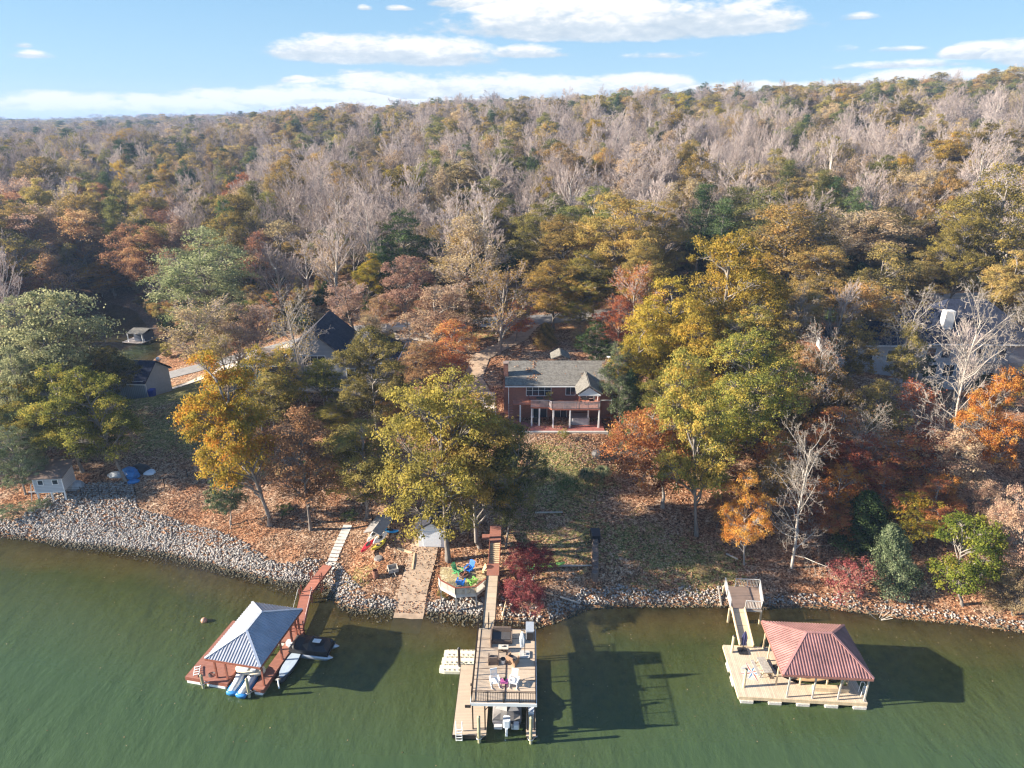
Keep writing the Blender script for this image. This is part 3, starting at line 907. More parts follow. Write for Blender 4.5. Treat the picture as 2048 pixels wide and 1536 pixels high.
def mk():
    for k, (sd, kw) in enumerate([(11, {}), (23, dict(nl=24, lobe=.30)), (37, dict(nl=15, lobe=.40, cb=.12)), (41, dict(nl=26, lobe=.29, cb=.06, Rr=5.2))]):
        T, lv, ti = broadleaf(sd, **dict(dict(nl=20, lobe=.33, ncl=560, lpc=68, ls=.20, csz=.58, cb=.10), **kw)); PR['B%d' % k] = Proto('oak%d' % k, T, lv, ti, 18., kw.get('Rr', 6.))
    for k, sd in enumerate((53, 59)):
        T, lv, ti = broadleaf(sd, nl=22, lobe=.36, ncl=620, lpc=52, ls=.20, csz=.62, cb=.03); PR['D%d' % k] = Proto('dense%d' % k, T, lv, ti, 18., 6.)
    for k, sd in enumerate((61, 67, 71)):
        T, lv, ti = broadleaf(sd, nl=20, lobe=.34, ncl=450, lpc=38, ls=.27, csz=.72, keep=.85, cb=.10); PR['S%d' % k] = Proto('sparse%d' % k, T, lv, ti, 18., 6.)
    for k, (sd, kw) in enumerate([(81, {}), (83, dict(spread=.45)), (87, dict(kids=(17, 7, 6, 4), start=.15)), (91, dict(spread=.7, lenf=.55))]):
        T, W, _, _ = bare(sd, **kw); PR['V%d' % k] = Proto('bare%d' % k, T, None, None, 19., 5.5, W, BARKW, TWIG, 4)
    for k, (sd, kw) in enumerate([(101, {}), (103, dict(spread=.5)), (107, dict(kids=(15, 6, 5, 3)))]):
        T, W, lv, ti = bare(sd, leafn=5200, ls=.25, **kw); PR['L%d' % k] = Proto('thin%d' % k, T, lv, ti, 19., 5.5, W, BARK, TWIG, 4)
    for k, sd in enumerate((113, 127)):
        T, W, lv, ti = bare(sd, H=17, kids=(25, 7, 4, 3), spread=1.05, vase=False, start=.14, crooked=.15, twig=.017, r0=.21, lenf=.42, leafn=900 if k else 0); PR['W%d' % k] = Proto('crooked%d' % k, T, lv, ti, 17., 6.5, W, BARKW, TWIGW, 5)
    for k, sd in enumerate((131, 137)):
        T, lv, ti = pine(sd, cb=.3 + .12 * k, cone=.8 - .25 * k); PR['P%d' % k] = Proto('pine%d' % k, T, lv, ti, 22., 4.6)
    T, lv, ti = conifer(141); PR['C0'] = Proto('cedar', T, lv, ti, 8., 2.6)
    T, lv, ti = conifer(143, power=.45, n=17000, ls=.17); PR['C1'] = Proto('bush', T, lv, ti, 8., 2.8)
    for k, sd in enumerate((151, 157)):
        T, lv, ti = broadleaf(sd, H=7., Rr=2.9, nl=20, ncl=300, lpc=60, ls=.135, csz=.34, cb=.14, lobe=.33); PR['M%d' % k] = Proto('maple%d' % k, T, lv, ti, 7., 3.)
    T, lv, ti = broadleaf(163, H=2.6, Rr=1.6, nl=9, ncl=90, lpc=45, ls=.12, csz=.3, cb=.15, lobe=.4, keep=.8); PR['U0'] = Proto('small', T, lv, ti, 2.6, 1.6)


mk()
TREE_RNG = random.Random(5)
UID = [0]


def place_tree(name, label, cat, proto, pal, x, y, h, wid, z=None, group=None, parts=True, lean=(0, 0), rot=None):
    p = PR[proto]; z = Hz(x, y) - .05 if z is None else z
    s = wid / (2 * p.R); sz = h / p.H
    rot = TREE_RNG.uniform(0, 6.28) if rot is None else rot

    def setm(o):
        if pal:
            o.material_slots[0].link = 'OBJECT'; o.material_slots[0].material = PAL[pal]
    if parts:
        e = thing(name, label, cat, (x, y, z), 0, group)
        e.rotation_mode = 'XYZ'; e.rotation_euler = (-lean[1], lean[0], 0)
        t = link('trunk', p.trunk, e); t.rotation_euler = (0, 0, rot); t.scale = (min(s, 1.3 * sz), min(s, 1.3 * sz), sz)
        t.scale = (s, s, sz)
        if p.crown:
            c = link('crown', p.crown, e); c.rotation_euler = (0, 0, rot); c.scale = (s, s, sz); setm(c)
        return e
    o = link(name, p.whole); o.location = (x, y, z); o.scale = (s, s, sz); o.rotation_euler = (lean[1], lean[0], rot); setm(o)
    tag(o, label, cat, group)
    return o


def hero(name, label, cat, proto, pal, top, wpx, base=None, Y=None, group=None, dz=0):
    """top: where the crown top shows; base: where the foot shows, or its distance Y"""
    if base is not None:
        b = gnd(*base); Y = b.y
        tp = at_y(top[0], top[1], Y)
    else:
        tp = at_y(top[0], top[1], Y); b = Vector((tp.x, Y, Hz(tp.x, Y)))
    h = tp.z - b.z
    wm = 1.06 * wpx / F * zdepth(Vector((tp.x, Y, (tp.z + b.z) / 2)))
    lean = math.atan2(tp.x - b.x, h) if base is not None else 0
    return place_tree(name, label, cat, proto, pal, b.x, b.y, h / max(math.cos(lean), .5), wm, b.z - .05, group, True, (lean, 0))


HEROES = [
    # name, label, category, proto, palette, top, width px, base | None, Y
    ('sage_tree', 'large grey-green tree filling the left edge above the yellow-green oaks', 'tree', 'S0', 'sage', (75, 570), 210, None, 88),
    ('sage_tree', 'smaller grey-green tree reaching over the dark cove water', 'tree', 'S1', 'sage', (172, 635), 150, None, 94),
    ('grey_tree', 'dull grey-green tree cut by the left picture edge beside the tall sage tree', 'tree', 'S2', 'sage', (10, 690), 110, None, 80),
    ('oak_tree', 'leaning yellow-green oak whose long bare trunk rises from the blue tarp heap', 'tree', 'B1', 'greengold', (148, 735), 165, (252, 962), None),
    ('oak_tree', 'yellow-green oak standing directly behind the small raised shed', 'tree', 'B0', 'greengold', (95, 725), 170, (166, 945), None),
    ('oak_tree', 'yellow-green oak by the left edge with its trunk left of the shed roof peak', 'tree', 'B2', 'greengold', (20, 760), 150, (100, 930), None),
    ('sage_bush_tree', 'bushy pale grey-green tree on the bank left of the raised shed', 'tree', 'D1', 'cedar', (10, 850), 120, None, 73),
    ('oak_tree', 'orange and yellow oak with a leaning grey trunk rising beside the riprap slope', 'tree', 'B3', 'orangegold', (405, 700), 190, (540, 1050), None),
    ('bare_tree', 'leafless crooked tree spreading below the orange and yellow oak', 'tree', 'W0', None, (430, 850), 120, None, 73),
    ('rust_oak', 'rust-brown oak on a forked pale trunk beside the stepping stones', 'tree', 'S2', 'rust', (592, 812), 165, (622, 1060), None),
    ('oak_tree', 'tall olive-gold oak in front of the dark-roofed house', 'tree', 'B1', 'olive', (738, 655), 160, None, 82),
    ('oak_tree', 'low olive oak filling the gap between the rust-brown oak and the big waterside oak', 'tree', 'B0', 'olive', (720, 840), 190, (735, 1035), None),
    ('oak_tree', 'largest olive-green oak, standing over the white shed and boat ramp', 'tree', 'B2', 'yellowgreen', (880, 735), 270, (897, 1122), None),
    ('oak_tree', 'olive oak with its grey trunk just left of the red stairs', 'tree', 'B3', 'yellowgreen', (955, 790), 210, (961, 1095), None),
    ('green_oak', 'dark green oak with its trunk just right of the red stairs', 'tree', 'D0', 'green', (1045, 850), 135, (1012, 1095), None),
    ('thin_tree', 'half-bare green tree with forked limbs before the dark-roofed house', 'tree', 'S1', 'greengold', (570, 690), 100, None, 86),
    ('bare_tree', 'crooked bare tree reaching across the front of the dark-roofed house', 'tree', 'W1', 'gold', (590, 560), 150, None, 92),
    ('cedar_sapling', 'small grey-green sapling at the top of the riprap below the wire fence', 'tree', 'M0', 'cedar', (445, 948), 85, (462, 1052), None),
    ('willow_tree', 'big round pale green willow beside the far cove', 'tree', 'D0', 'palegreen', (385, 455), 235, None, 128),
    ('thin_tree', 'twiggy tan tree in front of the round pale green willow', 'tree', 'L0', 'tan', (395, 590), 190, None, 106),
    ('thin_tree', 'pink-brown twiggy tree between the pale green willow and the dark roof', 'tree', 'L1', 'pinktan', (505, 600), 130, None, 108),
    ('holly_tree', 'dark green round evergreen rising alone out of the bare trees', 'tree', 'D1', 'dark', (805, 415), 132, None, 140),
    ('holly_tree', 'lower dark green evergreen beneath the round evergreen', 'tree', 'D0', 'dark', (765, 490), 80, None, 132),
    ('poplar_tree', 'narrow bright orange-yellow tree beside the far fence', 'tree', 'B3', 'orangegold', (738, 505), 75, None, 128),
    ('maple_tree', 'thin pink-tan tree in front of the orange-yellow tree', 'tree', 'S0', 'pinktan', (808, 505), 110, None, 114),
    ('rust_tree', 'thin rust-pink tree over the parked cars and pale driveway', 'tree', 'S1', 'pinktan', (860, 570), 170, None, 104),
    ('rust_tree', 'thin red-brown tree left of the brick house chimney', 'tree', 'S2', 'redrust', (900, 640), 130, None, 96),
    ('tan_tree', 'large twiggy tan tree behind the brick house drive', 'tree', 'L2', 'tan', (950, 428), 190, None, 128),
    ('tan_tree', 'tan and pink thin-leaved tree with its foot in the leafy yard behind the brick house', 'tree', 'L0', 'goldbrown', (985, 520), 170, (998, 708), None),
    ('olive_tree', 'olive tree between the tan twiggy tree and the golden oak', 'tree', 'B0', 'olive', (1080, 405), 130, None, 142),
    ('olive_tree', 'yellow-green tree by the road above the brick house roof', 'tree', 'B1', 'yellowgreen', (1108, 520), 130, (1108, 662), None),
    ('golden_oak', 'broad golden-brown oak behind the road, centre right', 'tree', 'B2', 'goldbrown', (1235, 385), 190, None, 126),
    ('golden_oak', 'golden-brown oak merged with the left side of the broad golden-brown oak', 'tree', 'B1', 'goldbrown', (1130, 425), 150, None, 130),
    ('golden_oak', 'golden-brown oak merged with the right side of the broad golden-brown oak', 'tree', 'B0', 'goldbrown', (1330, 400), 130, None, 130),
    ('golden_oak', 'olive-gold oak low over the road in front of the broad golden-brown oak', 'tree', 'B3', 'yellowgreen', (1180, 500), 150, None, 118),
    ('pine_tree', 'green pine right of the broad golden-brown oak', 'tree', 'P0', 'pine', (1410, 370), 90, None, 145),
    ('pine_tree', 'lighter green pine with flat spreading tiers right of the golden-brown oak', 'tree', 'P1', 'green', (1480, 375), 90, None, 150),
    ('maple_tree', 'thin red-brown tree with bare crown right of the brick house yard', 'tree', 'L1', 'redrust', (1275, 520), 130, None, 108),
    ('maple_tree', 'red-leaved tree behind the evergreen screen at the brick house corner', 'tree', 'S2', 'redrust', (1240, 590), 90, None, 102),
    ('magnolia_tree', 'dark evergreen behind the right end of the brick house', 'tree', 'D1', 'dark', (1195, 640), 80, None, 98),
    ('cedar_tree', 'tall green cedar against the right end of the brick house', 'tree', 'D1', 'cedar', (1236, 682), 78, (1240, 862), None),
    ('golden_oak', 'tallest bright gold oak right of the brick house', 'tree', 'B2', 'gold', (1468, 455), 210, None, 92),
    ('golden_oak', 'gold oak on the left flank of the tallest bright gold oak', 'tree', 'B0', 'gold', (1345, 550), 190, None, 88),
    ('golden_oak', 'low gold and orange oak nearest the cedar by the brick house', 'tree', 'B3', 'gold', (1290, 640), 130, None, 84),
    ('green_oak', 'yellow-green oak on the thick dark trunk behind the landing', 'tree', 'B1', 'greengold', (1385, 690), 200, (1393, 1072), None),
    ('green_oak', 'yellow-green oak right of the thick dark trunk, its foot in red leaves', 'tree', 'B2', 'greengold', (1490, 660), 210, (1517, 958), None),
    ('green_oak', 'bright green lower oak hanging before the yellow-green oaks', 'tree', 'B0', 'lime', (1430, 790), 150, None, 72),
    ('golden_oak', 'gold and rust oak right of the yellow-green oaks', 'tree', 'B3', 'goldbrown', (1590, 640), 130, None, 84),
    ('orange_maple', 'wide orange-red maple on the lawn below the brick house', 'tree', 'S0', 'redrust', (1300, 815), 190, (1325, 1016), None),
    ('orange_maple', 'orange maple just right of the wide orange-red maple', 'tree', 'S1', 'orange', (1362, 830), 110, (1355, 975), None),
    ('orange_maple', 'small round bright orange maple right of the dock landing', 'tree', 'D1', 'orange', (1492, 940), 112, (1488, 1130), None),
    ('orange_maple', 'darker orange-brown maple touching the left of the small bright orange maple', 'tree', 'M1', 'rust', (1445, 985), 60, (1432, 1055), None),
    ('bare_tree', 'white-barked bare tree with drooping limbs on the right bank', 'tree', 'W0', None, (1600, 830), 190, (1582, 1137), None),
    ('bare_tree', 'tall white-barked tree rising behind the drooping bare tree', 'tree', 'W1', 'rust', (1655, 640), 130, None, 78),
    ('rust_oak', 'rust-brown tree above the drooping bare tree', 'tree', 'S2', 'goldbrown', (1660, 710), 130, None, 80),
    ('rust_oak', 'red-brown thin tree in the middle of the right bank', 'tree', 'S1', 'redrust', (1700, 820), 170, None, 73),
    ('rust_oak', 'dark rust tree right of the middle of the right bank', 'tree', 'S0', 'redrust', (1800, 870), 180, None, 69),
    ('rust_oak', 'brown-green tree below the right house deck', 'tree', 'S2', 'olive', (1770, 760), 120, None, 76),
    ('rust_oak', 'red twiggy tree before the porch of the right house', 'tree', 'L2', 'redrust', (1845, 760), 150, None, 78),
    ('rust_oak', 'orange and red tree low on the far right bank', 'tree', 'B0', 'redrust', (1880, 960), 130, None, 62),
    ('cedar_tree', 'dark evergreen behind the pale cedar on the right bank', 'tree', 'C1', 'dark', (1740, 985), 110, None, 62),
    ('cedar_tree', 'pale green cedar on the right bank beside the red shrub', 'tree', 'C1', 'cedar', (1785, 1050), 92, (1790, 1172), None),
    ('yellow_maple', 'bright yellow-green young tree at the right water edge', 'tree', 'M1', 'lime', (1935, 1025), 165, (1925, 1210), None),
    ('tan_oak', 'pink-tan tree overhanging the water at the right picture edge', 'tree', 'D0', 'pinktan', (2035, 965), 120, (2060, 1215), None),
    ('tan_oak', 'low tan shrub-like tree at the water in the bottom right of the bank', 'tree', 'D1', 'tan', (2015, 1130), 110, (2025, 1230), None),
    ('orange_maple', 'large bright orange tree cut by the right picture edge', 'tree', 'B2', 'orange', (2015, 735), 130, None, 70),
    ('bare_tree', 'tall leaning bare tree crossing the right house roof', 'tree', 'W0', None, (1965, 560), 210, (1888, 960), None),
    ('bare_tree', 'upright bare tree left of the right house chimney', 'tree', 'W1', None, (1830, 560), 130, None, 92),
    ('bare_tree', 'thin bare tree left of the right house among gold oaks', 'tree', 'V1', None, (1690, 550), 110, None, 100),
    ('bare_tree', 'bare pale tree with a bent limb between the tallest gold oak and the road', 'tree', 'W0', None, (1600, 560), 120, None, 98),
    ('bare_tree', 'bare crooked tree at the right edge above the right house', 'tree', 'W1', None, (2040, 580), 130, None, 100),
    ('olive_tree', 'tan-gold thin oak behind the bent bare tree', 'tree', 'S0', 'goldbrown', (1580, 400), 190, None, 126),
    ('olive_tree', 'olive-tan oak left above the right house', 'tree', 'S1', 'olive', (1770, 480), 150, None, 116),
    ('olive_tree', 'gold-tan oak hiding the left wing of the right house', 'tree', 'S1', 'olive', (1820, 640), 80, None, 90),
    ('olive_tree', 'gold-tan low oak left of the right house wing', 'tree', 'S2', 'goldbrown', (1720, 640), 110, None, 92),
    ('green_oak', 'huge pale yellow-green oak on the right picture edge', 'tree', 'D0', 'yellowgreen', (2025, 325), 220, None, 124),
    ('green_oak', 'second yellow-green oak left of the huge pale one', 'tree', 'B2', 'yellowgreen', (1945, 420), 110, None, 120),
    ('golden_oak', 'gold-brown oak behind the second yellow-green oak', 'tree', 'B1', 'goldbrown', (1900, 335), 100, None, 152),
    ('red_maple', 'red-leaved Japanese maple right of the red stairs', 'tree', 'M0', 'red', (1062, 1085), 105, (1064, 1165), None),
    ('red_maple', 'lower red-leaved maple leaning over the riprap by the gangway', 'tree', 'M1', 'red', (1048, 1155), 110, (1046, 1225), None),
    ('red_maple', 'dark red shrubby maple beside the pale cedar on the right bank', 'tree', 'U0', 'red', (1700, 1135), 100, (1712, 1195), None),
    ('bare_tree', 'bare tree in the gap left of the dark-roofed house', 'tree', 'V2', None, (545, 470), 150, None, 132),
    ('bare_tree', 'tall bare tree behind the dark-roofed house', 'tree', 'V0', None, (655, 400), 140, None, 134),
    ('bare_tree', 'fine-twigged bare tree between the round willow and the dark roof', 'tree', 'V3', None, (600, 440), 120, None, 150),
    ('maple_tree', 'bright orange tree low on the shaded slope across the cove', 'tree', 'B1', 'orange', (215, 520), 130, None, 178),
    ('maple_tree', 'yellow tree low on the shaded slope across the cove', 'tree', 'B0', 'gold', (105, 480), 70, None, 186),
    ('maple_tree', 'dark pink tree on the left edge of the shaded slope', 'tree', 'S1', 'pinktan', (50, 425), 130, None, 180),
    ('gold_oak', 'round gold tree standing clear of the bare trees, left of centre', 'tree', 'D0', 'goldbrown', (567, 320), 90, None, 215),
    ('gold_oak', 'narrow gold tree right of the round gold tree', 'tree', 'D1', 'goldbrown', (672, 337), 55, None, 195),
    # second rows and gap fillers
    ('cedar_tree', 'shorter shaggy green cedar right of the tall cedar by the brick house', 'tree', 'C1', 'pine', (1262, 740), 60, (1266, 865), None),
    ('thin_tree', 'upright bare tree before the middle of the right house', 'tree', 'V1', None, (1950, 640), 110, None, 87),
    ('thin_tree', 'half-bare yellow-green tree before the pale gable of the dark-roofed house', 'tree', 'S0', 'greengold', (640, 715), 95, None, 88),
    ('oak_tree', 'thin gold tree at the left end of the dark-roofed house', 'tree', 'S1', 'orangegold', (500, 690), 90, None, 85),
    ('thin_tree', 'tan twiggy tree between the dark-roofed house and the parked cars', 'tree', 'L2', 'tan', (735, 625), 100, None, 106),
    ('rust_tree', 'small rusty tree beside the road above the brick house chimney', 'tree', 'S1', 'redrust', (1030, 600), 90, None, 109),
    ('olive_tree', 'thin olive tree on the near side of the road above the brick house', 'tree', 'S0', 'olive', (940, 590), 100, None, 110),
    ('thin_tree', 'twiggy tree by the far drive left of the dark-roofed house', 'tree', 'L0', 'olive', (440, 660), 100, None, 100),
    ('rust_oak', 'red-orange thin tree low behind the drooping bare tree', 'tree', 'S0', 'redrust', (1630, 955), 95, None, 62),
    ('rust_oak', 'orange thin tree left of the dark evergreen on the right bank', 'tree', 'S1', 'orange', (1685, 925), 95, None, 64),
    ('rust_oak', 'russet thin tree directly above the pale cedar', 'tree', 'S2', 'redrust', (1775, 935), 110, None, 64),
    ('rust_oak', 'gold and orange thin tree between the pale cedar and the bright yellow-green tree', 'tree', 'S0', 'orangegold', (1845, 985), 100, None, 61),
    ('rust_oak', 'orange thin tree above the bright yellow-green young tree', 'tree', 'S1', 'orange', (1910, 950), 100, None, 63),
    ('rust_oak', 'pink-tan thin tree above the low tan shrub-like tree', 'tree', 'S2', 'pinktan', (1985, 960), 110, None, 62),
    ('green_oak', 'small green tree in the yard of the right house', 'tree', 'B0', 'lime', (1900, 880), 70, None, 78),
    ('orange_maple', 'rust-red maple behind the thick dark trunk', 'tree', 'S2', 'redrust', (1430, 880), 110, None, 72),
    ('rust_oak', 'thin rusty oak between the two yellow-green oaks and the drooping bare tree', 'tree', 'S1', 'goldbrown', (1555, 900), 100, None, 67),
    ('oak_tree', 'olive oak in the second row behind the leaning yellow-green oak', 'tree', 'B2', 'olive', (205, 690), 110, None, 92),
    ('sage_tree', 'grey-green tree between the tall sage tree and the shed oaks', 'tree', 'B3', 'sage', (60, 680), 130, None, 84),
    ('sage_tree', 'sage tree standing behind all others at the left edge by the cove', 'tree', 'B0', 'sage', (20, 590), 120, None, 100),
    ('oak_tree', 'small green oak above the riprap between shed and left picture edge', 'tree', 'B1', 'cedar', (40, 790), 90, None, 77),
    ('rust_oak', 'thin brown tree between the orange oak and the olive oak', 'tree', 'S1', 'olive', (530, 740), 120, None, 84),
    ('oak_tree', 'olive oak covering the lower windows of the dark-roofed house', 'tree', 'B0', 'yellowgreen', (670, 800), 110, None, 84),
    ('oak_tree', 'brown-olive oak beside the right end of the dark-roofed house', 'tree', 'B1', 'goldbrown', (790, 760), 110, None, 84),
    ('oak_tree', 'dense olive oak low behind the rust-brown oak', 'tree', 'B3', 'olive', (680, 860), 110, None, 76),
    ('rust_tree', 'thin rusty tree overhanging the drive left of the brick house', 'tree', 'S0', 'rust', (840, 680), 110, None, 92),
    ('rust_tree', 'pink-brown thin tree between the parked cars and the road', 'tree', 'L1', 'pinktan', (900, 560), 130, None, 110),
    ('thin_tree', 'twiggy rust tree beside the thin pink-tan tree', 'tree', 'L2', 'rust', (760, 590), 100, None, 112),
    ('thin_tree', 'twiggy grey-brown tree over the dark roof ridge', 'tree', 'L0', 'pinktan', (700, 560), 120, None, 116),
    ('thin_tree', 'twiggy tree left of the dark-roofed house beside the road', 'tree', 'L2', 'pinktan', (460, 640), 120, None, 104),
    ('olive_tree', 'yellow-green oak hanging over the road centre right', 'tree', 'B2', 'greengold', (1165, 560), 110, None, 112),
    ('golden_oak', 'gold-brown oak filling the space left of the tallest bright gold oak', 'tree', 'B1', 'goldbrown', (1300, 480), 140, None, 112),
    ('golden_oak', 'gold oak just behind the tallest bright gold oak', 'tree', 'B3', 'gold', (1520, 500), 150, None, 100),
    ('golden_oak', 'middle gold oak stepping down towards the brick house', 'tree', 'B1', 'gold', (1400, 620), 170, None, 83),
    ('golden_oak', 'green-gold oak tucked under the tallest bright gold oak', 'tree', 'B2', 'greengold', (1500, 610), 160, None, 86),
    ('green_oak', 'olive-green oak behind the wide orange-red maple', 'tree', 'B0', 'greengold', (1335, 740), 130, None, 78),
    ('green_oak', 'dull green oak with rust patches right of the yellow-green oaks', 'tree', 'B1', 'olive', (1560, 760), 130, None, 78),
    ('olive_tree', 'pale gold thin tree left of the upright bare tree', 'tree', 'S0', 'goldbrown', (1740, 560), 150, None, 104),
    ('olive_tree', 'tan-gold oak over the road above the right house wing', 'tree', 'B2', 'goldbrown', (1650, 490), 130, None, 118),
    ('olive_tree', 'olive oak over the road at the right above the chimney', 'tree', 'B0', 'olive', (1850, 500), 120, None, 122),
    ('olive_tree', 'brownish oak right of the gold oaks, by the bent bare tree', 'tree', 'B1', 'olive', (1610, 560), 120, None, 104),
    ('rust_oak', 'orange-brown oak in front of the hidden grey house', 'tree', 'B2', 'rust', (1600, 700), 110, None, 80),
    ('rust_oak', 'brown oak between hidden grey house and right house', 'tree', 'B3', 'goldbrown', (1680, 770), 120, None, 79),
    ('rust_oak', 'rust tree centred behind the drooping bare tree', 'tree', 'B1', 'redrust', (1640, 850), 110, None, 71),
    ('rust_oak', 'deep rust tree at mid height above the pale cedar', 'tree', 'B0', 'redrust', (1740, 870), 130, None, 68),
    ('rust_oak', 'pinkish-brown tree above the bright yellow-green young tree', 'tree', 'S2', 'pinktan', (1930, 860), 150, None, 68),
    ('rust_oak', 'rust and green tree under the tall leaning bare tree', 'tree', 'S1', 'redrust', (1850, 850), 140, None, 73),
    ('bare_tree', 'grey bare tree among the rust trees of the right bank', 'tree', 'W1', 'rust', (1750, 790), 130, None, 70),
    ('bare_tree', 'bare branching tree behind the orange tree at the right edge', 'tree', 'W0', None, (1960, 780), 130, None, 76),
    ('rust_oak', 'small red-brown tree above the red shrubby maple', 'tree', 'M1', 'redrust', (1690, 1010), 90, None, 62),
    ('orange_maple', 'rust-red tree behind the small bright orange maple', 'tree', 'S2', 'redrust', (1560, 860), 110, None, 70),
    ('holly_tree', 'dark evergreen deep among the rust trees of the right bank', 'tree', 'D1', 'dark', (1680, 900), 80, None, 75),
    ('olive_tree', 'olive tree at the right picture edge below the huge pale oak', 'tree', 'B3', 'olive', (2040, 500), 110, None, 112),
    ('golden_oak', 'rusty gold oak in the row right of the green pines', 'tree', 'B2', 'goldbrown', (1560, 430), 120, None, 134),
    ('pine_tree', 'dark pine in the shade between the golden oaks and the gold thin oak', 'tree', 'P0', 'pine', (1450, 400), 80, None, 138),
]
for (nm, lb, ct, pr_, pl, tp_, wp, bs_, Y_) in HEROES:
    hero(nm, lb, ct, pr_, pl, tp_, wp, base=bs_, Y=Y_)

# ------------------------------------------------------------------ the wooded slopes
KINDS = {   # key: name, protos, palettes, words
    'bare': ('bare_tree', ['V0', 'V1', 'V2', 'V3'], [None], 'leafless grey-pink tree'),
    'thin': ('thin_tree', ['L0', 'L1', 'L2'], ['tan', 'olive', 'tan', 'goldbrown'], 'thin-leaved tree'),
    'oak': ('oak_tree', ['B0', 'B1', 'B2', 'B3', 'S0', 'S1'], ['olive', 'olive', 'goldbrown', 'yellowgreen', 'green', 'olive', 'gold', 'green', 'tan'], 'round-crowned oak'),
    'ever': ('evergreen_tree', ['P0', 'P1', 'D0', 'D1'], ['pine', 'pine', 'green', 'dark'], 'dark evergreen'),
}
PALW = {'lime': 'lime', 'tan': 'tan', 'pinktan': 'pinkish-tan', 'rust': 'rust-brown', 'goldbrown': 'gold-brown', 'olive': 'olive', 'yellowgreen': 'yellow-green', 'gold': 'golden', 'pine': 'pine', 'dark': 'broad', 'redrust': 'red-brown', 'orange': 'orange', 'green': 'green', None: ''}


def zone(x, y):
    px = 1024 + F * x / (y * math.cos(PITCH) + 12)
    h = ('beyond the far left cove' if px < 330 else 'above the round pale willow' if px < 560 else 'behind the dark-roofed house' if px < 760 else
         'behind the round dark evergreen' if px < 960 else 'behind the brick house' if px < 1240 else 'behind the broad golden-brown oak' if px < 1480 else 'behind the tallest gold oak' if px < 1720 else 'behind the right house')
    d = 'first rows' if y < 165 else 'lower slope' if y < 225 else 'middle slope' if y < 300 else 'upper slope'
    return h, d


ROADX, ROADY = [-110, -70, -40, -20, 0, 25, 55, 95, 150], [128, 120, 116.5, 116.5, 117.5, 121, 127, 131, 133]


def clear_of(x, y):
    if cove_d(np.array([x]), np.array([y]))[0] < 3: return False
    u = x / y
    if -75 < x < 160 and y < np.interp(x, ROADX, ROADY) + 6.5: return False
    if x <= -75 and (y < 103 or (y < 112 and x > -90)): return False
    if -66 < x < -52 and 100 < y < 120: return False
    if -92 < x < -50 and 112 < y < 150: return False
    return True


hero_xy = [(o.location.x, o.location.y) for o in C.objects if o.type == 'EMPTY' and o.location.y > 120]
rng = random.Random(77)
count = {}
wood = []
y = 106.0
while y < 2400:
    sp = 7.4 + max(0, y - 110) * .014 + max(0, y - 420) * .006
    x = -y * .80
    while x < y * .80:
        xx = x + rng.uniform(-.42, .42) * sp; yy = y + rng.uniform(-.42, .42) * sp
        x += sp
        if yy < 420 and any(abs(xx - a) + abs(yy - b) < 7 for a, b in hero_xy): continue
        if yy < 160 and any(b - 28 < yy < b + 3 and abs(xx / yy - a / b) < 6.5 / b for a, b in hero_xy): continue
        if yy < 420 and not clear_of(xx, yy): continue
        if yy >= 420 and cove_d(np.array([xx]), np.array([yy]))[0] < 2: continue
        wood.append((xx, yy, sp))
    y += sp * .92
wood.sort(key=lambda a: a[1])
G_cells = {}


def pick(xx, yy, rng):
    u = xx / yy
    nv = float(vnoise(np.array([xx]), np.array([yy]), 34, 9)[0]) + .5
    nv2 = float(vnoise(np.array([xx]), np.array([yy]), 60, 12)[0]) + .5
    wb, wt, wo, we = 4.8, 2.3, 1.9, .35
    if u < -.38 and yy < 260: wb, wt, wo, we = 3.0, 3.4, 2.8, .3
    if yy > 300: wb, wt, wo, we = 3.6, 2.0, 3.2, .35
    if yy > 360 and u > .1: wb, wt, wo, we = 2.2, 1.8, 5.4, .4
    if u < -.35 and yy > 260: wb, wt, wo, we = 3.2, 2.4, 3.4, .5
    if nv > .66: wo *= 2.6; we *= 2.5
    if nv < .45: wb *= 2.2
    r = rng.random() * (wb + wt + wo + we)
    k = 'bare' if r < wb else 'thin' if r < wb + wt else 'oak' if r < wb + wt + wo else 'ever'
    nm, prs, pls, wd = KINDS[k]
    pl = rng.choice(pls)
    if k == 'oak' and u < -.36 and yy < 260: pl = rng.choice(['redrust', 'rust', 'olive', 'olive', 'goldbrown', 'rust', 'olive', 'green'])
    if k == 'thin' and u < -.36 and yy < 260: pl = rng.choice(['rust', 'tan', 'pinktan', 'olive'])
    pr_ = rng.choice(prs)
    if pr_ == 'D1': pl = 'dark'
    h = (rng.uniform(15, 25) if k == 'bare' else rng.uniform(12, 21) if k == 'thin' else rng.uniform(10, 22) if k == 'oak' else rng.uniform(13, 23))
    wd_ = rng.uniform(11, 17) if k in ('bare', 'thin') else rng.uniform(11, 19) if k == 'oak' else rng.uniform(7, 11)
    return k, nm, pr_, pl, h, wd_


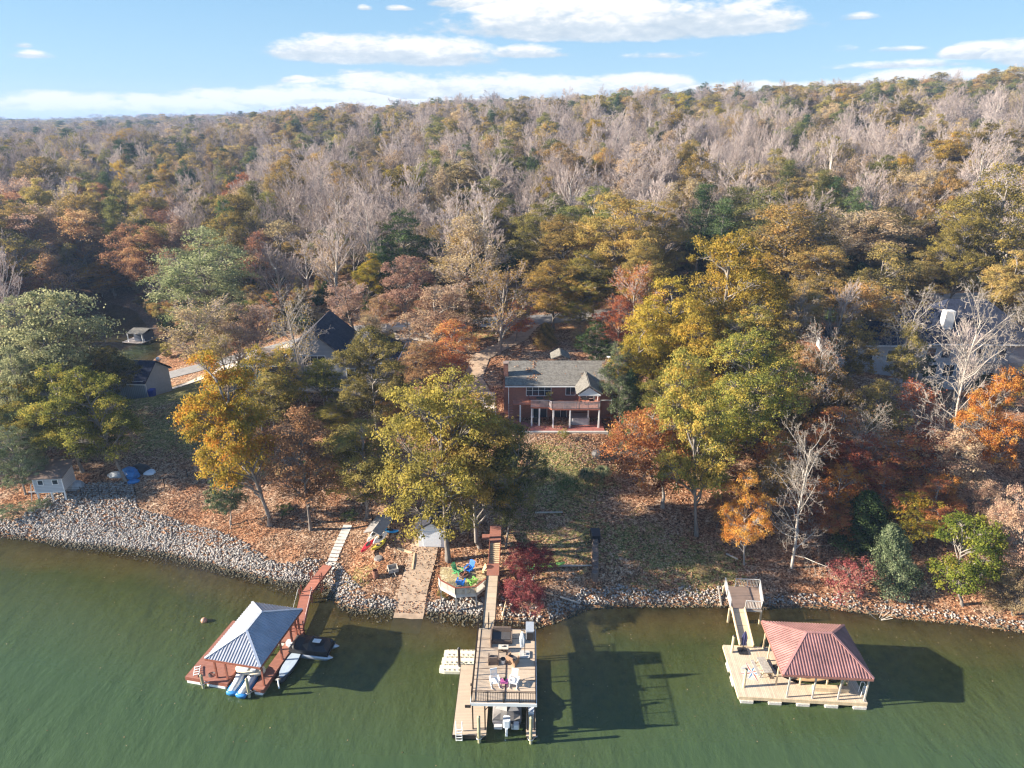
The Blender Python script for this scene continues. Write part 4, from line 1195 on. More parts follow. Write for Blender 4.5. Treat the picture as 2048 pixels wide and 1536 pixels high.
far = []
for xx, yy, sp in wood:
    k, nm, pr_, pl, h, wm = pick(xx, yy, rng)
    if yy < 170: h *= .88
    if count.get(nm, 0) < 215 and yy < 420:
        count[nm] = count.get(nm, 0) + 1
        hz_, dz_ = zone(xx, yy)
        col = PALW[pl]
        lb = {'bare': 'leafless grey-pink tree', 'thin': col + ' half-bare tree', 'oak': col + ' leafy oak', 'ever': ('dark pine' if pl == 'pine' else 'broad dark evergreen')}[k] + ' on the ' + dz_ + ' ' + hz_
        lb = ('tall ' if h > 19 else 'short ' if h < 15.5 else '') + ('broad ' if wm > 13.5 and k != 'ever' else 'narrow ' if wm < 12 else '') + lb.replace('broad dark', 'dark')
        lb = lb.replace('on the first rows', 'at the wood edge')
        place_tree(nm, lb, 'tree', pr_, pl, xx, yy, h, wm, group=(hz_ and 'woodland trees ' + hz_), parts=False, lean=(rng.uniform(-.04, .04), rng.uniform(-.04, .04)))
    else:
        far.append((xx, yy, k, pr_, pl, h * (1.0 if yy < 900 else 1.15), wm * (sp / 9.5 if yy > 420 else 1.0) if yy > 420 else wm))
print('trees near', sum(count.values()), count, 'far', len(far))


# far-off wood: one object, instanced with geometry nodes
def far_wood(name, far):
    combos = {}
    for f in far:
        key = (f[3], f[4]); combos.setdefault(key, []).append(f)
    # keep the set of instanced meshes small
    keys = sorted(combos)
    col = bpy.data.collections.new(name + '_library')
    idx = {}
    for i, key in enumerate(keys):
        me = PR[key[0]].whole.copy()
        if key[1]: me.materials[0] = PAL[key[1]]
        o = bpy.data.objects.new('lib%03d' % i, me); col.objects.link(o); idx[key] = i
    pts, sc_, rt, ii = [], [], [], []
    r2 = random.Random(3)
    X = np.array([f[0] for f in far]); Yy = np.array([f[1] for f in far]); Z = Hn(X, Yy)
    for f, z in zip(far, Z):
        p = PR[f[3]]; pts.append((f[0], f[1], z - .1)); s = f[6] / (2 * p.R); sc_.append((s, s, f[5] / p.H)); rt.append(r2.uniform(0, 6.28)); ii.append(idx[(f[3], f[4])])
    me = bpy.data.meshes.new(name); n = len(pts)
    me.vertices.add(n); me.vertices.foreach_set('co', np.array(pts, np.float32).ravel())
    a = me.attributes.new('sc', 'FLOAT_VECTOR', 'POINT'); a.data.foreach_set('vector', np.array(sc_, np.float32).ravel())
    a = me.attributes.new('rt', 'FLOAT', 'POINT'); a.data.foreach_set('value', np.array(rt, np.float32))
    a = me.attributes.new('ix', 'INT', 'POINT'); a.data.foreach_set('value', np.array(ii, np.int32))
    o = link(name, me, kind='stuff')
    gt = bpy.data.node_groups.new(name, 'GeometryNodeTree')
    gt.interface.new_socket('Geometry', in_out='INPUT', socket_type='NodeSocketGeometry'); gt.interface.new_socket('Geometry', in_out='OUTPUT', socket_type='NodeSocketGeometry')
    N = gt.nodes; L = gt.links
    gi = N.new('NodeGroupInput'); go = N.new('NodeGroupOutput')
    ci = N.new('GeometryNodeCollectionInfo'); ci.inputs['Collection'].default_value = col; ci.inputs['Separate Children'].default_value = True; ci.inputs['Reset Children'].default_value = True
    ip = N.new('GeometryNodeInstanceOnPoints'); ip.inputs['Pick Instance'].default_value = True

    def na(name, typ):
        q = N.new('GeometryNodeInputNamedAttribute'); q.data_type = typ; q.inputs[0].default_value = name; return q.outputs[0]
    cx = N.new('ShaderNodeCombineXYZ'); L.new(na('rt', 'FLOAT'), cx.inputs[2])
    er = N.new('FunctionNodeEulerToRotation'); L.new(cx.outputs[0], er.inputs[0])
    L.new(gi.outputs[0], ip.inputs['Points']); L.new(ci.outputs[0], ip.inputs['Instance']); L.new(na('ix', 'INT'), ip.inputs['Instance Index'])
    L.new(er.outputs[0], ip.inputs['Rotation']); L.new(na('sc', 'FLOAT_VECTOR'), ip.inputs['Scale']); L.new(ip.outputs[0], go.inputs[0])
    md = o.modifiers.new('instances', 'NODES'); md.node_group = gt


r4 = random.Random(8)
for _ in range(420):          # the wood carries on along the shore outside the picture
    xx, yy = r4.choice([(r4.uniform(62, 150), r4.uniform(60, 128)), (r4.uniform(62, 150), r4.uniform(60, 128)), (r4.uniform(-150, -80), r4.uniform(76, 104))])
    if abs(xx) / (yy * .932 + 14) < .80 or (xx > 0 and abs(yy - np.interp(xx, ROADX, ROADY)) < 5): continue
    if r4.random() < .55: continue
    far.append((xx, yy, 'oak', r4.choice(['B0', 'B1', 'S0', 'S1', 'L0']), r4.choice(['olive', 'goldbrown', 'rust', 'yellowgreen']), r4.uniform(12, 19), r4.uniform(9, 14)))
far_wood('far_wood', far)
under = []
r3 = random.Random(12)
while len(under) < 5200:
    yy = 85 + 330 * r3.random() ** 1.0; xx = r3.uniform(-.8, .8) * yy
    if yy < 105 and (abs(xx) < 60 or xx < -50): continue
    if -75 < xx < 160 and abs(yy - np.interp(xx, ROADX, ROADY)) < 4 + 2 * r3.random(): continue
    if yy < np.interp(xx, ROADX, ROADY) and r3.random() < .8: continue
    if yy < 112 and xx < -38: continue
    if cove_d(np.array([xx]), np.array([yy]))[0] < 1.5: continue
    under.append((xx, yy, 'under', r3.choice(['M0', 'M1', 'U0', 'C1']), r3.choice(['rust', 'olive', 'olive', 'dark', 'dark', 'tan', 'goldbrown']), r3.uniform(1.5, 5), r3.uniform(2.5, 5)))
far_wood('undergrowth', under)
# ------------------------------------------------------------------ docks
WOODRED = plank_mat('red_stained_boards', (.34, .14, .095), axis=1, pitch=.145)
WOODREDX = plank_mat('red_stained_boards_across', (.40, .15, .095), axis=0, pitch=.145)
REDPOST = mat('red_stained_timber', (.27, .085, .05), rough=.7, var=.2, scale=5)
COMPO = plank_mat('tan_composite_boards', (.56, .44, .32), axis=1, pitch=.15, gap=.07, var=.10, weather=.12)
COMPOX = plank_mat('tan_composite_boards_across', (.56, .44, .32), axis=0, pitch=.15, gap=.07, var=.10, weather=.12)
PALEW = plank_mat('pale_pine_boards', (.62, .50, .36), axis=0, pitch=.15, gap=.09, var=.22, weather=.3)
PALEWY = plank_mat('pale_pine_boards_across', (.66, .52, .34), axis=1, pitch=.15, gap=.09, var=.22, weather=.3)
PINE = mat('pale_pine_timber', (.62, .47, .29), rough=.75, var=.2, scale=4, streak=(1, 1, .2))
GREYW = mat('weathered_grey_timber', (.40, .36, .31), rough=.85, var=.25, scale=5)
GREYWP = plank_mat('weathered_grey_boards', (.40, .34, .30), axis=1, pitch=.14, var=.3)
BRONZE = mat('dark_bronze_metal', (.055, .04, .032), rough=.45, metal=.4)
GALV = mat('galvanised_steel', (.55, .56, .57), rough=.4, metal=.7)
WHITEM = mat('white_paint', (.80, .80, .78), rough=.5, var=.04)
WHITEP = mat('white_plastic', (.82, .81, .77), rough=.4, var=.05, scale=6)
FLOATM = mat('float_concrete', (.58, .53, .46), rough=.85, var=.3, scale=6)
BLACKF = mat('black_float', (.03, .03, .032), rough=.6)
BLACK = mat('black_plastic', (.02, .02, .022), rough=.5)
TREATED = mat('green_treated_pile', (.36, .33, .20), rough=.85, var=.3, scale=4, streak=(1, 1, .3))
WICKER = mat('brown_wicker', (.17, .12, .09), rough=.85, var=.4, scale=30, bump=.6, bscale=60)
WICKERT = mat('tan_wicker', (.36, .22, .13), rough=.85, var=.35, scale=30, bump=.6, bscale=60)
CUSH = mat('dark_cushion', (.07, .065, .065), rough=.9)
STEELROOF = seam_mat('grey_standing_seam', (.37, .38, .42), rough=.55, metal=.0, var=.16)
BLUEROOFRIB = STEELROOF
REDROOF = seam_mat('red_ribbed_metal', (.33, .175, .155), rough=.6, metal=.0, var=.3)


def face_ribs(mb, A, B, Cc, D, sp=.3, w_=.05, h_=.045, inset=.02):
    A, B, Cc, D = map(Vector, (A, B, Cc, D))
    u = (B - A).normalized(); n = u.cross((D - A)).normalized(); v = n.cross(u)
    if n.z < 0: n = -n
    if v.z < 0: v = -v
    L = (B - A).length; h = (D - A).dot(v); ud = (D - A).dot(u); uc = (Cc - A).dot(u)
    k = sp / 2
    while k < L:
        vm = h if ud <= k <= uc else h * k / ud if k < ud else h * (L - k) / (L - uc)
        if vm > .1: mb.beam(A + u * k + n * h_ * .5, A + u * k + v * vm + n * h_ * .5, w_, h_, up=n)
        k += sp
    return mb


def hip_roof(parent, x0, x1, y0, y1, ze, zr, r0, r1, m, capm, sp=.3, th=.06, rw=.05, rh=.05):
    """r0, r1: ridge end points (x, y)"""
    R0 = Vector((r0[0], r0[1], zr)); R1 = Vector((r1[0], r1[1], zr))
    a, b, c, d = Vector((x0, y0, ze)), Vector((x1, y0, ze)), Vector((x1, y1, ze)), Vector((x0, y1, ze))
    along_y = abs(r1[1] - r0[1]) > abs(r1[0] - r0[0])
    mb = MB(); rib = MB()
    if along_y:
        faces = [(a, b, R0, R0), (b, c, R1, R0), (c, d, R1, R1), (d, a, R0, R1)]
    else:
        faces = [(a, b, R1, R0), (b, c, R1, R1), (c, d, R0, R1), (d, a, R0, R0)]
    for A, B, Cc, D in faces:
        pts = [A, B, Cc] if (Cc - D).length < 1e-6 else [A, B, Cc, D]
        mb.slab(pts, th); face_ribs(rib, A, B, Cc, D, sp, rw, rh)
    mb.v += []; rf = mb.build('roof', m, parent)
    rib.build('standing_seams', m, rf)
    cp = MB(); e = Vector((0, 0, .05))
    if along_y: hips = [(a, R0), (b, R0), (c, R1), (d, R1)]
    else: hips = [(a, R0), (b, R1), (c, R1), (d, R0)]
    for p, q in hips + [(R0, R1)]: cp.beam(p + e, q + e, .2, .05)
    cp.build('ridge_cap', capm, rf)
    fs = MB()
    for p, q in ((a, b), (b, c), (c, d), (d, a)): fs.beam(p - Vector((0, 0, .12)), q - Vector((0, 0, .12)), .06, .18)
    fs.build('fascia', REDPOST if m is STEELROOF else mat('roof_edge_timber', (.30, .13, .10)), parent)
    return rf


def rope_coil(name, lab, x, y, z, r=.3):
    mb = MB()
    for k in range(3):
        rr = r * (1 - .18 * k)
        pts = [(x + rr * math.cos(t) * (1 + .2 * math.sin(3 * t)), y + rr * math.sin(t), z + .02 + .02 * k) for t in np.linspace(0, 6.28, 16)]
        mb.path(pts, .018, 4)
    return tag(mb.build(name, BLACK), lab, 'rope')


def pile(px, py, zt, lab, m=TREATED, base_z=0, r=.13, xy=None):
    p = Vector((xy[0], xy[1], 0)) if xy else at(px, py, base_z)
    o = thing('mooring_pile', lab, 'mooring pile', (p.x, p.y, 0), 0, 'mooring piles of the docks')
    MB().tube((0, 0, -2.5), (0, 0, zt), r, r * .92, 10).build('post', m, o, smooth=False)
    MB().tube((0, 0, zt + .003), (0, 0, zt + .12), r * 1.06, .02, 10).build('cap', BLACK if m is not TREATED else m, o)
    h = MB()
    for k in range(12):
        a, b = 2 * math.pi * k / 12, 2 * math.pi * (k + 1) / 12
        h.tube((math.cos(a) * r * 1.7, math.sin(a) * r * 1.7, .52), (math.cos(b) * r * 1.7, math.sin(b) * r * 1.7, .52), .025, n=5)
    h.beam((r * 1.6, 0, .52), (r * 1.6 + .3, .2, .52), .05, .05)
    h.build('pile_hoop', GALV, o)
    return o


# --- left boathouse ------------------------------------------------------------
LR = R(-11.3)
LO = (-25.5, 44.4, 0)


def lw(x, y, z=0):
    c, s = math.cos(LR), math.sin(LR)
    return Vector((LO[0] + x * c - y * s, LO[1] + x * s + y * c, z))


def left_boathouse():
    e = thing('boathouse', 'red-decked floating boathouse under a grey standing-seam hip roof', 'boathouse', LO, LR)
    d = MB(); d.box(-2.6, 1.35, .3, 7.45, .44, .56); d.box(1.353, 3.747, 5.8, 7.45, .44, .56); d.box(3.75, 4.7, .3, 7.45, .44, .56)
    d.build('deck', WOODRED, e)
    f = MB()
    for x0, x1, y0, y1 in ((-2.6, 1.35, .26, .298), (-2.64, -2.602, .3, 7.45), (1.31, 1.348, .34, 5.8), (3.752, 3.79, .34, 5.8), (3.75, 4.7, .26, .298), (4.702, 4.74, .3, 7.45), (-2.6, 4.7, 7.452, 7.49)):
        f.box(x0, x1, y0, y1, .22, .54)
    f.build('rim_board', REDPOST, e)
    for x0, x1, y0 in ((-2.5, -1.2, .35), (-.6, 1.2, .35), (3.85, 4.6, .35), (-2.5, 1.2, 3.2), (-2.5, 1.2, 6), (3.85, 4.6, 3.2), (1.5, 4.6, 6)):
        MB().box(x0, x1, y0 - .12, y0 + 1.1, -.15, .24, .05).build('float', WHITEP, e)
    for x, y in ((.15, .75), (1.15, .75), (4.55, .75), (.15, 3.8), (4.55, 3.8), (4.55, 5.6), (.15, 6.9), (4.25, 6.95), (4.58, 6.95)):
        p = MB().box(x - .07, x + .07, y - .07, y + .07, .563, 3.2)
        p.build('post', REDPOST, e)
    b = MB()
    for x, y in ((.15, .75), (4.55, .75), (.15, 3.8), (4.55, 3.8), (.15, 6.9), (4.55, 6.9)):
        sx = 1 if x < 2 else -1
        b.beam((x, y, 2.6), (x + .5 * sx, y, 3.15), .08, .08); b.beam((x, y, 2.6), (x, y + (.5 if y < 5 else -.5), 3.15), .08, .08)
    b.build('knee_brace', REDPOST, e)
    hb = MB(); hb.beam((.15, .3, 3.14), (.15, 7.2, 3.14), .1, .2); hb.beam((4.55, .3, 3.14), (4.55, 7.2, 3.14), .1, .2); hb.beam((.2, .75, 3.13), (4.5, .75, 3.13), .1, .2); hb.beam((.2, 6.9, 3.13), (4.5, 6.9, 3.13), .1, .2)
    hb.build('header_beam', REDPOST, e)
    hip_roof(e, -.05, 5.0, .0, 7.25, 3.3, 4.55, (2.48, 2.45), (2.48, 4.8), STEELROOF, mat('pale_ridge_metal', (.66, .68, .72), rough=.4, metal=.3), sp=.26)
    s = MB(); s.box(1.25, 1.33, .8, 4.5, .563, .62); s.build('bench_edge', REDPOST, e)
    # gangway to the shore
    g = thing('gangway', 'red-stained gangway from the left boathouse up to the stepping stones', 'gangway', (0, 0, 0))
    P = [lw(4.1, 7.3, .62), at(612, 1188, .9), at(632, 1160, 1.3), at(655, 1131, 1.55)]
    dk = MB(); rl = MB(); ps = MB()
    for k, (a, b_) in enumerate(zip(P[:-1], P[1:])):
        dv = (b_ - a).normalized(); sd = dv.cross(Vector((0, 0, 1))).normalized()
        dk.beam(a, b_, .98, .07, up=(0, 0, 1))
        for s_ in (-1, 1):
            rl.beam(a + sd * s_ * .52 - Vector((0, 0, .09)), b_ + sd * s_ * .52 - Vector((0, 0, .09)), .06, .16)
            for t in ((0.05, .95) if k < 2 else (.1,)):
                q = a.lerp(b_, t) + sd * s_ * .57
                ps.beam(q - Vector((0, 0, q.z + .8)), q + Vector((0, 0, .85)), .1, .1)
    MATS.pop('x', None)
    dk.build('deck', plank_mat('red_gangway_boards', (.38, .14, .09), axis=1, pitch=.2), g); rl.build('side_beam', REDPOST, g); ps.split('post', REDPOST, g)
    rp = MB()
    for s_ in (-1, 1):
        a, b_ = P[0], P[1]; sd = (b_ - a).normalized().cross(Vector((0, 0, 1))).normalized() * s_ * .66
        rp.tube(a + sd + Vector((0, 0, .8)), b_ + sd + Vector((0, 0, .8)), .015, n=4)
    rp.build('rope_rail', WHITEM, g)


left_boathouse()
o = pile(0, 0, 1.35, 'pale mooring pile at the front left corner of the red-decked boathouse', xy=lw(-.75, .0)[:2])
o = pile(0, 0, 1.9, 'tall mooring pile at the front right corner of the red-decked boathouse', xy=lw(3.62, -.12)[:2])


def pwc(name, lab, loc, rot, hull_col, deck_col, L=2.7, Wd=1.0, cover=None):
    e = thing(name, lab, 'jet ski', loc, rot)
    rings = []
    for t in np.linspace(0, 1, 11):
        y = -L / 2 + L * t; wv = Wd / 2 * (1 - .92 * max(0, (t - .45) / .55) ** 2.2) * (.9 + .1 * min(1, t * 6)); zb = .0 + .22 * max(0, (t - .6) / .4) ** 2
        rings.append([(-wv, y, .34), (-wv * .9, y, .12), (0, y, zb - .03), (wv * .9, y, .12), (wv, y, .34), (wv * .75, y, .42), (-wv * .75, y, .42)])
    MB().loft(rings).build('hull', hull_col, e, True)
    rings = []
    for t in np.linspace(0.05, .97, 9):
        y = -L / 2 + L * t; wv = .26 + .1 * math.sin(t * 3.1) - .12 * max(0, t - .75) * 4; zt = .62 + .22 * math.exp(-((t - .62) / .13) ** 2) - .18 * max(0, (t - .75) / .25)
        rings.append([(-wv, y, .40), (-wv * .7, y, zt), (wv * .7, y, zt), (wv, y, .40)])
    MB().loft(rings).build('seat', deck_col, e, True)
    MB().tube((-.36, .28, .95), (.36, .28, .95), .03, n=6).tube((0, .3, .7), (0, .28, .95), .05, n=6).build('handlebar', BLACK, e)
    return e


BLUEH = mat('blue_gelcoat', (.035, .20, .48), rough=.25, var=.1)
SILV = mat('silver_gelcoat', (.62, .66, .70), rough=.3, var=.06)
pwc('jet_ski', 'blue and white jet ski, left one of the pair in the slip', tuple(lw(2.0, .95, .05)), LR + .10, BLUEH, WHITEP)
pwc('jet_ski', 'blue and white jet ski in the slip, right of the pair, beside the tall pile', tuple(lw(3.05, .85, .05)), LR - .02, BLUEH, SILV)


def paddle_boat():
    e = thing('paddle_boat', 'cream plastic paddle boat parked across the slip under the roof edge', 'paddle boat', tuple(lw(2.55, 2.0, .5)), LR + .05)
    rings = []
    for t in np.linspace(-1, 1, 9):
        x = t * 1.3; k = math.sqrt(max(.08, 1 - t ** 4))
        rings.append([(x, -.55 * k, .1), (x, -.62 * k, .32), (x, -.4 * k, .38), (x, .4 * k, .38), (x, .62 * k, .32), (x, .55 * k, .1)])
    MB().loft(rings).build('hull', mat('cream_plastic', (.78, .70, .52), rough=.5, var=.08), e, True)
    MB().box(-.5, -.1, -.35, .3, .385, .5, .05).box(.15, .6, -.35, .3, .385, .5, .05).build('seat', SILV, e)


paddle_boat()


def dark_boat():
    e = thing('dinghy', 'narrow black-hulled dinghy with pale oval deck lying along the right side of the red boathouse', 'dinghy', tuple(lw(5.35, 3.7, 0)), LR + .0)
    rings = []
    for t in np.linspace(0, 1, 12):
        y = -2.1 + 4.2 * t; k = math.sin(math.pi * (t * .86 + .1)) ** .6
        rings.append([(-.62 * k, y, .42), (-.45 * k, y, .05), (.45 * k, y, .05), (.62 * k, y, .42)])
    MB().loft(rings).build('hull', BLACK, e, True)
    pts = [(.52 * math.sin(a) * 1.0, 1.75 * math.cos(a)) for a in np.linspace(0, 6.283, 25)[:-1]]
    MB().prism(pts, .425, .5).build('deck_cover', mat('pale_blue_cover', (.42, .50, .58), rough=.6), e)
    MB().tube((.0, -2.15, .5), (0.3, -2.6, .1), .06, n=6).build('motor', WHITEP, e)


dark_boat()


def pontoon(name, lab, loc, rot, L=5.4, Wd=2.3, cov=BLACK, seen_motor=True):
    e = thing(name, lab, 'pontoon boat', loc, rot)
    for s_ in (-1, 1):
        rings = []
        for t in np.linspace(0, 1, 9):
            y = -L / 2 + L * t; r = .28 * (1 if t < .85 else math.sqrt(max(.03, 1 - ((t - .85) / .15) ** 2)))
            rings.append([(s_ * Wd * .38 + r * math.cos(a), y, .22 + r * math.sin(a) + (.1 * max(0, t - .85) / .15)) for a in np.linspace(0, 6.283, 11)[:-1]])
        MB().loft(rings).build('pontoon', mat('brushed_aluminium', (.42, .46, .52), rough=.35, metal=.6), e, True)
    MB().box(-Wd / 2, Wd / 2, -L / 2 + .3, L / 2 - .4, .5, .62).build('deck', BLACK, e)
    rings = []
    for t, zt, wk in ((0, .95, .92), (.12, 1.3, 1), (.3, 1.12, 1), (.5, 1.5, 1), (.68, 1.15, 1), (.88, 1.25, .96), (1, .9, .82)):
        y = -L / 2 + .35 + (L - .85) * t; w2 = Wd / 2 * wk
        rings.append([(-w2, y, .625), (-w2 * .98, y, .95), (-w2 * .45, y, zt * .96), (0, y, zt), (w2 * .45, y, zt * .97), (w2 * .98, y, .95), (w2, y, .625)])
    MB().loft(rings).build('cover', cov, e)
    return e


p_ = at(630, 1300, 0.3)
e = pontoon('pontoon_boat', 'black-covered pontoon boat with grey tubes moored behind the red boathouse', (p_.x - .2, p_.y + .1, 0), R(-99), 4.4, 1.9)
MB().box(-.25, .25, -2.5, -1.95, .5, .9, .08).build('motor', SILV, e)
MB().box(-.1, .35, .2, .9, 1.44, 1.47).build('cover_patch', WHITEP, e)

MB_ = MB().box(0, .42, 0, .38, .563, .95, .04)
o = MB_.build('dock_box', SILV); o.location = lw(4.25, 5.25); o.rotation_euler = (0, 0, LR); tag(o, 'pale grey dock box by a post on the right side of the red boathouse', 'dock box')
# aluminium ladder folded on the left front corner, deck chairs stack
e = thing('swim_ladder', 'white swim ladder lying on the front left corner of the red deck', 'ladder', tuple(lw(-1.9, .9, .57)), LR + .5)
for s_ in (-.22, .22): MB().beam((s_, -.5, .16), (s_, .7, .10), .05, .05).build('rail', WHITEP, e)
for k in range(4): MB().beam((-.2, -.35 + k * .3, .15), (.2, -.35 + k * .3, .15), .08, .04).build('rung', WHITEP, e)
rope_coil('rope', 'dark rope coiled on the front of the red deck', *lw(-.5, .95, .565))
o = MB().ball((0, 0, 0), .3, n=14, m=9).build('mooring_buoy', mat('faded_orange_buoy', (.46, .26, .17), rough=.5, var=.25), smooth=True)
o.location = at(408, 1241, .1); tag(o, 'round faded buoy floating alone left of the red boathouse', 'buoy')

# --- centre two-level dock -----------------------------------------------------
CR = R(-1.3)
CO = (-3.15, 39.75, 0)


def cw(x, y, z=0):
    c, s = math.cos(CR), math.sin(CR)
    return Vector((CO[0] + x * c - y * s, CO[1] + x * s + y * c, z))


UZ = 3.4


def railing(parent, pts, z, h=1.0, m=BRONZE, sp=.13, post_sp=1.25, name='railing', bal=.017, top=.07):
    mb = MB()
    for a, b in zip(pts[:-1], pts[1:]):
        a = Vector((a[0], a[1], z)); b = Vector((b[0], b[1], z)); L = (b - a).length; n = max(1, round(L / post_sp))
        for k in range(n + 1):
            q = a.lerp(b, k / n); mb.box(q.x - .03, q.x + .03, q.y - .03, q.y + .03, z + .003, z + h + .04)
        e_ = Vector((0, 0, h)); mb.beam(a + e_, b + e_, top, .035); mb.beam(a + Vector((0, 0, .1)), b + Vector((0, 0, .1)), .035, .03)
        nb = int(L / sp)
        for k in range(1, nb):
            q = a.lerp(b, k / nb); mb.tube(q + Vector((0, 0, .1)), q + Vector((0, 0, h)), bal, n=4, caps=False)
    return mb.build(name, m, parent)


def centre_dock():
    e = thing('two_level_dock', 'tan two-level dock with dark railings around its upper sun deck', 'dock', CO, CR)
    d = MB(); d.box(-1.45, 1.15, -.45, 6.8, .42, .55); d.box(4.25, 5.0, -.45, 8.0, .42, .55); d.box(1.153, 4.247, 6.1, 8.0, .42, .55); d.build('lower_deck', COMPO, e)
    f = MB()
    for x0, x1, y0, y1 in ((-1.45, 1.15, -.49, -.452), (-1.49, -1.452, -.45, 6.8), (-1.45, 1.15, 6.802, 6.84), (1.11, 1.148, -.4, 6.1), (4.252, 4.29, -.4, 6.1), (5.002, 5.04, -.45, 8), (4.25, 5.0, -.49, -.452)): f.box(x0, x1, y0, y1, .2, .53)
    f.build('rim_board', BRONZE, e)
    for x0, x1, y0 in ((-1.35, .0, -.3), (.1, 1.05, -.3), (4.32, 4.95, -.3), (-1.35, 1.05, 2.6), (-1.35, 1.05, 5.4), (4.32, 4.95, 2.6), (4.32, 4.95, 6), (1.4, 4, 6.3)):
        MB().box(x0, x1, y0, y0 + 1.3, -.2, .22, .05).build('float', BLACKF, e)
    u = MB(); u.box(0, 5.0, 0, 8.1, UZ - .08, UZ); u.build('upper_deck', COMPO, e)
    s = MB()
    for k in range(1, 7): s.box(.02, 4.98, 8.1 * k / 7 - .03, 8.1 * k / 7 + .03, UZ + .004, UZ + .012)
    s.box(2.55, 2.63, .05, 8.05, UZ + .016, UZ + .024); s.box(.25, .31, .05, 8.05, UZ + .016, UZ + .024)
    s.build('board_seams', mat('dark_deck_trim', (.16, .11, .08)), e)
    r = MB(); r.box(-.03, 5.03, -.06, -.003, UZ - .3, UZ - .02); r.box(-.03, 5.03, 8.103, 8.16, UZ - .3, UZ - .02); r.box(-.06, -.003, -.06, 8.16, UZ - .3, UZ - .022); r.box(5.003, 5.06, -.06, 8.16, UZ - .3, UZ - .022)
    r.build('fascia', WHITEM, e)
    j = MB()
    for k in range(8): j.box(.05, 4.95, .3 + k * 1.05, .36 + k * 1.05, UZ - .28, UZ - .083)
    j.build('joists', PINE, e)
    for x, y in ((.1, .12), (1.05, .12), (4.35, .12), (4.9, .12), (.1, 2.8), (1.05, 2.8), (4.35, 2.8), (4.9, 2.8), (.1, 5.4), (4.9, 5.4), (.1, 7.9), (2.5, 7.9), (4.9, 7.9)):
        MB().box(x - .05, x + .05, y - .05, y + .05, .553, UZ - .083).build('post', BRONZE, e)
    b = MB()
    for y in (.12, 2.8):
        b.beam((1.05, y, 2.5), (1.5, y, 3.1), .05, .05); b.beam((4.35, y, 2.5), (3.9, y, 3.1), .05, .05)
    b.build('knee_brace', BRONZE, e)
    railing(e, [(.05, .05), (4.95, .05)], UZ); railing(e, [(4.95, .05), (4.95, 8.05)], UZ); railing(e, [(.05, 8.05), (.05, .05)], UZ)
    railing(e, [(4.95, 8.05), (1.4, 8.05)], UZ); railing(e, [(.05, 8.05), (.35, 8.05)], UZ); railing(e, [(.35, 8.05), (.35, 8.7), (.0, 8.7)], UZ, name='side_railing')
    railing(e, [(.9, 8.05), (.9, 9.0)], UZ, name='gate', post_sp=1)
    # side brackets on the left
    MB().box(-.45, -.003, -.25, -.1, UZ - .3, UZ - .15).build('bracket', BRONZE, e); MB().box(-.2, -.063, 1.9, 2.05, UZ - .3, UZ - .15).build('bracket', BRONZE, e)


centre_dock()
pile(0, 0, 2.6, 'pale mooring pile at the front of the two-level dock, left of the engine', xy=cw(.62, -.62)[:2])
pile(0, 0, 2.6, 'pale mooring pile at the front of the two-level dock, right of the covered boat', xy=cw(4.62, -.62)[:2])
pile(0, 0, 2.3, 'dark mooring pile between the cream float pads and the lower deck', m=BRONZE, xy=cw(-1.62, 6.9)[:2])


def ladder(name, lab, loc, rot, m=GALV, h=1.1, cat='ladder', low=-.6):
    e = thing(name, lab, cat, loc, rot)
    for s_ in (-.24, .24):
        MB().path([(s_, 0, low), (s_, 0, h * .8), (s_, .12, h), (s_, .35, h), (s_, .4, .05)], .025, 6).build('rail', m, e)
    for k in range(5): MB().box(-.22, .22, -.05, .05, low + .1 + k * .28, low + .13 + k * .28).build('rung', m, e)
    return e


ladder('swim_ladder', 'metal swim ladder at the front left corner of the two-level dock', tuple(cw(-.95, -.52, .55)), CR, WHITEM)


def float_pads():
    e = thing('float_port', 'cream jet ski float port left of the two-level dock', 'jet ski port', tuple(cw(-2.2, 8.05, 0)), CR)
    cream = mat('cream_float', (.80, .74, .56), rough=.55, var=.10, scale=4)
    for k, (x0, y0) in enumerate(((-.95, .45), (-1.05, -.45), (-1.15, -1.35))):
        mb = MB(); rings = []
        for t in np.linspace(0, 1, 8):
            x = x0 + 3.3 * t; hw_ = .42 * (1 if t > .12 else .75 + .25 * t / .12)
            rings.append([(x, y0 - hw_, .0), (x, y0 - hw_, .3), (x, y0 - hw_ * .5, .36), (x, y0, .27), (x, y0 + hw_ * .5, .36), (x, y0 + hw_, .3), (x, y0 + hw_, .0)])
        p = mb.loft(rings).build('float_pad', cream, e)
        r = MB()
        for i in range(6):
            for s_ in (-.3, .3): r.beam((x0 + .4 + i * .42, y0 + s_ - .05, .375), (x0 + .5 + i * .42, y0 + s_ + .05, .375), .05, .04)
        r.build('rollers', mat('tan_rollers', (.33, .22, .12)), p)


float_pads()


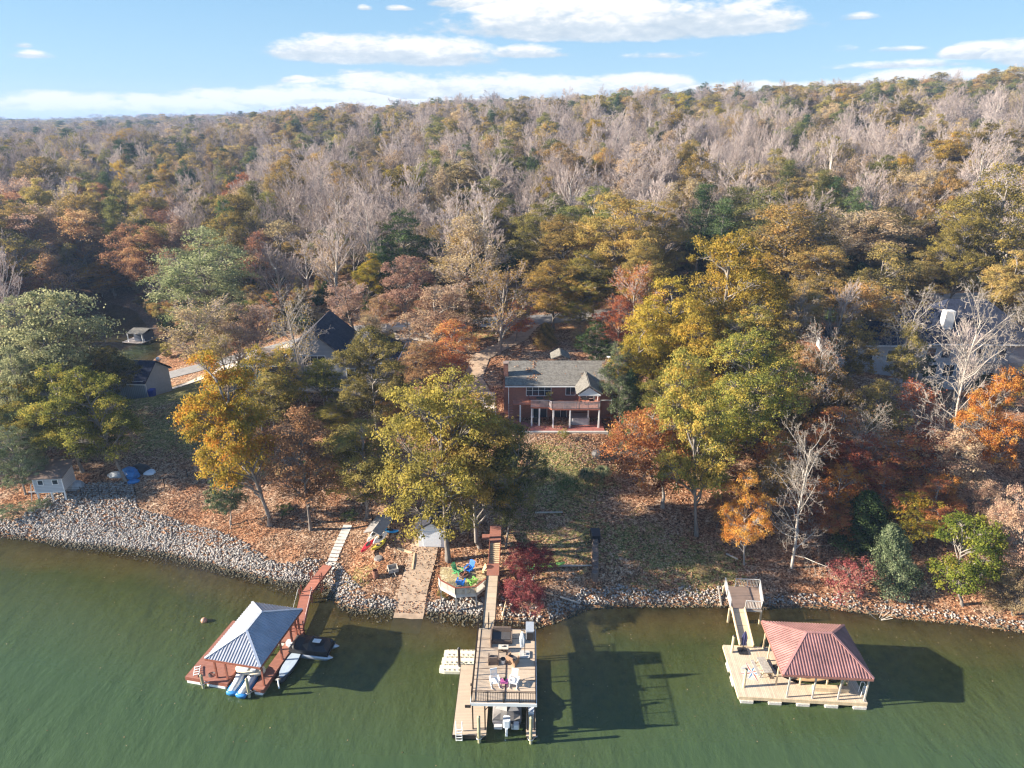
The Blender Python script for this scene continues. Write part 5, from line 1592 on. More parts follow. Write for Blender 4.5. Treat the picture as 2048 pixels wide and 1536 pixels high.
def bow_boat():
    e = thing('covered_motorboat', 'motorboat under a grey-black cover in the slip of the two-level dock', 'motorboat', tuple(cw(2.72, 3.4, 0)), CR)
    rings = []
    for t in np.linspace(0, 1, 11):
        y = -2.7 + 5.6 * t; k = 1 if t < .6 else max(.05, 1 - ((t - .6) / .4) ** 2)
        rings.append([(-1.15 * k, y, .75), (-1.0 * k, y, .15), (0, y, -.1), (1.0 * k, y, .15), (1.15 * k, y, .75)])
    MB().loft(rings).build('hull', mat('dark_gelcoat', (.06, .06, .07), rough=.25), e, True)
    rings = []
    for t, zt in ((0, .95), (.06, 1.35), (.18, 1.5), (.3, 1.85), (.45, 1.75), (.7, 1.3), (1, .95)):
        y = -2.65 + 5.4 * t; k = 1 if t < .6 else max(.1, 1 - ((t - .6) / .4) ** 2)
        rings.append([(-1.16 * k, y, .76), (-1.05 * k, y, 1.0), (-.5 * k, y, zt * .93), (0, y, zt), (.55 * k, y, zt * .9), (1.05 * k, y, 1.0), (1.16 * k, y, .76)])
    MB().loft(rings).build('cover', mat('grey_boat_cover', (.16, .15, .145), rough=.8, var=.35, scale=1.4), e)
    MB().add([(-.95, -2.0, 1.34), (.0, -2.3, 1.38), (.0, -1.9, 1.58), (-.6, -1.6, 1.5)], [(0, 1, 2, 3)]).add([(.1, -2.3, 1.38), (.95, -2.1, 1.28), (.5, -1.5, 1.58)], [(0, 1, 2)]).build('cover_seam', mat('grey_cover_panel', (.36, .35, .34)), e)
    m = MB(); m.box(-.28, .28, -3.35, -2.75, .75, 1.45, .1); mm = m.build('outboard_motor', mat('white_cowling', (.72, .76, .80), rough=.3), e)
    MB().box(-.1, .1, -3.45, -3.0, -.3, .75, .03).tube((0, -3.75, -.15), (0, -3.0, -.15), .08, .12, 8).build('lower_unit', SILV, mm)
    p = MB()
    for k in range(3):
        a = k * 2.09; p.beam((0, -3.78, -.15), (.2 * math.cos(a), -3.8, -.15 + .2 * math.sin(a)), .12, .03)
    p.build('propeller', SILV, mm)
    MB().box(-1.0, -.35, -3.1, -2.72, .35, .5, .05).box(.35, 1.0, -3.1, -2.72, .35, .5, .05).build('swim_platform', mat('grey_platform', (.55, .55, .53)), e)
    b = MB(); b.box(.55, .95, -3.25, -2.85, .52, .95, .05); b.build('live_well', SILV, e)


bow_boat()
o = MB().box(-.3, .3, -.7, .7, 0, .32, .05).build('kayak_board', SILV); o.location = cw(4.62, 2.3, .56); o.rotation_euler = (0, 0, CR); tag(o, 'pale board lying on the narrow right finger of the two-level dock', 'board')


def wicker_chair(name, lab, loc, rot, m=WICKER):
    e = thing(name, lab, 'chair', loc, rot, 'wicker chairs on the upper deck')
    MB().box(-.36, .36, -.36, .3, .003, .40, .05).build('seat', m, e)
    MB().box(-.30, .30, -.3, .25, .403, .5, .04).build('cushion', CUSH, e)
    MB().slab([(-.36, .30, .42), (.36, .30, .42), (.33, .46, 1.0), (-.33, .46, 1.0)], .09).build('backrest', m, e)
    for s_ in (-1, 1): MB().box(s_ * .40 - .05, s_ * .40 + .05, -.36, .36, .003, .66, .02).build('armrest', m, e)


def sofa():
    e = thing('wicker_sofa', 'L-shaped brown wicker sofa at the back of the upper sun deck', 'sofa', tuple(cw(2.15, 6.75, UZ)), CR + .0)
    MB().box(-.85, .75, -.5, .45, .003, .38, .04).build('seat', WICKER, e)
    MB().box(-.85, .75, .453, .6, .003, .95, .03).build('backrest', WICKER, e)
    MB().box(-.98, -.853, -.9, .6, .003, .80, .03).build('armrest', WICKER, e); MB().box(.753, .87, -.5, .6, .003, .62, .03).build('armrest', WICKER, e)
    MB().box(-.82, .72, -.45, .42, .383, .5, .05).build('cushion', CUSH, e)


sofa()
wicker_chair('wicker_chair', 'brown wicker chair facing the coffee table, left of the bucket', tuple(cw(1.55, 4.15, UZ)), CR + math.pi)
wicker_chair('wicker_chair', 'lighter tan wicker chair turned at an angle right of the bucket', tuple(cw(3.1, 4.15, UZ)), CR + math.pi - .55, WICKERT)


def coffee_table():
    e = thing('coffee_table', 'low wicker coffee table in front of the brown sofa', 'table', tuple(cw(2.3, 5.5, UZ)), CR)
    MB().box(-.42, .42, -.26, .26, .36, .42, .02).build('table_top', mat('pale_table_top', (.62, .55, .45)), e)
    for x in (-.38, .38):
        for y in (-.22, .22): MB().box(x - .03, x + .03, y - .03, y + .03, .003, .357).build('leg', WICKER, e)
    MB().box(-.36, .36, -.2, .2, .12, .16).build('shelf', WICKER, e)


coffee_table()
e = thing('tray', 'dark tray with small things on the coffee table', 'tray', tuple(cw(2.35, 5.55, UZ + .423)), CR)
MB().box(-.18, .18, -.08, .08, 0, .025).build('base', BLACK, e); MB().lathe([(.04, .028), (.04, .1)], 8, (-.08, 0, 0)).build('candle', WHITEP, e)
e = thing('bucket', 'round white bucket with a dark rim between the two wicker chairs', 'bucket', tuple(cw(2.32, 4.1, UZ)), CR)
MB().lathe([(.15, .003), (.19, .42)], 14).build('pail', WHITEP, e); MB().lathe([(.21, .423), (.21, .47), (.12, .48)], 14).build('lid', BLACK, e)


def closed_umbrella(name, lab, loc, rot, m, hgt=2.5, base=True, cantilever=False):
    e = thing(name, lab, 'umbrella', loc, rot)
    MB().tube((0, 0, .05), (0, 0, hgt), .03, n=8).build('pole', BRONZE, e)
    n = 16; mb = MB(); rings = []
    for t in np.linspace(0, 1, 7):
        z = hgt - .08 - t * hgt * .62; r = .05 + .15 * math.sin(min(1, t * 1.15) * 2.4) ** 1.0
        rings.append([((cx_ := math.cos(2 * math.pi * k / n)) * r * (1.25 if k % 2 else .75) - (.22 if cantilever else 0), math.sin(2 * math.pi * k / n) * r * (1.25 if k % 2 else .75), z) for k in range(n)])
    mb.loft(rings).build('canopy', m, e)
    if cantilever: MB().beam((0, 0, hgt), (-.3, 0, hgt + .02), .06, .06).build('arm', BRONZE, e)
    if base: MB().box(-.42, .42, -.42, .42, .003, .1, .08).box(-.12, .12, -.12, .12, .103, .2, .02).build('base', BLACK if m is not WHITEM else mat('grey_base', (.50, .47, .44)), e)
    return e


closed_umbrella('patio_umbrella', 'closed white cantilever umbrella on the upper sun deck', tuple(cw(4.1, 5.05, UZ)), CR, WHITEM, 2.5, True, True)


def rocking_chair(name, lab, loc, rot):
    e = thing(name, lab, 'rocking chair', loc, rot, 'white rocking chairs on the upper deck')
    s = MB()
    for k in range(6): s.beam((-.28, -.24 + k * .1, .42 + .01 * k), (.28, -.24 + k * .1, .42 + .01 * k), .08, .025)
    s.build('seat', WHITEM, e)
    b = MB()
    for k in range(6): b.beam((-.23 + k * .092, .28, .46), (-.23 + k * .092, .50, 1.15), .05, .022, up=(0, 1, 0))
    b.beam((-.28, .515, 1.17), (.28, .515, 1.17), .04, .12); b.build('backrest', WHITEM, e)
    for s_ in (-1, 1):
        MB().beam((s_ * .33, -.32, .66), (s_ * .33, .36, .66), .11, .03).build('armrest', WHITEM, e)
        MB().path([(s_ * .3, -.5, .10), (s_ * .3, -.25, .03), (s_ * .3, .15, .02), (s_ * .3, .55, .09), (s_ * .3, .7, .16)], .028, 5).build('rocker', WHITEM, e)
        MB().beam((s_ * .3, -.28, .05), (s_ * .3, -.28, .64), .045, .045).build('leg', WHITEM, e); MB().beam((s_ * .3, .3, .05), (s_ * .3, .3, .64), .045, .045).build('leg', WHITEM, e)


rocking_chair('rocking_chair', 'white rocking chair left of the pink side table', tuple(cw(1.75, 1.75, UZ)), CR + math.pi + .25 - math.pi)
rocking_chair('rocking_chair', 'white rocking chair right of the pink side table', tuple(cw(3.25, 1.75, UZ)), CR - .2)
PINK = mat('magenta_paint', (.45, .10, .28), rough=.6, var=.15)
e = thing('side_table', 'small pink-magenta side table between the white rocking chairs', 'table', tuple(cw(2.5, 1.75, UZ)), CR)
MB().box(-.3, .3, -.25, .25, .40, .44, .03).build('table_top', PINK, e)
for x in (-.24, .24):
    for y in (-.19, .19): MB().beam((x, y, .003), (x * .85, y * .85, .397), .045, .045).build('leg', PINK, e)
e = thing('potted_plant', 'tiny potted plant on the pink side table', 'plant', tuple(cw(2.52, 1.8, UZ + .443)), 0)
MB().lathe([(.05, 0), (.07, .1)], 8).build('pot', BLACK, e)
q = MB()
for k in range(14):
    a = k * 2.4; q.beam((0, 0, .1), (.12 * math.cos(a), .12 * math.sin(a), .2 + .02 * (k % 4)), .03, .01)
q.build('leaves', PAL['dark'], e)
e = thing('grill_cabinet', 'tall grey cabinet in the back right corner of the upper sun deck', 'cabinet', tuple(cw(4.55, 7.2, UZ)), CR)
MB().box(-.36, .3, -.5, .7, .003, .95, .03).build('body', mat('slate_plastic', (.25, .27, .30)), e); MB().box(-.38, .32, -.52, .72, .953, 1.02, .05).build('lid', mat('slate_plastic_lid', (.36, .39, .43)), e)
MB().box(-.3, .25, -.54, -.503, .1, .85).build('door', BLACK, e)

# gangway, landing and stairs up the bank
ST0, ST1, ST2 = at(988, 1127, 2.9), at(990, 1086, 4.0), at(991, 1046, 4.4)


def centre_gangway():
    a = cw(.62 + .25, 8.15, UZ - .02); b = at(985, 1152, 2.95)
    e = thing('gangway', 'tan boarded gangway from the upper sun deck to the shore landing', 'gangway', (0, 0, 0))
    MB().beam(a, b, 1.05, .1).build('deck', plank_mat('tan_gangway_boards', (.56, .44, .31), axis=1, pitch=.9, gap=.05, var=.2), e)
    s = MB(); sd = (b - a).normalized().cross(Vector((0, 0, 1)))
    for k in (-1, 1): s.beam(a + sd * k * .58, b + sd * k * .58, .07, .24)
    s.build('side_beam', BRONZE, e)
    l = thing('shore_landing', 'red-stained landing between the gangway and the stairs', 'landing', (0, 0, 0))
    c = at(986, 1140, 2.92); w_ = .62
    MB().box(c.x - w_, c.x + w_, b.y + .02, ST0.y - .02, 2.84, 2.94).build('deck', WOODRED, l)
    p = MB()
    for x in (c.x - w_ + .08, c.x + w_ - .08):
        for y in (b.y + .1, ST0.y - .1): p.box(x - .06, x + .06, y - .06, y + .06, .2, 2.837)
    p.split('post', REDPOST, l)
    s = thing('wooden_stairs', 'wooden stairs with red stringers climbing from the landing under the big oak', 'stairs', (0, 0, 0))
    n = 11
    for k in range(n):
        q = ST0.lerp(ST1, (k + .5) / n); MB().box(q.x - .52, q.x + .52, q.y - .14, q.y + .14, q.z, q.z + .05).build('step', PINE, s)
    for k in (-1, 1): MB().beam(ST0 + Vector((k * .56, -.1, .1)), ST1 + Vector((k * .56, .1, .15)), .06, .28).build('stringer', REDPOST, s)
    t = thing('stair_deck', 'red-stained deck platforms at the top of the wooden stairs', 'deck', (0, 0, 0))
    MB().box(ST1.x - .6, ST1.x + .6, ST1.y + .15, ST2.y, 3.95, 4.05).box(ST1.x - 1.4, ST1.x - .61, ST1.y + .9, ST1.y + 1.7, 3.85, 3.95).build('platform', WOODRED, t)
    p = MB()
    for x in (-.5, .5):
        for y in (.3, 1.6, ST2.y - ST1.y - .1): p.box(ST1.x + x - .06, ST1.x + x + .06, ST1.y + y - .06, ST1.y + y + .06, .8, 3.947)
    p.split('post', REDPOST, t)
    a1 = at(992, 1000, 5.2)
    pg = thing('arbour', 'red wooden arbour with a round lattice window beside the stairs top', 'arbour', (at(1001, 992, 5.0).x, at(1001, 1000, 4.2).y, 0))
    z0 = Hz(pg.location.x, pg.location.y)
    fr = MB()
    for x in (-.6, .6): fr.box(x - .06, x + .06, -.06, .06, z0 - .1, z0 + 2.4)
    fr.box(-.7, .7, -.05, .05, z0 + 2.403, z0 + 2.5); fr.build('frame', REDPOST, pg)
    la = MB()
    for k in range(-4, 5): la.box(k * .13 - .012, k * .13 + .012, -.02, .02, z0 + .9, z0 + 2.3); la.box(-.54, .54, .022, .05, z0 + 1.6 + k * .15 - .012, z0 + 1.6 + k * .15 + .012)
    la.build('lattice', REDPOST, pg)
    rg = MB(); rg.path([(.32 * math.cos(t_), -.03, z0 + 1.6 + .32 * math.sin(t_)) for t_ in np.linspace(0, 6.283, 17)], .04, 5); rg.build('round_window', mat('pink_red_paint', (.5, .2, .15)), pg)


centre_gangway()

# --- right dock ---------------------------------------------------------------
RR_ = R(-4.0)
RO = (18.78, 43.08, 0)


def rw_(x, y, z=0):
    c, s = math.cos(RR_), math.sin(RR_)
    return Vector((RO[0] + x * c - y * s, RO[1] + x * s + y * c, z))


def right_dock():
    e = thing('covered_dock', 'pale pine floating dock under a red ribbed metal hip roof', 'boathouse', RO, RR_)
    d = MB(); d.box(0, 4.2, 0, 5.9, .46, .58)
    d.prism([(4.203, 0), (10.3, 0), (10.3, 1.75), (5.2, 1.75), (4.203, 2.4)], .46, .58); d.box(4.203, 10.3, 4.9, 5.9, .46, .58); d.box(9.5, 10.3, 1.753, 4.897, .46, .58)
    d.build('deck', PALEW, e)
    f = MB(); f.box(0, 10.3, -.045, -.003, .26, .57); f.box(-.045, -.003, 0, 5.9, .26, .57); f.box(10.303, 10.345, 0, 5.9, .26, .57); f.box(0, 10.3, 5.903, 5.945, .26, .57)
    f.build('rim_board', PINE, e)
    for k in range(5):
        for y0 in (-.16, 4.6):
            MB().box(.15 + k * 2.27, 1.2 + k * 2.27, y0, y0 + 1.3, -.2, .25, .03).build('float', FLOATM, e)
    for y0 in (1.6, 3.2): MB().box(-.12, .9, y0, y0 + 1.0, -.2, .25, .03).build('float', FLOATM, e)
    for x, y in ((3.9, .18), (5.95, .18), (8.0, .18), (10.1, .18), (3.4, 1.45), (10.1, 3.0), (3.45, 4.2), (3.5, 5.75), (6.9, 5.75), (10.1, 5.75), (5.4, 1.6), (7.6, 1.6), (8.9, 1.6)):
        MB().box(x - .055, x + .055, y - .055, y + .055, .583, 3.1).build('post', GREYW if y < 1 else PINE, e)
    h = MB(); h.beam((3.4, .18, 3.05), (10.1, .18, 3.05), .09, .2); h.beam((3.4, 5.75, 3.05), (10.1, 5.75, 3.05), .09, .2); h.beam((3.42, .3, 3.04), (3.42, 5.6, 3.04), .09, .2); h.beam((10.1, .3, 3.04), (10.1, 5.6, 3.04), .09, .2)
    for x in (3.9, 8.0): h.beam((x, .18, 2.5), (x + .45, .18, 2.98), .07, .07)
    h.build('header_beam', PINE, e)
    hip_roof(e, 3.15, 10.3, -.1, 6.2, 3.2, 4.85, (5.75, 3.05), (7.9, 3.05), REDROOF, mat('red_ridge_metal', (.36, .18, .16), rough=.5, metal=.0), sp=.24, rw=.07, rh=.07)
    rl = railing(e, [(9.35, 1.75), (9.35, 4.85)], .58, .9, PINE, .3, 1.5, 'side_railing', .02)
    bn = MB(); bn.box(6.3, 9.2, .95, 1.35, .583, .98); bn.build('bench', PINE, e)


right_dock()
pile(0, 0, 2.4, 'pale mooring pile at the back left corner of the pale pine dock', m=mat('pale_pile', (.52, .44, .28), var=.3, scale=4), xy=rw_(.55, 5.05)[:2])
pile(0, 0, 2.5, 'pale mooring pile at the front left of the pale pine dock', m=mat('pale_pile', (.52, .44, .28)), xy=rw_(.62, 1.05)[:2])
closed_umbrella('dock_umbrella', 'closed navy umbrella standing in a black base on the pale pine dock', tuple(rw_(1.55, 5.2, .583)), RR_, mat('navy_canvas', (.035, .035, .10), rough=.8), 2.3)


def compass():
    mb = MB(); mr = MB(); w2 = MB(); c = Vector((1.75, 2.75, 0))
    for k in range(8):
        a = k * math.pi / 4 + .2; L = 1.3 if k % 2 == 0 else 1.0
        tip = (c.x + L * math.cos(a), c.y + L * math.sin(a)); l = (c.x + .36 * math.cos(a + .36), c.y + .36 * math.sin(a + .36)); r = (c.x + .3 * math.cos(a - .3), c.y + .3 * math.sin(a - .3))
        (mb if k % 2 else mr).add([(c.x, c.y, .590), (*l, .590), (*tip, .590)], [(0, 2, 1)]); w2.add([(c.x, c.y, .590), (*tip, .590), (*r, .590)], [(0, 2, 1)])
    n = 28; ring = [(c.x + .95 * math.cos(2 * math.pi * k / n), c.y + .95 * math.sin(2 * math.pi * k / n)) for k in range(n)]
    wd = MB().prism(ring, .5835, .586)
    e = thing('compass_rose', 'red, blue and white star painted on the pale pine dock', 'painting', RO, RR_)
    wd.build('painted_ring', mat('worn_white_paint', (.60, .53, .43), var=.2), e); mr.build('red_points', mat('worn_red_paint', (.42, .12, .09), var=.3), e); mb.build('blue_points', mat('worn_blue_paint', (.10, .22, .40), var=.3), e); w2.build('white_points', WHITEM, e)


compass()


def picnic(name, lab, loc, rot, m=GREYW):
    e = thing(name, lab, 'picnic table', loc, rot)
    for k in range(5): MB().box(-.36 + k * .148, -.22 + k * .148, -.9, .9, .72, .76).build('top_board', m, e)
    for s_ in (-1, 1): MB().box(s_ * .72 - .14, s_ * .72 + .14, -.9, .9, .43, .47).build('bench', m, e)
    for y in (-.65, .65):
        MB().beam((-.62, y, .0), (-.2, y, .715), .05, .1).build('leg', PINE, e); MB().beam((.62, y, .0), (.2, y, .715), .05, .1).build('leg', PINE, e); MB().beam((-.8, y + .06, .39), (.8, y + .06, .39), .04, .08).build('crossbeam', PINE, e)


picnic('picnic_table', 'grey picnic table beside the painted star on the pine dock', tuple(rw_(2.75, 2.9, .583)), RR_ + .12)
ladder('swim_ladder', 'white swim ladder at the front right corner of the pale pine dock', tuple(rw_(10.42, .9, .58)), RR_ - math.pi / 2 + math.pi, WHITEM)


def kayak(name, lab, loc, rot, m, L=3.0, Wd=.36, tilt=0, grp='kayaks stored on the shore'):
    e = thing(name, lab, 'kayak', loc, 0, grp); e.rotation_euler = rot if hasattr(rot, '__len__') else (tilt, 0, rot)
    rings = []
    for t in np.linspace(0, 1, 13):
        y = (t - .5) * L; k = max(.04, math.sin(math.pi * t)) ** .7; zr = .22 * abs(2 * t - 1) ** 3
        rings.append([(-Wd * k, y, .2 + zr), (-Wd * .75 * k, y, .06 + zr), (0, y, zr), (Wd * .75 * k, y, .06 + zr), (Wd * k, y, .2 + zr), (Wd * .6 * k, y, .28 + zr), (-Wd * .6 * k, y, .28 + zr)])
    MB().loft(rings).build('hull', m, e, True)
    c = [(.2 * math.sin(a), .42 * math.cos(a)) for a in np.linspace(0, 6.283, 17)[:-1]]
    MB().prism(c, .27, .31).build('cockpit', BLACK, e)
    return e


kayak('canoe', 'tan canoe hanging in the slip below the red metal roof', tuple(rw_(6.4, 2.7, .15)), RR_ + math.pi / 2, mat('tan_canoe', (.50, .33, .17), rough=.5), 4.0, .42, grp=None)
o = MB().lathe([(.26, 0), (.28, .12), (.26, .5), (.1, .55)], 14).build('trash_bin', BLACK); o.location = rw_(3.75, 2.95, .583); tag(o, 'black round bin at the roof edge of the pale pine dock', 'bin')


def landing():
    A, B, Cc, D = (20.75, 52.5), (23.7, 52.3), (24.5, 55.6), (21.2, 55.9); z = 1.75
    e = thing('shore_platform', 'weathered grey shore platform with picket rails above the pine dock', 'platform', (0, 0, 0))
    MB().prism([A, B, Cc, D], z - .1, z).build('deck', plank_mat('grey_brown_boards', (.30, .21, .16), axis=1, pitch=.14), e)
    railing(e, [(22.15, 52.45), B, Cc, (22.2, 55.75)], z, .95, mat('silvered_rail', (.52, .50, .46), var=.2), .14, 1.4, 'railing', .018, .1)
    railing(e, [A, (20.95, 54.2), D], z, .95, mat('silvered_rail', (.52, .50, .46)), .14, 1.4, 'railing', .018, .1)
    p = MB()
    for x, y in (A, B, (22.2, 52.4), Cc, D): p.box(x - .08, x + .08, y + .05, y + .21, -1.5, z - .103)
    p.split('post', PINE, e)
    f = MB().beam((A[0], A[1], z - .15), (B[0], B[1], z - .15), .06, .2); f.build('fascia', GREYW, e)
    g = thing('gangway', 'pale pine gangway from the grey shore platform down to the pine dock', 'gangway', (0, 0, 0))
    a = Vector((21.45, 52.45, z - .03)); b = rw_(2.0, 5.7, .70)
    MB().beam(a, b, 1.15, .06).build('deck', plank_mat('pale_gangway_boards', (.64, .50, .32), axis=1, pitch=1.3, gap=.03), g)
    sd = (b - a).normalized().cross(Vector((0, 0, 1)))
    for k in (-1, 1):
        MB().beam(a + sd * k * .62 + Vector((0, 0, .14)), b + sd * k * .62 + Vector((0, 0, .14)), .08, .34).build('side_beam', PINE, g)
    q = at(1443, 1185, .4)
    o = MB().beam(at(1444, 1218, -.2), at(1436, 1172, 1.3), .12, .12).build('leaning_post', GREYW); tag(o, 'thin leaning post in the rocks left of the grey shore platform', 'post')


landing()
# ------------------------------------------------------------------ houses
def shingle(name, col, var=.3):
    if name in MATS: return MATS[name]
    m = bpy.data.materials.new(name); m.use_nodes = True
    t = NT(m.node_tree); bs = t.n['Principled BSDF']; bs.inputs['Roughness'].default_value = .95; bs.inputs['Specular IOR Level'].default_value = .03
    tcn = t.new('ShaderNodeTexCoord')
    n = t.noise(tcn.outputs['Object'], scale=1.1, detail=4, rough=.6); v = t.new('ShaderNodeTexVoronoi', i_Vector=tcn.outputs['Object']); v.inputs['Scale'].default_value = 6
    s = t.new('ShaderNodeSeparateColor', i_0=v.outputs['Color'])
    sz = t.new('ShaderNodeSeparateXYZ', i_0=tcn.outputs['Object'])
    row = t.m('LESS_THAN', t.m('FRACT', t.m('MULTIPLY', sz.outputs[2], 9.0)), .2)
    f = t.m('ADD', t.m('MULTIPLY', n.outputs[0], .6), t.m('MULTIPLY', s.outputs[0], .4))
    c = t.ramp(f, [(.25, tuple(k * (1 - var) for k in col)), (.7, tuple(k * (1 + var) for k in col))])
    t.l.new(t.mix(t.m('MULTIPLY', row, .35), c, tuple(k * .4 for k in col)), bs.inputs['Base Color'])
    MATS[name] = m
    return m


GLASS = mat('window_glass', (.03, .04, .055), rough=.08, var=.02, spec=.9)
BRICK = brick_mat('red_brick', (.30, .10, .065), (.22, .075, .05), (.33, .24, .19))
SHG = shingle('grey_shingles', (.19, .175, .15))
SHD = shingle('dark_shingles', (.05, .05, .06))
SHB = shingle('charcoal_blue_shingles', (.032, .038, .06))
SIDB = plank_mat('blue_grey_siding', (.30, .36, .42), axis=2, pitch=.2, gap=.12, var=.06, weather=.08)
SIDL = plank_mat('pale_grey_siding', (.50, .52, .54), axis=2, pitch=.2, gap=.12, var=.06, weather=.08)
SIDM = plank_mat('mid_grey_siding', (.30, .32, .36), axis=2, pitch=.2, gap=.12, var=.06, weather=.08)
SIDD = plank_mat('dark_blue_siding', (.09, .11, .16), axis=2, pitch=.25, gap=.1, var=.08)
SIDV = plank_mat('ribbed_blue_siding', (.28, .34, .42), axis=0, pitch=.3, gap=.12, var=.06)


def window(parent, x0, x1, z0, z1, y, n=2, nz=1, axis='x', d=-1):
    """framed window on a wall facing -y (axis x) or facing +-x (axis y)"""
    f = MB(); g = MB()

    def bx(mb, a0, a1, c0, c1, o0, o1):
        lo, hi = min(y + d * o0, y + d * o1), max(y + d * o0, y + d * o1)
        if axis == 'x': mb.box(a0, a1, lo, hi, c0, c1)
        else: mb.box(lo, hi, a0, a1, c0, c1)
    w_ = .07
    bx(f, x0 - w_, x1 + w_, z1, z1 + w_, .003, .07); bx(f, x0 - w_, x1 + w_, z0 - w_, z0, .003, .09); bx(f, x0 - w_, x0, z0, z1, .003, .07); bx(f, x1, x1 + w_, z0, z1, .003, .07)
    for k in range(1, n): q = x0 + (x1 - x0) * k / n; bx(f, q - .03, q + .03, z0, z1, .03, .06)
    for k in range(1, nz): q = z0 + (z1 - z0) * k / nz; bx(f, x0, x1, q - .02, q + .02, .032, .055)
    fr = f.build('window', WHITEM, parent)
    bx(g, x0, x1, z0, z1, .003, .025); g.build('pane', GLASS, fr)
    return fr


def gable(parent, x0, x1, y0, y1, z0, ze, zr, wm, rm, axis='y', ov=.4, th=.16, gm=None, name='wall'):
    """box with gable roof; ridge runs along `axis`"""
    b = MB()
    if axis == 'y':
        xm = (x0 + x1) / 2; out = [(x0, z0), (x1, z0), (x1, ze), (xm, zr - .02), (x0, ze)]
        b.add([(x, y0, z) for x, z in out] + [(x, y1, z) for x, z in out], [(0, 1, 2, 3, 4), (9, 8, 7, 6, 5)] + [(k, 5 + k, 5 + (k + 1) % 5, (k + 1) % 5) for k in range(5)])
        sl = (zr - ze) / (xm - x0); e_ = ze - sl * ov
        r = MB().slab([(x0 - ov, y0 - ov, e_ + th), (xm, y0 - ov, zr + th), (xm, y1 + ov, zr + th), (x0 - ov, y1 + ov, e_ + th)][::-1], th)
        r.slab([(xm, y0 - ov, zr + th), (x1 + ov, y0 - ov, e_ + th), (x1 + ov, y1 + ov, e_ + th), (xm, y1 + ov, zr + th)][::-1], th)
    else:
        ym = (y0 + y1) / 2; out = [(y0, z0), (y1, z0), (y1, ze), (ym, zr - .02), (y0, ze)]
        b.add([(x0, y, z) for y, z in out] + [(x1, y, z) for y, z in out], [(4, 3, 2, 1, 0), (5, 6, 7, 8, 9)] + [((k + 1) % 5, 5 + (k + 1) % 5, 5 + k, k) for k in range(5)])
        sl = (zr - ze) / (ym - y0); e_ = ze - sl * ov
        r = MB().slab([(x0 - ov, y0 - ov, e_ + th), (x1 + ov, y0 - ov, e_ + th), (x1 + ov, ym, zr + th), (x0 - ov, ym, zr + th)], th)
        r.slab([(x0 - ov, ym, zr + th), (x1 + ov, ym, zr + th), (x1 + ov, y1 + ov, e_ + th), (x0 - ov, y1 + ov, e_ + th)], th)
    w_ = b.build(name, wm, parent)
    rf = r.build('roof', rm, parent)
    g = MB()
    if axis == 'y':
        for s_, xx in ((-1, x0 - ov), (1, x1 + ov)): g.box(xx - .05, xx + .05, y0 - ov, y1 + ov, e_ - .10, e_ + .04)
    else:
        for yy in (y0 - ov, y1 + ov): g.box(x0 - ov, x1 + ov, yy - .06, yy + .04, e_ - .10, e_ + .04)
    g.build('gutter', WHITEM, rf)
    return w_, rf


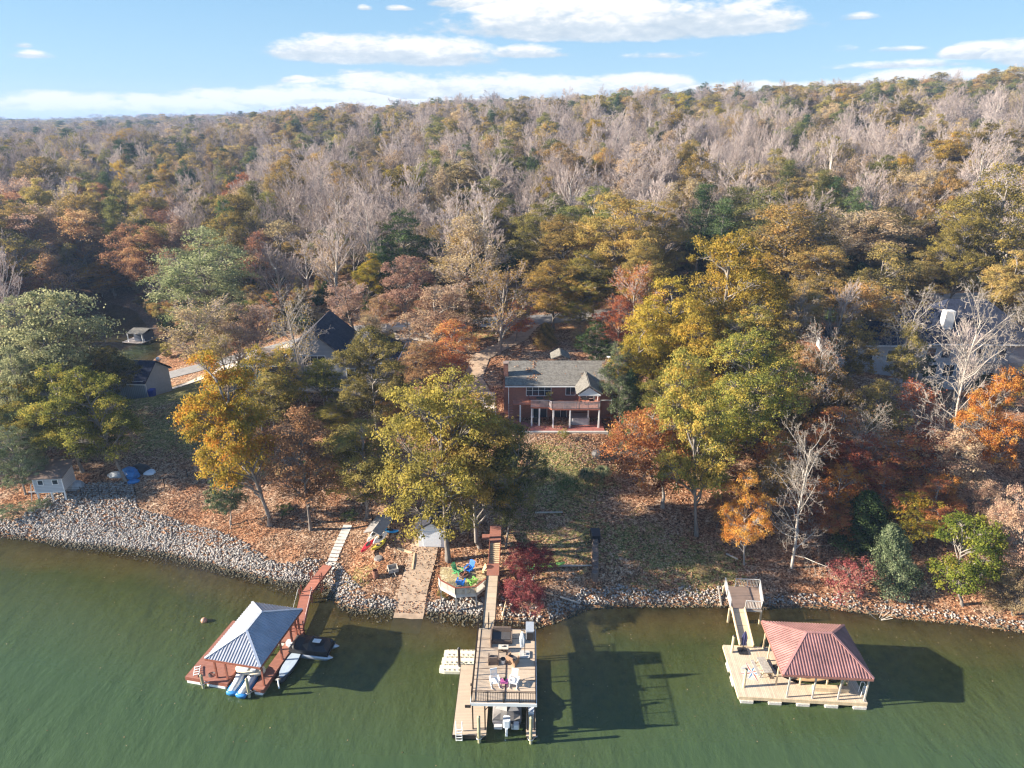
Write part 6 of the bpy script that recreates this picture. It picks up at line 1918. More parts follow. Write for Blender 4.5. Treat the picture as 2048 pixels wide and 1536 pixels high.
def brick_house():
    z0 = 7.2
    e = thing('brick_house', 'red brick house with grey shingle roof and a raised red deck on white posts', 'house', (-.5, 84.6, z0))
    wl, rf = gable(e, 0, 14.2, 0, 8.6, -1.4, 4.98, 6.65, BRICK, SHG, axis='x', ov=.45)
    # chimney
    c = MB().box(-.62, -.003, 1.2, 2.1, -1, 7.4); c.build('chimney', BRICK, rf)
    MB().box(-.68, .05, 1.14, 2.16, 7.403, 7.5).build('chimney_cap', mat('cap_mortar', (.30, .22, .18)), rf)
    window(e, 2.45, 5.7, 3.35, 4.75, 0, 4, 2); window(e, 7.75, 8.95, 3.45, 4.85, 0, 2); window(e, 13.2, 13.8, 3.9, 4.9, 0, 1)
    window(e, 9.6, 11.4, 2.95, 5.0, 0, 2); window(e, 3.4, 5.2, .1, 2.1, 0, 2); window(e, 6.3, 7.9, .1, 2.1, 0, 2)
    w2 = MB(); w2.box(.0, .09, -.1, -.003, -.2, 4.9); w2.box(13.9, 13.99, -.1, -.003, -.2, 4.9); w2.box(11.0, 13.9, -.09, -.003, 2.6, 2.72); w2.build('downspout', WHITEM, e)
    # porch roof with white gable
    p = MB(); p.slab([(8.9, -3.3, 4.75), (10.5, -3.3, 5.9), (10.5, 2.3, 5.9), (8.9, .6, 4.75)][::-1], .12); p.slab([(10.5, -3.3, 5.9), (12.2, -3.3, 4.75), (12.2, .6, 4.75), (10.5, 2.3, 5.9)][::-1], .12)
    pr = p.build('porch_roof', SHG, e)
    MB().prism([(9.1, -3.2), (12.0, -3.2), (12.0, -3.12), (9.1, -3.12)], 4.55, 4.72).add([(9.15, -3.15, 4.723), (11.95, -3.15, 4.723), (10.5, -3.15, 5.7)], [(0, 1, 2)]).build('gable_front', WHITEM, pr)
    for x in (9.3, 11.8): MB().box(x - .09, x + .09, -3.15, -2.97, 2.75, 4.547).build('porch_post', REDPOST, e)
    # raised deck
    d = MB(); d.prism([(3.0, -2.6), (5.3, -2.6), (5.7, -3.2), (12.0, -3.2), (12.0, -.003), (.6, -.003), (.6, -1.4), (3.0, -1.4)], 2.55, 2.7); d.build('deck', WOODREDX, e)
    railing(e, [(3.0, -2.55), (5.3, -2.55), (5.7, -3.15), (12.0, -3.15), (12.0, -.1)], 2.7, 1.0, mat('mauve_grey_rail', (.42, .36, .36), var=.15), .11, 1.6, 'deck_railing', .03, .09)
    for x, y in ((3.1, -2.5), (4.1, -2.5), (5.9, -3.1), (8.1, -3.1), (10.6, -2.0), (11.9, -3.1), (1.6, -1.3)): MB().box(x - .09, x + .09, y - .09, y + .09, -.1, 2.547).build('white_post', WHITEM, e)
    s = MB()
    for k in range(9): s.box(.1, .58 + .0, -1.4 - k * .27, -1.14 - k * .27, 2.45 - k * .27, 2.52 - k * .27)
    s.build('stair_steps', WOODRED, e)
    MB().box(.02, .08, -3.7, -1.2, .2, .45).beam((.05, -3.7, .2), (.05, -1.2, 2.6), .05, .25).build('stair_stringer', REDPOST, e)
    # patio
    MB().box(.8, 12.6, -4.3, -.003, -.35, .02).build('patio', mat('red_patio_paint', (.34, .12, .10), var=.2, scale=1.5), e)
    MB().box(.6, 13.0, -4.65, -4.303, -.9, .12).build('retaining_edge', mat('pale_stone', (.5, .47, .42)), e)
    # rear dormer
    MB().slab([(6.0, 5.5, 6.6), (7.3, 4.9, 7.35), (7.3, 8, 7.35), (6.0, 8, 6.6)][::-1], .1).slab([(7.3, 4.9, 7.35), (8.6, 5.5, 6.6), (8.6, 8, 6.6), (7.3, 8, 7.35)][::-1], .1).build('dormer', SHG, e)
    fl = thing('hot_tub', 'pale grey hot tub on the patio under the raised deck', 'hot tub', (9.1, 83.2, z0 + .023)); MB().box(-1.2, 1.2, -.9, .9, 0, .85, .15).build('tub', mat('grey_tub', (.40, .40, .41)), fl); MB().box(-1.22, 1.22, -.92, .92, .853, .95, .18).build('lid', mat('tub_lid', (.50, .48, .46)), fl)
    for k, (x, y, lab) in enumerate(((3.4, 83.2, 'dark grill with open white shelf under the left of the raised deck'),)):
        g = thing('grill', lab, 'grill', (x, y, z0 + .023)); MB().box(-.45, .45, -.3, .3, .1, .85, .04).build('body', BLACK, g); MB().box(-.9, -.46, -.28, .28, .80, .84).build('shelf', WHITEM, g)
    # furniture on the upper deck
    def cluster_table(name, lab, x, y, r=.5):
        t = thing(name, lab, 'table', (x, y, z0 + 2.703)); MB().lathe([(r, .68), (r, .73)], 14).build('table_top', BLACK, t); MB().lathe([(.05, .003), (.05, .677)], 8).build('leg', BLACK, t)
    cluster_table('bistro_table', 'round black table on the deck under the white porch gable', 9.7, 83.3)
    cluster_table('bistro_table', 'round black table left of the tall potted plant on the raised deck', 3.7, 83.5)
    for k, (x, y, r_, lab) in enumerate(((9.0, 83.0, 1.5, 'black deck chair left of the table under the porch gable'), (10.6, 83.5, -1.4, 'black deck chair right of the table under the porch gable'), (2.6, 83.6, 1.3, 'red-brown deck chair at the left end of the raised deck'))):
        ch = thing('deck_chair', lab, 'chair', (x, y, z0 + 2.703), r_); mm = BLACK if k < 2 else REDPOST
        MB().box(-.27, .27, -.27, .27, .38, .43).build('seat', mm, ch); MB().slab([(-.27, .27, .43), (.27, .27, .43), (.27, .38, 1.0), (-.27, .38, 1.0)], .04).build('backrest', mm, ch)
        for a_ in (-.24, .24):
            for b_ in (-.24, .24): MB().box(a_ - .025, a_ + .025, b_ - .025, b_ + .025, .003, .377).build('leg', mm, ch)
    place_tree('potted_tree', 'leafy potted plant on the raised deck of the brick house', 'plant', 'U0', 'olive', 5.0, 83.7, 1.5, 1.1, z=z0 + 2.7)
    # satellite dish
    sdsh = thing('satellite_dish', 'white satellite dish behind the right end of the brick house roof', 'satellite dish', (13.3, 88.4, z0 + 6.3)); MB().tube((0, 0, -.3), (0, 0, 1.1), .03, n=6).build('mast', GALV, sdsh); MB().lathe([(.02, 0), (.2, .05), (.3, .12), (.29, .13)], 12).build('dish', WHITEM, sdsh).location = (0, 0, 1.1)


brick_house()


def hip_block(parent, x0, x1, y0, y1, z0, ze, zr, wm, rm, ov=.45, along='x', inset=None):
    MB().box(x0, x1, y0, y1, z0, ze).build('wall', wm, parent)
    X0, X1, Y0, Y1 = x0 - ov, x1 + ov, y0 - ov, y1 + ov
    if along == 'x':
        i = inset or (Y1 - Y0) / 2; ym = (Y0 + Y1) / 2; a, b = Vector((X0 + i, ym, zr)), Vector((X1 - i, ym, zr))
        F_ = [[(X0, Y0), (X1, Y0), b, a], [(X1, Y0), (X1, Y1), b], [(X1, Y1), (X0, Y1), a, b], [(X0, Y1), (X0, Y0), a]]
    else:
        i = inset or (X1 - X0) / 2; xm = (X0 + X1) / 2; a, b = Vector((xm, Y0 + i, zr)), Vector((xm, Y1 - i, zr))
        F_ = [[(X0, Y0), (X1, Y0), a], [(X1, Y0), (X1, Y1), b, a], [(X1, Y1), (X0, Y1), b], [(X0, Y1), (X0, Y0), a, b]]
    m = MB()
    for f in F_: m.slab([Vector((p[0], p[1], ze + .12)) if len(p) == 2 else p for p in f], .1)
    r = m.build('roof', rm, parent)
    g = MB(); g.box(X0, X1, Y0 - .07, Y0 - .003, ze - .05, ze + .12); g.box(X0 - .07, X0 - .003, Y0, Y1, ze - .05, ze + .12); g.box(X1 + .003, X1 + .07, Y0, Y1, ze - .05, ze + .12); g.build('gutter', WHITEM, r)
    return r


def dark_house():
    e = thing('dark_roofed_house', 'large grey and navy house with steep charcoal roofs behind the olive oaks', 'house', (-29.4, 95.5, 6.6))
    gable(e, -3.6, 3.6, 0, 10.5, -1, 6.4, 9.5, SIDM, SHD, axis='y', ov=.5)
    hip_block(e, 3.62, 12.0, -1.2, 7.5, -1, 5.2, 8.4, SIDM, SHD, along='y', inset=3.2)
    hip_block(e, -9.3, -3.62, -3.5, 3.6, -1, 5.6, 6.6, SIDD, shingle('tan_brown_shingles', (.26, .20, .16)), along='x')
    window(e, -1.6, 1.6, 4.3, 5.8, 0, 3); window(e, -1.9, 1.9, .9, 3.2, 0, 3); window(e, 5.0, 7.4, 2.6, 4.2, -1.2, 2); window(e, 8.4, 10.6, 2.6, 4.2, -1.2, 2)
    window(e, -8.4, -6.6, 2.9, 4.6, -3.5, 1); window(e, -6.0, -4.3, 2.9, 4.6, -3.5, 1)
    MB().slab([(-7.9, -3.6, 4.3), (-5.6, -3.6, 4.3), (-5.6, -4.9, 3.3), (-7.9, -4.9, 3.3)][::-1], .06).build('awning', mat('teal_canvas', (.04, .30, .36), rough=.8), e)
    MB().box(-9.3, 12, -5.5, -3.503, 2.2, 2.35).build('deck', GREYWP, e)
    railing(e, [(-9.2, -5.45), (11.9, -5.45)], 2.35, 1.0, WHITEM, .16, 1.8, 'deck_railing', .02, .08)
    for k in range(8): MB().box(-9.2 + k * 3 - .08, -9.04 + k * 3, -5.4, -5.24, -2.4, 2.197).build('deck_post', GREYW, e)
    MB().box(-9.3, 12, -5.2, -5.0, -2.5, -.4).build('retaining_wall', mat('grey_block', (.36, .34, .32), var=.2, scale=4), e)


dark_house()


def blue_house():
    e = thing('blue_house', 'blue-grey lake house with dark roofs half hidden by the left oaks', 'house', (-61.5, 97.5, 4.2), R(-4))
    gable(e, -.4, 4.4, 1.0, 8.0, -1.2, 3.0, 5.2, SIDV, SHB, axis='x', ov=.4)
    gable(e, -4.2, -.42, -4.8, 2.5, -1.5, 3.4, 5.0, SIDB, SHB, axis='y', ov=.35, name='front_wall')
    hip_block(e, -15.5, -4.22, -7.5, 1.5, -1.8, 3.0, 5.0, SIDB, SHB)
    window(e, -14, -12.2, .6, 2.2, -7.5, 2); window(e, -9.8, -7.8, .6, 2.2, -7.5, 3); window(e, -6.8, -5, .6, 2.2, -7.5, 2)
    MB().box(4.42, 4.5, 1.2, 1.28, -.5, 3).build('downspout', WHITEM, e)
    MB().box(-.38, 4.38, .93, .997, 2.5, 2.62).box(-.38, 4.38, .93, .997, 3.02, 3.14).build('trim', WHITEM, e)
    b = thing('blue_bin', 'blue wheeled bin at the right corner of the blue-grey lake house', 'bin', (-56.3, 98.6, Hz(-56.3, 98.6)))
    MB().prism([(-.35, -.4), (.35, -.4), (.35, .4), (-.35, .4)], .05, 1.1, [(-.42, -.48), (.42, -.48), (.42, .48), (-.42, .48)]).build('body', mat('blue_plastic', (.02, .06, .35), rough=.5), b); MB().box(-.44, .44, -.5, .5, 1.103, 1.18, .05).build('lid', mat('blue_plastic', (.02, .06, .35)), b)
    s = thing('globe_lamp', 'white globe on a pole above the blue-grey house garage roof', 'lamp', (-57.6, 104.5, Hz(-57.6, 104.5)))
    MB().tube((0, 0, 0), (0, 0, 5.6), .05, n=6).build('pole', GALV, s); MB().ball((0, 0, 5.85), .32).build('globe', WHITEM, s, True)


blue_house()


def right_house():
    e = thing('grey_blue_house', 'large pale blue-grey house with navy shingle roof behind the bare trees at right', 'house', (56.5, 98, 8.2), R(-2))
    hip_block(e, 5.5, 23, 0, 12, -3, 5.4, 10.9, SIDL, SHB, along='x', inset=6.3)
    hip_block(e, -6.5, 5.48, 1.5, 9, -2, 4.6, 7.4, SIDL, SHB, along='x')
    c = MB(); c.box(8.9, 10.3, 1.6, 2.8, 6.5, 10.0); c.build('chimney', mat('pale_stone_chimney', (.62, .62, .60), var=.1, scale=5), e)
    for x in (6.4, 8.6, 11.6, 13.6, 16.8): window(e, x, x + 1.3, 3.2, 4.7, 0, 1, 2)
    for x in (6.8, 9.4, 12.4, 15.6): window(e, x, x + 1.6, .2, 2.1, 0, 2)
    window(e, -5.0, -3.6, 2.0, 3.8, 1.5, 1); window(e, -2.2, -.8, 2.0, 3.8, 1.5, 1); window(e, 1.4, 3.4, 2.0, 3.8, 1.5, 2)
    MB().box(-1, 20, -4.5, -.003, -.35, -.2).build('deck', GREYWP, e)
    railing(e, [(-.9, -4.4), (19.9, -4.4)], -.2, 1.0, WHITEM, .16, 2, 'deck_railing', .02, .08)
    for k in range(8): MB().box(-.9 + k * 2.95 - .1, -.7 + k * 2.95, -4.4, -4.2, -4.5, -.353).build('deck_post', WHITEM, e)
    pg = MB()
    for x in (13, 19.5): pg.box(x - .08, x + .08, -4.2, -4.04, -.197, 2.4)
    for k in range(9): pg.box(12.6, 20, -4.4 + k * .5, -4.34 + k * .5, 2.403, 2.52)
    pg.build('pergola', GREYW, e)


right_house()


def middle_house():
    e = thing('hidden_house', 'grey house with white-railed deck almost hidden behind the yellow-green oaks', 'house', (33, 90, 7.2))
    hip_block(e, 0, 12, 0, 9, -2, 4.4, 6.6, SIDB, SHG)
    window(e, 1, 3, 1.5, 3.4, 0, 2); window(e, 8.4, 10.4, 1.5, 3.4, 0, 2); window(e, 4.6, 7, .6, 3.2, 0, 2)
    MB().box(-.5, 12.5, -3, -.003, .3, .45).build('deck', GREYWP, e); railing(e, [(-.4, -2.95), (12.4, -2.95)], .45, 1.0, WHITEM, .16, 2, 'deck_railing', .02, .08)
    for k in range(5): MB().box(-.3 + k * 3.1, -.14 + k * 3.1, -2.9, -2.74, -3, .297).build('deck_post', WHITEM, e)


middle_house()


def lake_shed():
    z = 3.35
    e = thing('raised_shed', 'small pale blue-grey shed with two white windows raised on posts above the riprap', 'shed', (-57.2, 71.4, z), R(5))
    MB().box(0, 3.3, 0, 2.7, 0, 1.95).build('wall', SIDL, e)
    MB().slab([(-.35, -.45, 2.0), (3.65, -.45, 2.0), (3.65, 3.1, 2.75), (-.35, 3.1, 2.75)], .08).build('roof', mat('brown_metal_roof', (.20, .14, .11), rough=.6), e)
    MB().add([(3.297, 0, 1.95), (3.297, 2.7, 1.95), (3.297, 2.7, 2.55), (0.003, 0, 1.95), (0.003, 2.7, 1.95), (0.003, 2.7, 2.55)], [(0, 1, 2), (3, 5, 4), (1, 4, 5, 2)]).build('gable_infill', SIDL, e)
    window(e, .55, 1.1, 1.0, 1.55, 0, 1); window(e, 2.2, 2.8, 1.0, 1.55, 0, 1)
    t = MB()
    for x in (0, 3.3): t.box(x - .05, x + .05, -.05, -.003, -.1, 1.95)
    t.box(0.05, 3.25, -.05, -.003, -.12, -.003); t.build('corner_trim', WHITEM, e)
    for x, y in ((.1, .1), (1.7, .1), (3.2, .1), (.1, 2.6), (3.2, 2.6)): MB().box(x - .08, x + .08, y - .08, y + .08, -2.4, -.13).build('stilt', WHITEM, e)
    s = MB(); s.box(-1.0, -.05, .2, .26, -.1, 0); s.beam((-.9, .2, -1.5), (-.5, .2, .9), .06, .06); s.beam((-.5, 1.2, -1.5), (-.5, 1.2, .9), .06, .06); s.beam((-.5, .2, .9), (-.5, 1.2, .9), .05, .05); s.build('side_rail', WHITEM, e)


lake_shed()


def cove_boathouse():
    p = at(275, 684, .3)
    e = thing('cove_boathouse', 'small pale blue boathouse in the dark far cove', 'boathouse', (p.x, p.y, 0), R(-12))
    MB().box(-3.0, 2.0, -1.0, 3.6, .3, .45).build('deck', GREYWP, e); MB().box(-.8, 1.7, .2, 3.2, .453, 2.3).build('wall', SIDD, e)  # wall and roof take darker colours to stand for the shade of the cove
    MB().slab([(-1.7, -.8, 2.4), (2.3, -.8, 2.4), (2.3, 1.6, 3.0), (-1.7, 1.6, 3.0)], .1).slab([(-1.7, 1.6, 3.0), (2.3, 1.6, 3.0), (2.3, 3.8, 2.4), (-1.7, 3.8, 2.4)], .1).build('roof', SHG, e)
    for x in (-1.6, 1.95): MB().box(x - .08, x + .08, -.7, -.54, .453, 2.3).build('post', WHITEM, e)


cove_boathouse()


def white_shed():
    x, y = gnd(838, 1096)[:2]
    z = Hz(x + 1.2, y + 1) - .1
    e = thing('white_shed', 'white boat shed at the head of the ramp under the largest oak', 'shed', (x, y, z), R(-3))
    gable(e, 0, 2.9, 0, 3.6, 0, 2.0, 2.9, WHITEM, SHD, axis='y', ov=.25)
    MB().box(.5, 2.4, -.05, -.003, .1, 1.9).build('door', mat('white_door', (.7, .72, .74), var=.05), e)


white_shed()


def car(name, lab, x, y, rot, m):
    z = Hz(x, y) + .35
    e = thing(name, lab, 'car', (x, y, z), rot)
    prof = [(-2.25, .35), (-2.3, .7), (-2.1, .95), (-1.3, 1.0), (-.7, 1.42), (.7, 1.45), (1.35, .98), (2.1, .88), (2.3, .6), (2.25, .35)]
    rings = [[(s_ * (1 if z_ < 1.05 else .82), y_, z_) for y_, z_ in prof] for s_ in (-.9, -.86, .86, .9)]
    MB().loft(rings).build('body', m, e)
    MB().box(-.76, .76, -.6, .62, 1.05, 1.40).add([(-.72, .72, 1.42), (.72, .72, 1.42), (.78, 1.32, 1.01), (-.78, 1.32, 1.01)], [(0, 3, 2, 1)]).add([(-.72, -.75, 1.41), (.72, -.75, 1.41), (.78, -1.28, 1.03), (-.78, -1.28, 1.03)], [(0, 1, 2, 3)]).build('windows', GLASS, e)
    for s_ in (-1, 1):
        MB().slab([(s_ * .81, -.9, 1.1), (s_ * .81, .8, 1.1), (s_ * .78, .6, 1.38), (s_ * .78, -.65, 1.38)], .02 * s_).build('side_glass', GLASS, e)
        for yy in (-1.4, 1.45):
            w_ = MB().tube((s_ * .72, yy, .33), (s_ * .93, yy, .33), .33, n=14).build('wheel', BLACK, e); MB().tube((s_ * .933, yy, .33), (s_ * .945, yy, .33), .2, n=10).build('rim', GALV, w_)
    for s_ in (-.6, .6): MB().box(s_ - .2, s_ + .2, 2.2, 2.31, .62, .76).build('headlight', SILV, e)


car('parked_car', 'silver car parked on the pale driveway near the far fence', *at(800, 682, 8.8)[:2], R(-80), mat('silver_car_paint', (.50, .52, .53), rough=.3, metal=.3))
car('parked_car', 'second silver car, nearer the dark-roofed house', *at(812, 712, 8.3)[:2], R(-84), mat('dark_silver_car_paint', (.30, .33, .36), rough=.3, metal=.3))
# ------------------------------------------------------------------ riprap
def rocks():
    rng = np.random.default_rng(9)
    # templates: rough angular stones
    base = []
    import itertools
    for k in range(10):
        v = rng.normal(size=(14, 3)); v /= np.linalg.norm(v, axis=1, keepdims=True); v *= rng.uniform(.75, 1.1, (14, 1)) * np.array([1, .8, .62])
        import bmesh
        bm = bmesh.new(); [bm.verts.new(q) for q in v]; bmesh.ops.convex_hull(bm, input=bm.verts); bmesh.ops.triangulate(bm, faces=bm.faces)
        bm.verts.ensure_lookup_table(); loose = [q for q in bm.verts if not q.link_faces]; bmesh.ops.delete(bm, geom=loose, context='VERTS')
        bm.verts.index_update(); base.append((np.array([q.co[:] for q in bm.verts]), np.array([[q.index for q in f.verts] for f in bm.faces]))); bm.free()
    pts = []

    def px_region(poly, spacing, smin, smax, keep=1.0):
        P = [tuple(at(px, py, 1.0)[:2]) for px, py in poly]
        xs = [p[0] for p in P]; ys = [p[1] for p in P]
        n = int((max(xs) - min(xs)) * (max(ys) - min(ys)) / spacing ** 2)
        x = rng.uniform(min(xs), max(xs), n); y = rng.uniform(min(ys), max(ys), n)
        k = inside(x, y, P) & (rng.random(n) < keep)
        for a, b in zip(x[k], y[k]): pts.append((a, b, rng.uniform(smin, smax) * rng.uniform(.8, 1.2)))

    def strip(x0, x1, d0, d1, spacing, smin, smax, wob=.6):
        x = rng.uniform(x0, x1, int((x1 - x0) * 8 / spacing ** 2)); sy = np.interp(x, _sx, _sy)
        y = sy + rng.uniform(-1.0, 7, len(x)); d = shore_d(x, y)
        w_ = vnoise(x, y, 2.2, 31) * 2 * wob
        k = (d > d0) & (d < d1 + w_)
        for a, b in zip(x[k], y[k]): pts.append((a, b, rng.uniform(smin, smax)))
    strip(-75, -20.5, -.35, 2.2, .18, .09, .19)
    px_region([(100, 1078), (45, 1035), (130, 990), (272, 988), (278, 1030), (400, 1062), (470, 1080), (560, 1130), (660, 1150), (690, 1180), (600, 1190), (520, 1155), (400, 1125), (240, 1100)], .18, .09, .19)
    px_region([(655, 1125), (680, 1130), (720, 1175), (745, 1200), (800, 1195), (815, 1222), (760, 1228), (700, 1222), (672, 1195), (640, 1165)], .18, .09, .19)
    px_region([(865, 1195), (905, 1190), (975, 1195), (975, 1240), (870, 1230), (845, 1215)], .21, .13, .23)
    px_region([(998, 1195), (1070, 1200), (1090, 1240), (1010, 1245)], .27, .12, .25, .8)
    strip(3.5, 22, -.3, 1.5, .20, .09, .19); strip(24.5, 50, -.3, 1.1, .26, .09, .19)
    strip(-14, -10.5, -.3, 1.6, .22, .12, .23); strip(-8.3, -2.5, -.3, 1.5, .22, .12, .23)
    A = np.array(pts); ramp = (np.abs(A[:, 0] + 9.7 - (A[:, 1] - 57) * .07) < 1.6)
    A = A[~ramp]
    Z = Hn(A[:, 0], A[:, 1])
    V, Fq, T = [], [], []; o = 0
    for k, (x, y, s) in enumerate(A):
        bv, bf = base[k % 10]; th = rng.uniform(0, 6.28); c, s_ = math.cos(th), math.sin(th)
        ph = rng.uniform(-.5, .5); v = bv * s
        v = v @ np.array([[c, s_, 0], [-s_, c, 0], [0, 0, 1]]).T @ np.array([[1, 0, 0], [0, math.cos(ph), -math.sin(ph)], [0, math.sin(ph), math.cos(ph)]])
        V.append(v + np.array([x, y, max(Z[k], -.15) + s * rng.uniform(.15, .55)])); Fq.append(bf + o); o += len(bv); T.append(np.full(len(bf), rng.random()))
    m = bpy.data.materials.new('riprap_stone'); m.use_nodes = True
    t = NT(m.node_tree); bs = t.n['Principled BSDF']; bs.inputs['Roughness'].default_value = .9
    a = t.new('ShaderNodeAttribute', attribute_name='tint').outputs['Fac']; tcn = t.new('ShaderNodeNewGeometry').outputs['Position']
    n = t.noise(tcn, scale=5, detail=3)
    f = t.m('ADD', t.m('MULTIPLY', a, .75), t.m('MULTIPLY', n.outputs[0], .25))
    t.l.new(t.ramp(f, [(.1, (.12, .105, .095)), (.4, (.28, .255, .23)), (.7, (.42, .385, .35)), (.95, (.38, .29, .22))]), bs.inputs['Base Color'])
    sz = t.new('ShaderNodeSeparateXYZ', i_0=tcn); wl = t.smooth(t.m('ADD', sz.outputs[2], t.m('MULTIPLY', n.outputs[0], .12)), .16, .42)
    t.l.new(t.mix(wl, (.07, .06, .035), bs.inputs['Base Color'].links[0].from_socket), bs.inputs['Base Color'])
    me = np_mesh('riprap', np.concatenate(V), np.concatenate(Fq), {'tint': ('FACE', np.concatenate(T))}, mats=[m])
    link('riprap', me, kind='stuff')
    print('rocks', len(A))


rocks()


def fallen_leaves():
    """real leaves lying on the shore slope, the ramp and along the waterline"""
    rng = np.random.default_rng(21); n = 210000
    y = rng.uniform(50, 92, n); x = rng.uniform(-62, 52, n)
    d = shore_d(x, y); k = (d > -.25) & (cove_d(x, y) > 2)
    x, y, d = x[k], y[k], d[k]
    k = rng.random(len(x)) < np.where(d < .9, 1.0, .35 + 1.2 * np.clip(vnoise(x, y, 5, 51) + .2, 0, 1)); x, y = x[k], y[k]
    z = Hn(x, y) + rng.uniform(.02, .07, len(x)) + np.where(np.abs(x + 9.7 - (y - 57) * .1) < 1.7, .13, 0)
    c = np.stack([x, y, np.maximum(z, .03)], 1); nn = unit(rng.normal(size=c.shape) * .5 + np.array([0, 0, 1]))
    xr = rng.uniform(-.8, 14, 9000); tr = rng.random(9000); kr = (vnoise(xr, tr * 5 + 9, .8, 61) * .7 + vnoise(xr, tr * 5, 2.6, 62) * .6 + .12 * (xr > 6)) > .30 + .2 * rng.random(9000); xr, tr = xr[kr], tr[kr]
    c = np.concatenate([c, np.stack([xr, 84.2 + tr * 4.6, 12.19 + tr * 1.80 + .03], 1)]); nn = np.concatenate([nn, unit(rng.normal(size=(len(xr), 3)) * .3 + np.array([0, -.37, .92]))])
    v, f = leaves_mesh(c, nn, .16, rng)
    me = np_mesh('fallen_leaves', v, f, {'tint': ('FACE', rng.random(len(f)))}, mats=[leaf_mat('fallen_leaf_litter', [(.16, .08, .05), (.34, .18, .10), (.48, .28, .15), (.58, .42, .28)], .1)])
    link('fallen_leaves', me, kind='stuff')


fallen_leaves()


def floating_leaves():
    rng = np.random.default_rng(4); n = 5200
    x = rng.uniform(-60, 50, n); y = rng.uniform(34, 64, n); d = -shore_d(x, y)
    k = (d > .1) & (rng.random(n) < np.exp(-d / 2.2) + .06); x, y = x[k], y[k]
    c = np.stack([x, y, np.full(len(x), .012)], 1); nn = unit(rng.normal(size=c.shape) * .06 + np.array([0, 0, 1]))
    v, f = leaves_mesh(c, nn, .13, rng)
    link('floating_leaves', np_mesh('floating_leaves', v, f, {'tint': ('FACE', rng.random(len(f)))}, mats=[PAL['tan']]), kind='stuff')


floating_leaves()


# ------------------------------------------------------------------ patio deck with chairs
def octagon_deck():
    zf, zc = 2.2, 3.1
    P = [at(px, py, zc) for px, py in ((877, 1150), (881, 1160), (911, 1176), (952, 1173), (972, 1157))]
    back = [at(977, 1136, zf + .02), at(881, 1134, zf + .02)]
    out = [(p.x, p.y) for p in P] + [(p.x, p.y) for p in back]
    e = thing('stone_terrace', 'angled waterside terrace with tan stone floor and pale picket rail', 'terrace', (0, 0, 0))
    fl = bpy.data.materials.new('flagstone'); fl.use_nodes = True
    t = NT(fl.node_tree); bs = t.n['Principled BSDF']; bs.inputs['Roughness'].default_value = .9
    tcn = t.new('ShaderNodeTexCoord'); v = t.new('ShaderNodeTexVoronoi', i_Vector=tcn.outputs['Object']); v.inputs['Scale'].default_value = 2.6; v2 = t.new('ShaderNodeTexVoronoi', i_Vector=tcn.outputs['Object'], feature='DISTANCE_TO_EDGE'); v2.inputs['Scale'].default_value = 2.6
    s = t.new('ShaderNodeSeparateColor', i_0=v.outputs['Color'])
    t.l.new(t.mix(t.m('LESS_THAN', v2.outputs['Distance'], .04), t.ramp(s.outputs[0], [(0, (.36, .27, .14)), (.5, (.52, .42, .22)), (1, (.60, .50, .32))]), (.20, .14, .09)), bs.inputs['Base Color'])
    MB().prism(out, zf - .15, zf).build('floor', fl, e)
    pts = [(p.x, p.y) for p in P]
    railing(e, pts, zf, .85, mat('pale_picket', (.60, .56, .50), var=.15), .11, 1.3, 'railing', .035, .05)
    cap = MB()
    for a, b in zip(P[:-1], P[1:]): cap.beam(Vector((a.x, a.y, zc)), Vector((b.x, b.y, zc)), .16, .05)
    cap.build('rail_cap', REDPOST, e)
    ps = MB()
    for x, y in pts: ps.box(x - .08, x + .08, y + .03, y + .19, -.5, zf - .153)
    ps.split('post', GREYW, e)
    sk = MB()
    for a, b in zip(P[:-1], P[1:]): sk.beam(Vector((a.x, a.y, zf - .1)), Vector((b.x, b.y, zf - .1)), .05, .3)
    sk.build('fascia', mat('pale_picket', (.60, .56, .50)), e)
    return zf


ZF = octagon_deck()


def adirondack(name, lab, x, y, z, rot, m):
    e = thing(name, lab, 'chair', (x, y, z), rot, 'adirondack chairs around the fire pit')
    s = MB()
    for k in range(6): s.beam((-.27, -.38 + k * .115, .36 - k * .028), (.27, -.38 + k * .115, .36 - k * .028), .10, .02)
    s.build('seat', m, e)
    b = MB()
    for k in range(5):
        u = -.24 + k * .12; h = .98 + .07 * math.cos((k - 2) * .9); b.beam((u * .85, .25, .22), (u * 1.15, .25 + h * .38, .22 + h * .78), .105, .02, up=(0, 1, 0))
    b.build('backrest', m, e)
    for s_ in (-1, 1):
        MB().beam((s_ * .36, -.48, .56), (s_ * .36, .36, .56), .14, .025).build('armrest', m, e); MB().beam((s_ * .31, -.38, .003), (s_ * .31, -.38, .55), .09, .03).build('leg', m, e); MB().beam((s_ * .31, .45, .02), (s_ * .31, -.1, .3), .04, .1).build('leg', m, e)


GRN = mat('green_plastic', (.09, .36, .13), rough=.45); LIME = mat('lime_plastic', (.24, .50, .10), rough=.45); BLU = mat('bright_blue_plastic', (.02, .17, .60), rough=.4); TANC = mat('tan_plastic', (.60, .40, .22), rough=.5)
cx0, cy0 = at(928, 1148, ZF + .3)[:2]
for nm, lab, px, py, m_ in (('adirondack_chair', 'dark green adirondack chair at the back left of the fire pit', 915, 1141, GRN), ('adirondack_chair', 'bright blue adirondack chair behind the fire pit', 939, 1137, BLU),
                            ('adirondack_chair', 'tan adirondack chair right of the fire pit', 960, 1142, TANC), ('adirondack_chair', 'bright blue adirondack chair in front of the fire pit by the rail', 921, 1165, BLU), ('adirondack_chair', 'lime green adirondack chair in the front right of the terrace', 945, 1163, LIME)):
    p = at(px, py, ZF + .35); adirondack(nm, lab, p.x, p.y, ZF, math.atan2(-(cx0 - p.x), (cy0 - p.y)) + math.pi, m_)
